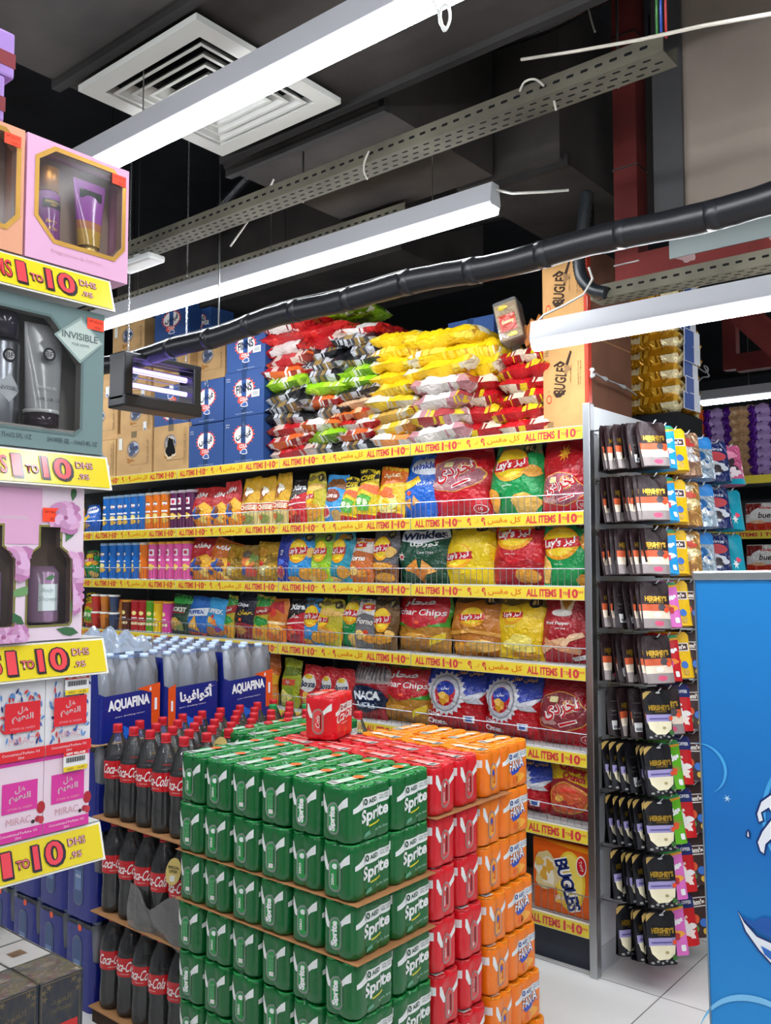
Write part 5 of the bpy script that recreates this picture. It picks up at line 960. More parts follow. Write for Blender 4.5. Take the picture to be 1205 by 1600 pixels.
    # oval carry opening on each short end showing a can inside
    for sc in (S_Y0, S_YB):
        mb = MB(); o = sc - .004
        put_poly(mb, rrect(o - .0215, o + .0215, .018, .102, .021, 8), '#aebfb2 clear45' if kind == 's' else '#d8b8b0 clear45', W, .0012, .006)
        put_poly(mb, rrect(o - .0165, o + .0165, .024, .096, .0162, 8), tint + ' gloss', W, .0018, .006); put_poly(mb, rrect(o + .006, o + .0125, .036, .084, .003), {'s': '#06401c', 'c': '#7a0c12', 'f': '#c85a0a'}[kind] + ' gloss', W, .0024, .006)
        if var == 1:
            for q in range(7): put_text(mb, 'ingredients water sugar', o - .011 + .0028 * q, .066, .0016, '#b8ccc0 gloss', W, .0026, w=.042, rot=1.57)
            put_poly(mb, rect(o - .01, o + .006, .03, .042), '#d8d4d0 gloss', W, .0026)
        elif var == 2: put_text(mb, 'ZERO', o - .008, .05, .007, white, W, .0026, w=.03, rot=1.57, bold=.03); put_poly(mb, ell(o - .002, .084, .008, .007), '#dfe8e2 gloss', W, .0026)
        elif kind == 's': put_text(mb, 'Sprite', o - .004, .06, .021, white, W, .0026, w=.064, rot=1.57, bold=.06, step=.006)
        elif kind == 'f': put_poly(mb, blob(o, .07, .009, .012, 3), '#2a49b8 gloss', W, .0026, .006); put_poly(mb, ell(o, .05, .008, .01), '#f6a040 gloss', W, .0026, .006)
        else: put_text(mb, 'Cola', o - .002, .06, .016, white, W, .0026, w=.04, rot=1.57, shear=.3, step=.006)
        mb.obj('carry_opening', t)
    # top film print: pale strip and round sticker
    mb = MB(); T = plane_map((0, 0, HT + .0016), (1, 0, 0), (0, 1, 0)); pal = {'s': '#b8d4c0', 'c': '#e6a8a4', 'f': '#f2d0a8'}[kind] + ' shrink'
    put_poly(mb, [(-.045, -.07), (-.012, -.076), (-.008, .06), (-.02, .068), (-.034, .02)], pal, T, .0004); put_poly(mb, [(.02, -.06), (.026, -.06), (.026, .07), (.02, .07)], pal, T, .0004)
    put_poly(mb, ell(-.02, .03, .017, .017), {'s': '#e8743a', 'c': '#e04a3a', 'f': '#f0e6d8'}[kind] + ' shrink', T, .0008)
    put_poly(mb, rect(-.046, -.012, -.07, -.045), '#dfe6e2 shrink', T, .0008)
    for k in range(7): put_poly(mb, rect(-.042 + .004 * k, -.040 + .004 * k, -.067, -.05), '#4a5a52 shrink', T, .0012)
    mb.obj('top_print', t)
    return t
PKV = {'s': [Proto(can_pack('s', v)) for v in (0, 1, 2)], 'c': [Proto(can_pack('c', v)) for v in (0, 1, 2)], 'f': [Proto(can_pack('f'))]}
PK_S, PK_C, PK_F = 's', 'c', 'f'
SX0, SY0 = -1.555, 1.756                                   # front corner of the stack
NL = 7
COLW = ['front corner column', 'second column from the front corner', 'third column from the front corner', 'fourth column from the front corner', 'fifth column from the front corner', 'sixth column, beside the bottles']
def sprite_at(cx, cy, lay, rot, lab, proto, dz=0):
    pv = PKV[proto]; pv[0 if 'front corner column, top' in lab else RND.choice((0, 1, 1, 2, 2)) % len(pv)].put((cx + RND.uniform(-.004, .004), cy + RND.uniform(-.004, .004), lay * CHT + dz + .002), (RND.uniform(-.006, .006), RND.uniform(-.006, .006), rot + RND.uniform(-.03, .03)), lab, 'can packs in the central stack', 'can pack')
LAYN = ['bottom', 'second-lowest', 'third-lowest', 'middle', 'third-highest', 'second-highest', 'top']
for lay in range(NL):
    top = lay == NL - 1; ln = LAYN[lay]; sh = .028 * max(0, 4 - lay) / 4
    for c in range(6):
        x = SX0 - PWX * (c + .5)
        rows = (0, 1) if (c == 0 or top) else (0,)
        for r in rows:
            sprite_at(x + sh * .3, SY0 + PLY * (r + .5), lay, 0, 'green can pack, %s%s, %s layer' % (COLW[c], ' one row back' if r else '', ln), PK_S)
    # red packs, short ends toward the aisle
    for r in range(2):
        for c in range(4 if top else 1):
            sprite_at(SX0 - .085 - .17 * c + sh, SY0 + 2 * PLY + .065 + .13 * r - .002, lay, pi / 2, 'red can pack, %s row behind the green, %s from the aisle side, %s layer' % (ORD[r], ORD[c], ln), PK_C)
    # orange packs
    yo = SY0 + 2 * PLY + .26
    for c in range(3 if top else 1):
        sprite_at(SX0 - .085 - .17 * c + sh * 1.6, yo + .061, lay, pi / 2, 'orange can pack set end-on, %s from the aisle side, %s layer' % (ORD[c], ln), PK_F)
    for c in range(4 if top else 1):
        sprite_at(SX0 - .062 - PWX * c + sh * 2, yo + .122 + .085, lay, 0, 'orange can pack with lettering outward, %s from the aisle side, %s layer' % (ORD[c], ln), PK_F)
    if top:
        for c in range(2):
            for r in range(3): sprite_at(SX0 - .69 - PWX * (c + .5) + .0, SY0 + 2 * PLY + PLY * (r + .5) * .95, lay, 0, 'green can pack behind the red ones, row %s, %s from the red packs' % (ORD[r], ORD[c]), PK_S)
        for c in range(2): sprite_at(SX0 - .085 - .6 - .17 * 0 + .17 * c - .0, yo + .207, lay, 0 if 0 else pi / 2, 'green can pack between the orange packs and the bottles, %s one' % ORD[c], PK_S) if 0 else None
# one pack standing on top
o = PKV['c'][0].put((-2.10, 2.24, NL * CHT + .002), (0, 0, .35), 'single red can pack standing on top of the stack', 'can packs in the central stack', 'can pack')
# layer boards of brown cardboard
for k, (lay, x0, y0, y1, wd) in enumerate(((4, -.735, -.003, .335, 'fourth'), (5, -.735, -.003, .335, 'fifth'), (6, -.735, .335, .74, 'sixth'))):
    m = MB().rbox(x0, .01, y0, y1, 0, .0016, .0006, '#a8764a card'); o = m.obj('cardboard_sheet', loc=(SX0 + .004, SY0 - .002, lay * CHT - .0006)); tag(o, 'thin brown cardboard sheet above the %s layer of cans from the floor' % wd, 'cardboard', 'cardboard sheets in the can stack')
o = MB().box(-.72, -.13, .17, .74, 0, 6 * CHT - .002, '#7a5a3a card').obj('stack_core', loc=(SX0, SY0, 0)); tag(o, 'plain brown carton filling the middle of the can stack', 'carton')  # unseen filler block that the top layer of packs rests on

# ---------------------------------------------------------------- cola bottles
def bottle(h=.322, r=.0455, cap='#c8202c', liquid='#1a0f0c', lab='#c4161f', clear=False):
    t = empty('drink_bottle', label='x', cat='bottle'); s = h / .322
    prof = [(.030, 0), (.042, .004), (r, .02), (r, .06), (.0425, .1), (.0425, .115), (r, .14), (r, .2), (.043, .222), (.034, .252), (.022, .28), (.0145, .296), (.0145, .312)]
    prof = [(a, b * s) for a, b in prof]; lv = .205 * s
    MB().lathe(prof, '#f4f6f7 clear3', 20).obj('plastic_shell', t)
    inner = [(a * .93, b + .003) for a, b in prof if b < lv] + [(r * .93, lv), (0, lv)]
    MB().lathe(inner, liquid + ' gloss', 20).obj('drink', t)
    MB().lathe([(.0158, .298 * s), (.0165, .3 * s), (.0165, .318 * s), (.0155, .322 * s), (0, .322 * s)], cap + ' plas', 18).lathe([(.0172, .292 * s), (.0172, .297 * s)], cap + ' plas', 18).obj('cap', t)
    mb = MB(); z0, z1 = .138 * s, .2 * s; rr = r + .0007
    mb.lathe([(rr, z0), (rr, z1)], lab + ' gloss', 20, cap=False)
    P = lambda a, b, off=0: Vector(((rr + off) * sin(a / rr), -(rr + off) * cos(a / rr), b))
    if not clear:
        for q in (0, pi * rr): put_text(mb, 'Coca-Cola', q, (z0 + z1) / 2 + .004, .034, '#f4ece8 gloss', P, .0006, w=.1, shear=.3, bold=.012, step=.008); put_text(mb, 'original taste', q, z0 + .01, .006, '#f0c8c0 gloss', P, .0006, step=.008)
    else: put_text(mb, 'Lemon', 0, (z0 + z1) / 2, .02, '#2a8a4a gloss', P, .0006, w=.06, bold=.03, step=.008)
    mb.obj('label', t); return t
def tagged(): 
    m = MB(); put_poly(m, ell(0, 0, .03, .042, 24), '#cdb56a paper', plane_map((0, 0, 0), (1, 0, 0), (0, 0, 1)), 0); m.v = [(x, y + (.0 if 0 else 0), z) for x, y, z in m.v]
    n = len(m.v); m.add([(x, y + .0012, z) for x, y, z in m.v[:n]], [tuple(range(n))], '#cdb56a paper')
    P = plane_map((0, 0, 0), (1, 0, 0), (0, 0, 1)); put_text(m, 'SPECIAL', 0, .012, .009, '#3a3020 paper', P, .0006, w=.046, bold=.03); put_text(m, 'OFFER', 0, .0, .009, '#3a3020 paper', P, .0006, w=.034, bold=.03); put_poly(m, rect(-.01, .01, -.03, -.012), '#d8d4cc paper', P, .0006)
    return m.mesh('offer_tag')
BT_R = Proto(bottle()); BT_G = Proto(bottle(cap='#1e8f4a', liquid='#cfd3b8', lab='#2f9a50', clear=True)); BT_P = Proto(bottle(liquid='#c9c4a4', lab='#d8c04a', clear=True))
BX0, BY0, BP = -2.822, 1.90, .0955; BL = .3275
OT = tagged()
for lay in range(3):
    z = 1.032 - .322 - BL * lay
    if lay: z -= .0
    ncol = 5; nrow = 9 if lay == 0 else 1
    for r in range(nrow):
        for c in range(ncol + (1 if r > 1 else 0)):
            back = r >= 4; green = lay == 0 and (c, r) in ((1, 7), (3, 8), (2, 8))
            pr = BT_G if green else (BT_P if (r + c) % 4 != 0 and r > 1 and lay == 0 else BT_R)
            nm = 'green-capped clear bottle' if green else ('red-capped pale drink bottle' if pr is BT_P else 'red-capped cola bottle')
            x, y = BX0 + BP * c + RND.uniform(-.003, .003), BY0 + BP * r + RND.uniform(-.003, .003)
            if lay == 0 and c == 5 and y < SY0 + 2 * PLY + .55 and x > SX0 - .76 - .05: continue
            pr.put((x, y, z), (0, 0, RND.uniform(-.9, .9) if r else (.9, .5, .45, .1, .35)[c % 5]), '%s, %s tier, row %s from front, %s from the water packs' % (nm, ('upper', 'middle', 'lower')[lay], ORD[r], ORD[c]), 'bottles stacked beside the can packs', 'bottle')
            if (lay == 1 and c == 4 and r == 0) or (lay == 0 and (c, r) in ((4, 2), (3, 4), (4, 6))):
                o = bpy.data.objects.new('offer_tag', OT); COL.objects.link(o); o.location = (x + .01, y - .047, z + (.225 if lay else .26)); o.rotation_euler = (-.25, 0, .25); tag(o, 'gold oval special offer tag on a %s bottle' % {(1, 4, 0): 'middle tier', (0, 4, 2): 'near upper', (0, 3, 4): 'mid upper', (0, 4, 6): 'far upper'}[(lay, c, r)], 'tag', 'offer tags on bottles')
    m = MB().rbox(-.06, .5, -.06, .84, 0, .005, .0015, '#a87a50 card')
    o = m.obj('cardboard_sheet', loc=(BX0, BY0, z - .0055)); tag(o, 'brown cardboard sheet under the %s tier of bottles' % ('upper', 'middle', 'lower')[lay], 'cardboard', 'cardboard sheets in the bottle stack')
    if lay < 2: o = MB().box(0, .48, .1, .84, z - .006 - BL + .001, z - .006, '#1c1412 paint').obj('filler_block', loc=(BX0 - .02, BY0 + .02, 0)); tag(o, 'dark crate core behind the %s tier of bottles' % ('middle', 'lower')[lay], 'crate')  # unseen filler block holding up the tier above
    else: o = MB().box(-.05, .48, -.05, .84, 0, z - .006, '#3a2a20 card').obj('bottle_pallet', loc=(BX0, BY0, 0)); tag(o, 'dark base under the bottle stack', 'pallet')
# loose shrink film round the middle tier
mb = MB(); Q = lambda u, v: Vector((BX0 + .16 + .3 * u, BY0 - .052 - .008 * sin(9 * u + 4 * v), .375 + .16 * v * (.6 + .8 * abs(u - .4)) + .01 * sin(11 * u)))
o = mb.grid(Q, 14, 8, '#c9c6c2 clear22').obj('torn_film'); tag(o, 'torn clear shrink film around the middle tier of cola bottles', 'plastic film')

# ---------------------------------------------------------------- water multipacks
def water_pack(bottles, arabic=False):
    t = empty('water_multipack', label='x', cat='water pack'); r = .0465; H = .316
    hx, hy = 2 * r, 3 * r
    navy = '#17257e shrink'; Pp = []
    def ring(k=1.0, n=6, rr=.03):
        pts = rrect(-hx * k, hx * k, -hy * k, hy * k, rr, n); return pts
    def zt(x, y): # wavy upper edge of the printed film; high on the short ends
        return .175 + .02 * sin(26 * y) + (.105 if abs(y) > hy - .012 and abs(x) < hx - .012 else 0)
    mb = MB(); rg = ring(1.01); n = len(rg)
    vs = [(x, y, 0) for x, y in rg] + [(x, y, zt(x, y)) for x, y in rg]; mb.add(vs, [(i, (i + 1) % n, n + (i + 1) % n, n + i) for i in range(n)], navy, True)
    X = plane_map((hx * 1.01, -hy, 0), (0, 1, 0), (0, 0, 1)); w = '#f2f4f8 shrink'; Wd = 2 * hy
    if arabic: put_text(mb, ar('أكوافينا'), Wd * .58, .135, .062, w, X, .0015, w=Wd * .62, bold=.04, rot=.06); put_poly(mb, [(.02, 0), (.055, 0), (.055, .185), (.02, .17)], '#e2541c shrink', X, .0012); put_text(mb, '1', .038, .1, .04, w, X, .002, bold=.04)
    else:
        put_text(mb, 'AQUAFINA', Wd * .48, .135, .046, w, X, .0015, w=Wd * .66, bold=.05, rot=.06); put_poly(mb, [(Wd * .84, .04), (Wd * .98, .04), (Wd * .98, .2), (Wd * .6, .185), (Wd * .84, .165)], '#e2541c shrink', X, .0012); put_text(mb, '1', Wd * .91, .12, .045, w, X, .002, bold=.05); put_text(mb, '6', Wd * .82, .18, .016, w, X, .002, bold=.04)
    put_text(mb, 'pure drinking water', Wd * .5, .092, .007, w, X, .0015, w=.13, rot=.05); put_poly(mb, blob(Wd * .45, .03, .02, .02, 3, .3), '#2a6ad8 shrink', X, .0015)
    S = plane_map((-hx, -hy * 1.01, 0), (1, 0, 0), (0, 0, 1))
    put_poly(mb, rrect(hx - .032, hx + .028, .045, .255, .029, 7), '#8fa4c4 clear35', S, .0014); put_poly(mb, rrect(hx - .027, hx + .023, .052, .248, .024, 7), '#35507e gloss', S, .002); put_poly(mb, rect(hx - .022, hx + .018, .1, .17), '#5f7aa8 gloss', S, .0026); put_text(mb, 'AQUA', hx - .002, .15, .012, w, S, .0032, w=.034); put_poly(mb, ell(hx + .012, .285, .012, .012), '#f0501c shrink', S, .0016)
    mb.obj('printed_film', t)
    mb = MB(); top = [(x * .96, y * .97) for x, y in rg]
    m2 = [(x, y, zt(x, y) if 0 else .17) for x, y in rg] + [(x * .995, y * .995, .24) for x, y in rg] + [(x * .9, y * .93, .3) for x, y in rg]
    mb.add(m2, [(k * n + i, k * n + (i + 1) % n, (k + 1) * n + (i + 1) % n, (k + 1) * n + i) for k in (0, 1) for i in range(n)], '#f6f9fd clear9', True)
    mb.obj('clear_film', t)
    mb = MB()
    for k in range(9): a = -hy * .9 + 2 * hy * .9 * k / 8; put_poly(mb, [(-hx * .85, a - .01), (hx * .85, a - .002 + .012 * sin(k)), (hx * .85, a + .006), (-hx * .85, a + .004)], ('#23399a shrink', '#9db4d8 clear30', '#4a78c8 shrink')[k % 3], plane_map((0, 0, .3), (1, 0, 0), (0, 1, 0)), .002)
    mb.obj('top_film', t)
    prof = [(.034, .002), (.045, .012), (.045, .16), (.0445, .19), (.040, .225), (.028, .262), (.0155, .286), (.0155, .3)]
    bt = MB().lathe(prof, '#f8fbff clear32', 14).mesh('bottle'); cp = MB().lathe([(.0165, .292), (.0165, .311), (.0, .312)], '#c4d8ee plas', 14).mesh('cap')
    for ix in (-1, 1):
        for iy in (-2, 0, 2):
            if bottles == 'few' and not (iy == -2): continue
            b = bpy.data.objects.new('bottle', bt); COL.objects.link(b); b.parent = t; b.location = (ix * r, iy * r, 0)
            q = bpy.data.objects.new('cap', cp); COL.objects.link(q); q.parent = b
    return t
WA, WB, WC = Proto(water_pack('all')), Proto(water_pack('all', True)), Proto(water_pack('few'))
WX, WY0, WPX, WPY, WH = -2.905, 1.86, .193, .297, .3165
for lay in range(4):
    for ix in range(4):
        for iy in range(3):
            if lay < 3 and not (iy == 0 or ix == 0): continue
            pr = (WB if iy == 1 else WA) if lay == 3 else WC
            pr.put((WX - WPX * (ix + .5) + RND.uniform(-.004, .004), WY0 + WPY * (iy + .5) - .0, lay * WH + .001), (0, 0, RND.uniform(-.02, .02)), 'navy water pack, %s from the aisle, %s from front, %s layer' % (ORD[ix], ORD[iy], ('bottom', 'second', 'third', 'top')[lay]), 'water packs behind the cola bottles', 'water pack')
o = MB().rbox(-.8, .01, -.01, .91, 0, .004, .001, '#b08a62 card').obj('cardboard_sheet', loc=(WX, WY0, 3 * WH - .0035)); tag(o, 'brown cardboard sheet below the top layer of water packs', 'cardboard')
o = MB().box(-.76, -.2, .31, .88, 0, 3 * WH - .005, '#141c4a paint').obj('filler_core', loc=(WX, WY0, 0)); tag(o, 'navy wrapped core inside the water stack', 'pallet')  # unseen filler block under the inner top water packs
# crumpled pale film on the far top packs
R = random.Random(4)
mb = MB(); sq = lambda u, v: Vector((.16 * (2 * u - 1), .12 * (2 * v - 1), (.055 + .03 * sin(17 * u + 5 * v) * sin(13 * v + 3) + .016 * sin(31 * u - 23 * v)) * max(0, (1 - (2 * u - 1) ** 4) * (1 - (2 * v - 1) ** 4)) ** .4))
c = onX(165, 1005, WX - .35); o = mb.grid(sq, 26, 22, '#dbe8f6 clear40', False).obj('crumpled_film', loc=(c.x, c.y, 4 * WH - .01)); tag(o, 'crumpled pale blue plastic film lying on the far water packs', 'plastic film')
# ---------------------------------------------------------------- gift set display beside the camera
LX, LY1 = -1.25, .815
LZ = [2.062, 1.775, 1.488, 1.203]
t = empty('gift_display', (LX, -.4, 0), label='white gift shelving with big yellow price strips at the aisle corner', cat='shelving')
MB().box(-.34, -.32, 0, LY1 + .4 - .1, 0, 2.5, '#b9bbba paint').obj('back_panel', t)
MB().box(-.34, .2, 0, LY1 + .4 - .14, .0, .94, '#9fa3a6 paint').obj('base', t)
for k, z in enumerate(LZ):
    s = MB().box(-.32, -.006, 0, LY1 + .4, z - .028, z, '#a9aaa6 paint').obj('shelf', t)
    mb = MB(); n = Vector((.96, 0, .28)).normalized(); L = LY1 + .4; H = .05
    o = Vector((-.003, 0, z - .005)); up = Vector((.3, 0, -.954)).normalized() * -1
    base = o - up * H
    P = lambda a, b, off=0, base=base, up=up: base + Vector((0, a, 0)) + up * b + Vector((up.z, 0, -up.x)) * off
    put_poly(mb, rect(0, L, -.003, H + .003), '#e9e4d4 plas', P, 0); put_poly(mb, rect(0, L - .004, 0, H), '#dfc828 gloss', P, .0012)
    mb.add([P(0, -.003, -.003), P(L, -.003, -.003), P(L, H + .003, -.003), P(0, H + .003, -.003)], [(3, 2, 1, 0)], '#d9d6cc plas'); mb.add([P(L, -.003, -.003), P(L, -.003, 0), P(L, H + .003, 0), P(L, H + .003, -.003)], [(0, 1, 2, 3)], '#e9e4d4 plas')
    for i in range(3):
        e = L - .015 - i * .33
        def big(txt, y, h, w, cz=.5, bold=.06, fill='#e0484e gloss'):
            put_text(mb, txt, y + h * .07, H * cz - h * .04, h * 1.06, '#3a3436 gloss', P, .002, w=w * 1.06, bold=bold); put_text(mb, txt, y, H * cz, h * 1.06, '#3a3436 gloss', P, .0026, w=w * 1.06, bold=bold); put_text(mb, txt, y, H * cz, h * .94, fill, P, .0034, w=w * .94, bold=bold * .45)
        big('10', e - .078, .036, .05, .5, .055); big('1', e - .142, .036, .015, .5, .05); big('TO', e - .118, .013, .02, .42, .05, '#d9656a gloss')
        put_text(mb, 'DHS', e - .03, H * .68, .0118, '#5a3438 gloss', P, .002, w=.0305, bold=.05); put_text(mb, 'DHS', e - .03, H * .68, .0105, '#eaa8ac gloss', P, .0026, w=.028, bold=.0)
        put_text(mb, '.95', e - .034, H * .3, .01, '#5a3438 gloss', P, .002, w=.0205, bold=.05); put_text(mb, '.95', e - .034, H * .3, .009, '#eaa8ac gloss', P, .0026, w=.018, bold=.0)
        put_text(mb, 'ALL ITEMS', e - .21, H * .5, .03, '#2c2628 gloss', P, .002, w=.11, bold=.04); put_text(mb, 'ALL ITEMS', e - .21, H * .5, .028, '#e0484e gloss', P, .003, w=.106, bold=.005)
    mb.obj('price_strip', s)

def gift_box(name, y0, w, h, d, z, color, window, frame, label, art_items, fin='paper', fw=.007, x=LX - .002, frame_key='#9a7430 gold', inside='#6b5a48 paper', clip=False):
    """carton with a cut-out window facing the aisle (+X)"""
    t = empty(name, (x, y0, z + .0005), label=label, cat='gift box', group='gift sets on the aisle shelves')
    k = color + ' ' + fin; mb = MB()
    P = plane_map((0, 0, 0), (0, 1, 0), (0, 0, 1)); out = rect(0, w, 0, h)
    loops = [[Vector((a, b, 0)) for a, b in out]] + [[Vector((a * w, b * h, 0)) for a, b in wd] for wd in window]
    flat = [p for l in loops for p in l]; tri = tessellate_polygon(loops); vv = [(p.x, p.y) for p in flat]
    mb.add([P(a, b) for a, b in vv], orient(vv, tri), k)
    mb.add([(0, 0, 0), (0, w, 0), (0, w, h), (0, 0, h), (-d, 0, 0), (-d, w, 0), (-d, w, h), (-d, 0, h)], [(1, 5, 6, 2), (3, 2, 6, 7), (0, 3, 7, 4), (4, 5, 1, 0), (5, 4, 7, 6)], k)
    for wd in window: mb.add([(-d * .9, a * w, b * h) for a, b in ell(.5, .5, .0, .0, 3)] if 0 else [(-d * .92, .002, .002), (-d * .92, w - .002, .002), (-d * .92, w - .002, h - .002), (-d * .92, .002, h - .002)], [(0, 1, 2, 3)], inside); break
    for wd in window:
        n = len(wd); q = [(a * w, b * h) for a, b in wd]
        mb.add([(0, a, b) for a, b in q] + [(-d * .25, a, b) for a, b in q], [(i, (i + 1) % n, n + (i + 1) % n, n + i) for i in range(n)], inside)
    if clip:
        def inside_w(x, y, q):
            r = False
            for i in range(len(q)):
                (x1, y1), (x2, y2) = q[i - 1], q[i]
                if (y1 > y) != (y2 > y) and x < (x2 - x1) * (y - y1) / (y2 - y1) + x1: r = not r
            return r
        qs = [[(a * w, b * h) for a, b in wd] for wd in window]; KEEP[0] = lambda x, y: 0 < x < w and 0 < y < h and not any(inside_w(x, y, q) for q in qs)
    art(mb, art_items, P, .0025 if clip else None, .0005, .0001 if clip else .0003, w, h); KEEP[0] = None; mb.obj('box', t)
    for wd in window:
        cx = sum(a for a, b in wd) / len(wd); cy = sum(b for a, b in wd) / len(wd)
        if frame:
            q = [(a * w, b * h) for a, b in wd]; n = len(q); o2 = []
            for i in range(n):
                p0, p1, p2 = Vector(q[i - 1]), Vector(q[i]), Vector(q[(i + 1) % n]); e1, e2 = (p1 - p0).normalized(), (p2 - p1).normalized(); n1, n2 = Vector((e1.y, -e1.x)), Vector((e2.y, -e2.x)); m = (n1 + n2).normalized(); o2.append(p1 + m * (fw / max(.4, m.dot(n1))))
            m2 = MB(); m2.add([(.0008, a, b) for a, b in q] + [(.0008, p.x, p.y) for p in o2], [(i, n + i, n + (i + 1) % n, (i + 1) % n) for i in range(n)], frame_key); m2.obj('window_frame', t)
        m3 = MB(); put_poly(m3, [(a * w, b * h) for a, b in wd], '#f6f6f4 clear1', P, -.0012); m3.obj('window_film', t)
    return t
def sticker(t, cy, cz, w=.026, h=.017, lines=('GIFT VILLAGE', '10.95'), key='#ff4a2a paper'):
    m = MB(); P = plane_map((.002, cy - w / 2, cz - h / 2), (0, 1, 0), (0, 0, 1)); put_poly(m, rect(0, w, 0, h), key, P, 0)
    put_text(m, lines[0], w / 2, h * .72, h * .17, '#8a1a10 paper', P, .0004, w=w * .8); put_text(m, lines[1], w * .6, h * .22, h * .2, '#7a1a10 paper', P, .0004); m.obj('price_sticker', t)
OCT = [(.24, .12), (.76, .12), (.93, .24), (.93, .76), (.76, .9), (.24, .9), (.07, .76), (.07, .24)]
OCT = [(.27, .2), (.84, .2), (.93, .3), (.93, .83), (.82, .93), (.26, .93), (.11, .82), (.11, .36)]
def victoria(y0, col, c1, c2, label):
    w, h, d = .178, .19, .06; t = gift_box('gift_box', y0, w, h, d, LZ[0], col, [OCT], True, label, [('t', 'fragrance & lotion', .48, .1, .045, '#c79aa8 paper', {'w': .5})], inside='#b09a8c paper')
    MB().lathe([(.018, 0), (.019, .004), (.019, .078), (.015, .083)], c1 + ' gloss', 20, (-.028, .05, .036)).obj('mist_bottle', t)
    MB().lathe([(.0165, .083), (.0165, .121), (.012, .123)], '#c98a3a gold', 20, (-.028, .05, .036)).obj('bottle_cap', t)
    P = lambda a, b, off=0: Vector((-.028 + (.0192 + off) * cos(a / .019), .05 + (.0192 + off) * sin(a / .019), .04 + b))
    m = MB(); put_poly(m, rect(-.017, .017, .05, .064), '#1e1818 paper', P, .0004, .006); put_text(m, 'FRAGRANCE', 0, .0595, .0032, '#d0a050 gold', P, .001, w=.026, step=.006); put_text(m, 'MIST', 0, .0545, .0034, '#d0a050 gold', P, .001, step=.006); put_text(m, 'Berry', -.003, .028, .007, '#d0a050 gold', P, .001, shear=.3, step=.006); put_text(m, 'Kiss', 0, .018, .006, '#d0a050 gold', P, .001, shear=.3, step=.006); m.obj('bottle_label', t)
    def tub(u, v): wd = .018 + .012 * v; th = .014 * (1 - v) + .002; a = 2 * pi * u; return Vector((-.024 + th * sin(a), .12 + wd * cos(a), .05 + .108 * v))
    MB().grid(tub, 24, 8, lambda u, v: (c2 if v > .35 else ('#c0805a' if v > .2 else '#c8a04a')) + ' gloss').obj('lotion_tube', t)
    MB().lathe([(.0155, 0), (.0155, .014)], '#d0b070 gold', 18, (-.024, .12, .036)).obj('tube_cap', t)
    m = MB(); put_poly(m, rect(.1, .14, .128, .143), '#1d2420 paper', plane_map((-.019, 0, 0), (0, 1, 0), (0, 0, 1)), .0); m.obj('tube_label', t)
    MB().box(-d * .9, -.005, .02, w - .01, .022, .028, '#d9c9c4 paper').obj('tray', t)
    sticker(t, w - .02, h - .022); return t
victoria(.668, '#dba6c4', '#8a4a90', '#a860b4', 'pink gift box with gold octagonal window, purple mist and lotion inside')
victoria(.486, '#d99a78', '#b8602c', '#c8703a', 'orange gift box with gold window beside the pink one')
# purple striped boxes on top
for k, (ye, zz) in enumerate(((.632, 2.2535), (.646, 2.2535 + .071))):
    w, h, d = .17, .07, .06; t = empty('striped_box', (LX - .004, ye - w, zz), label='%s purple box with a dark red band above the orange gift box' % ('lower', 'upper')[k], cat='box', group='purple striped boxes')
    MB().rbox(-d, 0, 0, w, 0, h, .004, '#9a78b8 paper').obj('box', t)
    MB().box(-d - .0006, .0008, -.0006, w + .0008, .016, .038, '#7a2a30 paper').obj('band', t)
# grey-green men's set
WIN = [(.03, .13), (.8, .13), (.84, .17), (.84, .62), (.66, .86), (.62, .9), (.03, .9)]
w, h, d = .25, .226, .062
t = gift_box('gift_box', .555, w, h, d, LZ[1], '#708684', [WIN], True, 'grey-green gift box with a silver diamond label, spray and shower gel inside', [('t', 'SPRAY   75ml/2.5FL OZ', .37, .07, .032, '#2c3634 paper', {'w': .3}), ('t', 'SHOWER GEL - 100ml/3.4FL OZ', .79, .07, .032, '#2c3634 paper', {'w': .34})], 'paper', .004, LX - .002, '#5c706e paper', '#8d8a86 paper')
m = MB(); P = plane_map((.0015, 0, 0), (0, 1, 0), (0, 0, 1)); cx, cz = .207, .178
put_poly(m, [(cx - .045, cz), (cx, cz - .038), (cx + .04, cz), (cx, cz + .036)], '#8fa29c paper', P, 0); put_poly(m, [(cx - .04, cz), (cx, cz - .033), (cx + .036, cz), (cx, cz + .031)], '#b9c6bc paper', P, .0004)
put_text(m, 'INVISIBLE', cx - .001, cz + .004, .011, '#5f6e6a paper', P, .0008, w=.062, bold=.02); put_text(m, 'POUR HOMME', cx, cz - .009, .0042, '#5f6e6a paper', P, .0008, w=.03); m.obj('diamond_label', t); sticker(t, .233, .207, .03, .018)
MB().lathe([(.025, 0), (.026, .004), (.026, .125), (.02, .132)], '#8e9198 metal', 22, (-.034, .098, .03)).obj('spray_can', t); MB().lathe([(.0235, .132), (.0235, .172), (.018, .176)], '#2e2636 gloss', 22, (-.034, .098, .03)).obj('spray_cap', t)
P2 = lambda a, b, off=0: Vector((-.034 + (.0262 + off) * cos(a / .026), .098 + (.0262 + off) * sin(a / .026), .03 + b))
def bf(m, P, cx, cz, r): put_poly(m, ell(cx, cz, r, r), '#23262c paper', P, .0004, .006); put_poly(m, ell(cx, cz, r * .66, r * .66), '#c9cac8 paper', P, .0008, .006); put_text(m, 'BF', cx, cz, r * .8, '#23262c paper', P, .0012, step=.006)
m = MB(); bf(m, P2, 0, .105, .0105); put_poly(m, [(-.02, .055), (0, .035), (.02, .055), (0, .078)], '#c8ccd0 paper', P2, .0004, .006); put_text(m, 'INVISIBLE', 0, .056, .006, '#4a4e58 paper', P2, .0008, w=.034, step=.006); m.obj('can_print', t)
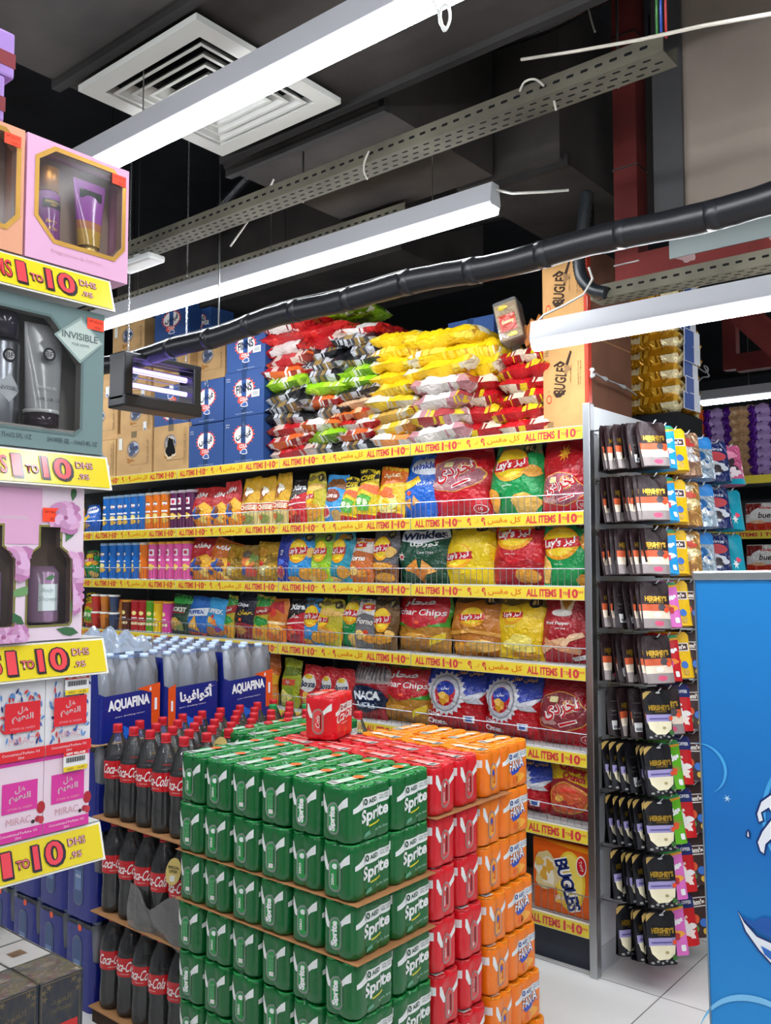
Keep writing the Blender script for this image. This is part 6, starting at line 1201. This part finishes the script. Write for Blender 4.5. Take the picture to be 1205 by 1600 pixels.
def tub(u, v): wd = .027 + .006 * v; th = .017 * (1 - v) + .002; a = 2 * pi * u; return Vector((-.028 + th * sin(a), .162 + wd * cos(a), .058 + .138 * v))
MB().grid(tub, 24, 8, '#a3a4a6 gloss').obj('gel_tube', t); MB().lathe([(.0255, 0), (.0265, .022)], '#33262e gloss', 20, (-.028, .16, .034)).lathe([(.027, .0225), (.027, .028)], '#d4d4d2 gloss', 20, (-.028, .16, .034)).obj('tube_cap', t)
m = MB(); P3 = plane_map((-.0105, 0, 0), (0, 1, 0), (0, 0, 1)); bf(m, P3, .162, .148, .0105); put_text(m, 'SHOWER GEL', .16, .096, .004, '#e4e4e2 paper', P3, .0006, w=.03); put_text(m, '100ML  3.4FL OZ', .162, .078, .0045, '#3a3a3e paper', P3, .0006, w=.036); m.obj('tube_print', t)
MB().box(-d * .9, -.005, .01, w - .04, .028, .034, '#a8a4a0 paper').obj('tray', t)
# floral set
def bwin(x0, x1): c = (x0 + x1) / 2; q = (x1 - x0) / 2; return [(x0 + .01, .1), (x1 - .01, .1), (x1, .115), (x1, .52), (x1 - .03, .57), (c + q * .46, .605), (c + q * .46, .735), (c - q * .46, .735), (c - q * .46, .605), (x0 + .03, .57), (x0, .52), (x0, .115)]
w, h, d = .27, .231, .05
FL = []
R = random.Random(21)
def flower(cx, cy, s, seed):
    q = random.Random(seed); o = []
    for k in range(9):
        a = 2 * pi * k / 9 + q.random() * .4; rr = s * (.62 if k % 2 else .5); o.append(('p', blob(cx + cos(a) * rr * .8, cy + sin(a) * rr, s * .42, s * .4, seed + k, .1, 14), ('#c98ab4 paper', '#b878a4 paper', '#d8a4c6 paper')[k % 3]))
    for k in range(5): a = 2 * pi * k / 5 + 1; o.append(('p', blob(cx + cos(a) * s * .3, cy + sin(a) * s * .34, s * .3, s * .3, seed + 20 + k, .1, 12), ('#dcaed0 paper', '#c490b4 paper')[k % 2]))
    return o + [('p', ell(cx, cy, s * .12, s * .12, 10), '#a8608a paper')]
def leaf(cx, cy, l, r, c='#4f7a50 paper'): return [('p', [(cx + l * cos(r + t_) * m_, cy + l * sin(r + t_) * m_) for t_, m_ in ((0, 1), (.35, .7), (.7, .35), (2.9, .2), (-.7, .3), (-.35, .65))], c)]
FL += [('p', rect(0, .74, .62, .98), '#d9a4c2 paper'), ('p', rect(0, .66, .78, .8), '#d2b0c0 paper')]
for (a, b, l, r) in ((.9, .66, .12, 1.2), (.93, .93, .08, 1.5), (.58, .3, .12, .3), (.55, .18, .12, -.6), (.9, .17, .14, .8), (.86, .06, .12, -.2), (.78, .7, .1, -.6)): FL += leaf(a, b, l, r, R.choice(('#4f7a50 paper', '#3e6a44 paper', '#6f9a62 paper')))
for (a, b, s_, sd) in ((.88, .8, .12, 3), (.92, .45, .14, 9), (.6, .5, .12, 14), (.9, .27, .12, 31), (.52, .04, .12, 40), (.6, .04, .08, 44), (.3, .5, .1, 51)): FL += flower(a, b, s_, sd)
FL.append(('t', 'Floral Collection', .3, .88, .05, '#c890ae paper', {'w': .3}))
t = gift_box('gift_box', .505, w, h, d, LZ[2], '#e3cdd8', [bwin(.665, .925), bwin(.33, .585)], True, 'pale pink floral gift box with two bottle-shaped windows', FL, 'paper', .003, LX - .002, '#a8a050 gold', '#8a7668 paper', True)
for cy in (.795 * w, .458 * w):
    MB().lathe([(.026, 0), (.027, .003), (.027, .075), (.02, .085)], '#9a7a94 gloss', 22, (-.027, cy, .026)).obj('body_wash', t)
    m = MB(); P4 = lambda a, b, off=0, cy=cy: Vector((-.027 + (.0272 + off) * cos(a / .027), cy + (.0272 + off) * sin(a / .027), .026 + b))
    put_poly(m, rect(-.016, .016, .018, .058), '#d4dcda paper', P4, .0006, .006); put_poly(m, leaf(-.004, .066, .014, .3)[0][1], '#4f7a50 paper', P4, .0004, .006); put_text(m, 'Body', -.003, .048, .008, '#9aaaa4 paper', P4, .001, shear=.3, step=.006); put_text(m, 'Shower', 0, .036, .007, '#9aaaa4 paper', P4, .001, shear=.3, step=.006); m.obj('wash_label', t)
sticker(t, .215, .188, .03, .021)
# four small perfume oil boxes
def oil_box(y0, z, pink, label, sticky):
    w, h, d = .0755, .113, .05; bg, ac = ('#e6cdd6 paper', '#d63a96 paper') if pink else ('#dfdcdc paper', '#d8262e paper')
    t = empty('perfume_box', (LX - .001, y0, z), label=label, cat='perfume box', group='small perfume oil boxes'); P = plane_map((0, 0, 0), (0, 1, 0), (0, 0, 1)); mb = MB().box(-d, 0, 0, w, 0, h, bg); it = []
    q = random.Random(int(y0 * 999) + pink)
    if not pink:
        for k in range(64): it += leaf(q.uniform(.08, .92), q.uniform(.2, .92), .085, q.uniform(0, 6.28), q.choice(('#3a62a8 paper', '#2c3a7a paper', '#5a8ac0 paper', '#5a8ac0 paper', '#c83a3e paper')))
    else: it += [('p', rect(0, 1, .95, 1), ac), ('p', ell(.96, .36, .09, .08), '#b02a34 paper'), ('p', ell(.9, .22, .06, .04), '#a8303c paper'), ('p', ell(.8, .2, .04, .025), '#3a2a2a paper'), ('p', ell(.97, .2, .06, .05), '#c03a44 paper')]
    it += [('p', rect(0, 1, 0, .14), ac), ('p', rect(.16, .88, .36, .74), ac), ('t', ar('ظل'), .52, .64, .1, '#cdb0b0 paper', {'bold': .03}), ('t', ar('النعيم'), .52, .54, .12, '#cdb0b0 paper', {'w': .44, 'bold': .03}), ('t', 'ATHAR AL NAEEM', .52, .41, .03, '#e69aa4 paper', {'w': .5}), ('t', 'MIRAC', .5, .25, .09, '#cf9aa2 paper', {'w': .5}), ('t', 'Concentrated Perfume Oil', .5, .09, .035, '#f0dede paper', {'w': .76}), ('t', '20ml', .5, .035, .03, '#f0dede paper')]
    art(mb, it, P, None, .0004, .00005, w, h); mb.obj('box', t)
    if sticky:
        m = MB(); S = plane_map((.006, .028, h * .8), (0, 1, 0), (0, 0, 1)); sw = .04; put_poly(m, rect(0, sw, 0, .024), '#e4e2de paper', S, 0); put_poly(m, rect(0, sw, .019, .025), '#d8302c paper', S, .0004); put_text(m, 'GIFT VILLAGE', sw / 2, .022, .0035, '#f4f0ec paper', S, .0008, w=.032, bold=.04); put_poly(m, rect(0, sw, -.004, .003), '#e8c82a paper', S, .0004); put_text(m, 'AED   10.95', sw / 2, -.0005, .003, '#4a4020 paper', S, .0008, w=.03)
        for k in range(16): put_poly(m, rect(.004 + .002 * k, .005 + .002 * k + .0006 * (k % 2), .009, .0165), '#333333 paper', S, .0006)
        m.obj('barcode_sticker', t)
for r_ in range(2):
    for c_ in range(3): oil_box(.717 - .0765 * c_, LZ[3] + .0005 + .1145 * r_, r_ == 0, '%s perfume oil box, %s from the shelf end, %s' % (('pink', 'red and blue leaf-patterned')[r_], ORD[c_], ('lower row', 'upper row')[r_]), c_ == 0)
# cellophane wrapped boxes on the base
def dark_box(front):
    w, h, d = .064, .13, .078; t = empty('wrapped_box', label='x', cat='box'); mb = MB().box(-d, 0, 0, w, 0, h, '#3a2a22 paper')
    P = plane_map((0, 0, 0), (0, 1, 0), (0, 0, 1)); g = '#a8883a paper'
    for a in (.03, .12): put_poly(mb, [(a * w, a * w), (w - a * w, a * w), (w - a * w, h - a * w), (a * w, h - a * w)], g, P, .0003 + a * .002); put_poly(mb, [(a * w + .0012, a * w + .0012), (w - a * w - .0012, a * w + .0012), (w - a * w - .0012, h - a * w - .0012), (a * w + .0012, h - a * w - .0012)], '#3a2a22 paper', P, .0006 + a * .002)
    for sx, sz in ((.08, .9), (.92, .9), (.2, .94), (.8, .94), (.1, .83), (.9, .83)): put_poly(mb, star(sx * w, sz * h, .002, .006, 5), g, P, .0014)
    put_poly(mb, rect(w * .2, w * .8, h * .62, h * .84), '#4a3826 paper', P, .0012); put_text(mb, ar('العود'), w / 2, h * .77, .011, g, P, .002, w=.03); put_text(mb, 'Oud Mubakhar', w / 2, h * .68, .006, g, P, .002, w=.032)
    put_poly(mb, rect(w * .1, w * .9, h * .1, h * .5), '#d8d6d2 paper', P, .002); put_poly(mb, rect(w * .1, w * .9, h * .44, h * .52), '#c8302c paper', P, .0024)
    T = plane_map((-d, 0, h), (0, 1, 0), (-1, 0, 0)); T = lambda a, b, off=0: Vector((-b, a, h + off))
    def Tp(pts, k, off): mb.add([T(a, b, off) for a, b in pts], [tuple(range(len(pts)))], k)
    Tp(rect(.0, w, .0, d), '#dddbd8 paper' if not front else '#6d6660 foil', .0004)
    if not front: Tp(rect(w * .3, w * .66, d * .36, d * .62), '#a8772a gold', .0008)
    mb.obj('box', t)
    MB().box(-d - .0015, .0022, -.0014, w + .0014, -.0 + .001, h + .0022, '#f0f0ee clear4').obj('cellophane', t); return t
DF, DB = Proto(dark_box(True)), Proto(dark_box(False))
for r_ in range(4):
    for c_ in range(4 if r_ < 2 else 3):
        (DF if r_ == 0 else DB).put((-1.05 - .0725 * r_, .659 - .056 - .06 * c_, .9705), (0, 0, RND.uniform(-.02, .02)), '%s, %s row from the aisle, %s from the shelf end' % ('dark gold-printed box' if r_ == 0 else 'white-topped wrapped box', ORD[r_], ORD[c_]), 'wrapped boxes on the base shelf', 'box', (.88, .88, .885))
o = MB().rbox(-.31, .225, 0, LY1 + .4 - .12, .942, .97, .003, '#c4c4c0 paint').obj('display_deck', loc=(LX, -.4, 0)); tag(o, 'pale deck board carrying the wrapped dark boxes', 'shelf')

# ---------------------------------------------------------------- blue promotional stand
PY_ = 1.30; p0 = onY(1087, 903, PY_)
t = empty('display_stand', (p0.x, PY_, p0.z), (0, -.0165, 0), 'tall bright blue promotional stand with a white splash, at the frame edge', 'display stand'); Wd, Hd = .62, p0.z - .012
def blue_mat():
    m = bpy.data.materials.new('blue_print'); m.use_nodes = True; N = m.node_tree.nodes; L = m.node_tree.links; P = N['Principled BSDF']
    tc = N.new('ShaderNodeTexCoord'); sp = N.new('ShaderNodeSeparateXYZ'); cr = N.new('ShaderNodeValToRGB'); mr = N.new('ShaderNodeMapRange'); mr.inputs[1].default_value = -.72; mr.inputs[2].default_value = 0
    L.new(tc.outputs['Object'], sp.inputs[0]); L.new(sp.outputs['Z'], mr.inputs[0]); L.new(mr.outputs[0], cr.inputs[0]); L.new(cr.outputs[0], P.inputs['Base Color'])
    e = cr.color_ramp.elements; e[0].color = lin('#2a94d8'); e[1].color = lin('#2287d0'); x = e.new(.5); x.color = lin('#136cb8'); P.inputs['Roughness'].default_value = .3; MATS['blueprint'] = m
blue_mat()
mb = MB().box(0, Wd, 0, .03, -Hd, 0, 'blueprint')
P = plane_map((0, -.0005, 0), (1, 0, 0), (0, 0, 1))
def pp(pts): 
    o = []
    for x, y in pts: q = onY(x, y, PY_) - p0; o.append((q.x - .0165 * -q.z * 1.0, q.z))
    return o
def ringp(cx, cy, r, wd, a0, a1, key, off):
    c = pp([(cx, cy)])[0]; k = r * 1.3 / 1400; k2 = wd * 1.3 / 1400; n = 26; A = [a0 + (a1 - a0) * i / n for i in range(n + 1)]
    put_poly(mb, [(c[0] + k * cos(a), c[1] + k * sin(a)) for a in A] + [(c[0] + (k - k2 * sin(pi * i / n)) * cos(a), c[1] + (k - k2 * sin(pi * i / n)) * sin(a)) for i, a in reversed(list(enumerate(A)))], key, P, off)
ringp(1098, 1200, 38, 5, -1.2, 1.9, '#4aa6e2 gloss', .0008); ringp(1190, 1660, 92, 9, .4, 2.9, '#7cc0ea gloss', .0008); ringp(1330, 1300, 120, 6, 1.8, 4, '#4aa6e2 gloss', .0008)
put_poly(mb, star(*pp([(1137, 1248)])[0], .0015, .006, 6), '#bfe2f6 gloss', P, .001)
navy, wht = '#16306e gloss', '#e9edf2 gloss'
def outl(pts, k=1.0):
    a = pp(pts); put_poly(mb, a, navy, P, .001); cx = sum(x for x, y in a) / len(a); cy = sum(y for x, y in a) / len(a)
    q = []
    n = len(a)
    for i in range(n):
        p1, p2, p3 = Vector(a[i - 1]), Vector(a[i]), Vector(a[(i + 1) % n]); e1, e2 = (p2 - p1).normalized(), (p3 - p2).normalized(); nn = (Vector((-e1.y, e1.x)) + Vector((-e2.y, e2.x))).normalized()
        area = sum(a[j][0] * a[(j + 1) % n][1] - a[(j + 1) % n][0] * a[j][1] for j in range(n)); q.append(p2 + nn * (.0028 if area > 0 else -.0028))
    put_poly(mb, [(p.x, p.y) for p in q], wht, P, .0016)
outl([(1240, 1228), (1205, 1240), (1188, 1252), (1181, 1272), (1186, 1288), (1196, 1285), (1193, 1272), (1202, 1266), (1208, 1276), (1190, 1298), (1182, 1316), (1187, 1332), (1196, 1338), (1200, 1322), (1212, 1310), (1240, 1340), (1300, 1330), (1300, 1230)])
outl([(1170, 1296), (1174, 1303), (1173, 1312), (1166, 1308), (1166, 1300)])
outl([(1153, 1422), (1166, 1440), (1185, 1462), (1215, 1476), (1260, 1480), (1260, 1560), (1215, 1520), (1185, 1486), (1164, 1456)])
put_poly(mb, pp([(1158, 1430), (1178, 1440), (1195, 1432), (1215, 1440), (1260, 1436), (1260, 1478), (1215, 1470), (1188, 1458), (1170, 1444)]), '#1b58a8 gloss', P, .0022)
put_poly(mb, pp([(1190, 1478), (1215, 1492), (1260, 1504), (1260, 1520), (1215, 1508), (1196, 1492)]), '#2a6cc0 gloss', P, .0024)
mb.obj('printed_panel', t)
MB().rbox(-.004, Wd + .004, -.004, .036, -.004, .010, .003, '#c2c8cc metal').obj('top_trim', t)
MB().box(-.0025, .0, -.002, .034, -Hd, -.004, '#9fb4c4 metal').obj('edge_trim', t)
MB().box(.03, Wd, -.12, .2, -Hd - .0, -Hd + .03, '#50565c paint').obj('foot', t)

# ---------------------------------------------------------------- shelves of the next aisle, far right
FY = 5.5
t = empty('far_shelving', (-2.7, FY, 0), label='shelving of the next aisle seen past the end panel, yellow-edged', cat='shelving')
FZ = [2.135, 1.805, 1.555, 1.2, .8, .4]
MB().box(0, 3.2, .45, .47, 0, 2.3, '#3a3d42 paint').obj('back_panel', t)
for x in (0, 1.6, 3.17): MB().box(x, x + .03, 0, .46, 0, 2.3, '#9a9da0 paint').obj('upright', t)
for k, z in enumerate(FZ):
    s = MB().box(0, 3.2, 0, .45, z - .03, z, '#c4c4c0 paint').obj('shelf', t)
    mb = MB().box(0, 3.2, -.006, -.001, z - .045, z + .004, '#e2cf4a gloss'); P = plane_map((0, -.0066, z - .045), (1, 0, 0), (0, 0, 1))
    if k: 
        for i in range(8): put_text(mb, 'ALL ITEMS 1 TO 10', .2 + .4 * i, .025, .026, STRIP_R, P, .0008, w=.34, bold=.04)
    mb.obj('price_strip', s)
def fpx(x): return onY(x, 750, FY + .03).x
PPK = {'p': pack_mesh(.22, .3, .05, [(4, '#4b1580'), (2, '#6a2a9c'), (1, '#35105c'), (1, '#b89ad0')], 3), 't': pack_mesh(.22, .3, .05, [(4, '#c29a72'), (2, '#d4b28c'), (1, '#b83a30'), (1, '#e8dcc8')], 6)}
for nm, xc, n, col, pn in (('p', 1121, 8, 'purple', 'near the orange boxes'), ('t', 1156, 8, 'tan', 'between the purple ones'), ('p', 1194, 8, 'purple', 'at the frame edge'), ('p', 1230, 8, 'purple', 'outside the frame')):
    for i in range(n):
        o = bpy.data.objects.new('wrapped_pack', PPK[nm]); COL.objects.link(o); o.location = (fpx(xc) + RND.uniform(-.008, .008), FY + .03, FZ[0] + .001 + .053 * i); o.scale = (.84 if nm == 'p' and xc < 1150 else .92, 1, 1.4); o.rotation_euler = (0, 0, RND.uniform(-.05, .05)); tag(o, '%s wrapped pack, %s from the bottom of the stack %s' % (col, ORD[i], pn), 'wrapped pack', 'packs stacked on the far shelf')
x0, x1 = fpx(1063), fpx(1106)
for k in range(4):
    w = x1 - x0; h = .108; t = empty('orange_box', (x0 - .01, FY + .03, FZ[0] + .001 + .109 * k), label='orange box with a big 8, %s from the bottom of its stack' % ORD[k], cat='box', group='orange boxes on the far shelf')
    mb = MB().rbox(0, w - .012, 0, .28, 0, h, .003, '#e2581e gloss'); P = plane_map((0, 0, 0), (1, 0, 0), (0, 0, 1)); Wb = w - .012
    art(mb, [('p', rect(.5, .86, .18, .86), '#e6d9a0 gloss'), ('t', '8:', .68, .52, .5, '#1f4a34 gloss', {'w': .24, 'bold': .06}), ('t', 'cake', .24, .5, .3, '#f4e6dc gloss', {'w': .36, 'bold': .04})], P, None, .0006, .0003, Wb, h); mb.obj('box', t)
def bueno():
    t = empty('wafer_pack', label='x', cat='snack pack'); w, h = .24, .17; mb = MB().rbox(0, w, 0, .2, 0, h, .012, '#dcd8d4 film'); P = plane_map((0, -.0004, 0), (1, 0, 0), (0, 0, 1))
    art(mb, [('p', rect(.02, .98, .02, .3), '#c8341c film'), ('p', rect(.02, .4, .6, .97), '#7a2420 film'), ('p', ell(.58, .56, .46, .3, 24, .3, 3.6), '#eceae6 film'), ('t', 'bueno', .58, .56, .2, '#3a2420 film', {'w': .5, 'shear': .2, 'bold': .02}), ('t', 'Kinder', .5, .82, .1, '#c8342c film', {'w': .3, 'bold': .03}), ('p', blob(.9, .42, .1, .1, 3), '#8a5a34 film'), ('p', blob(.3, .32, .18, .06, 5), '#e6b48a film')], P, None, .0006, .0003, w, h); mb.obj('wrapper', t); return t
KB = Proto(bueno())
for k, z in enumerate((FZ[1], FZ[2])):
    for i in range(3): KB.put((fpx(1163) + .25 * i, FY + .03, z + .001), (0, 0, 0), 'white and red wafer pack, %s in the %s far row' % (ORD[i], ('upper', 'lower')[k]), 'wafer packs on the far shelf', 'snack pack')
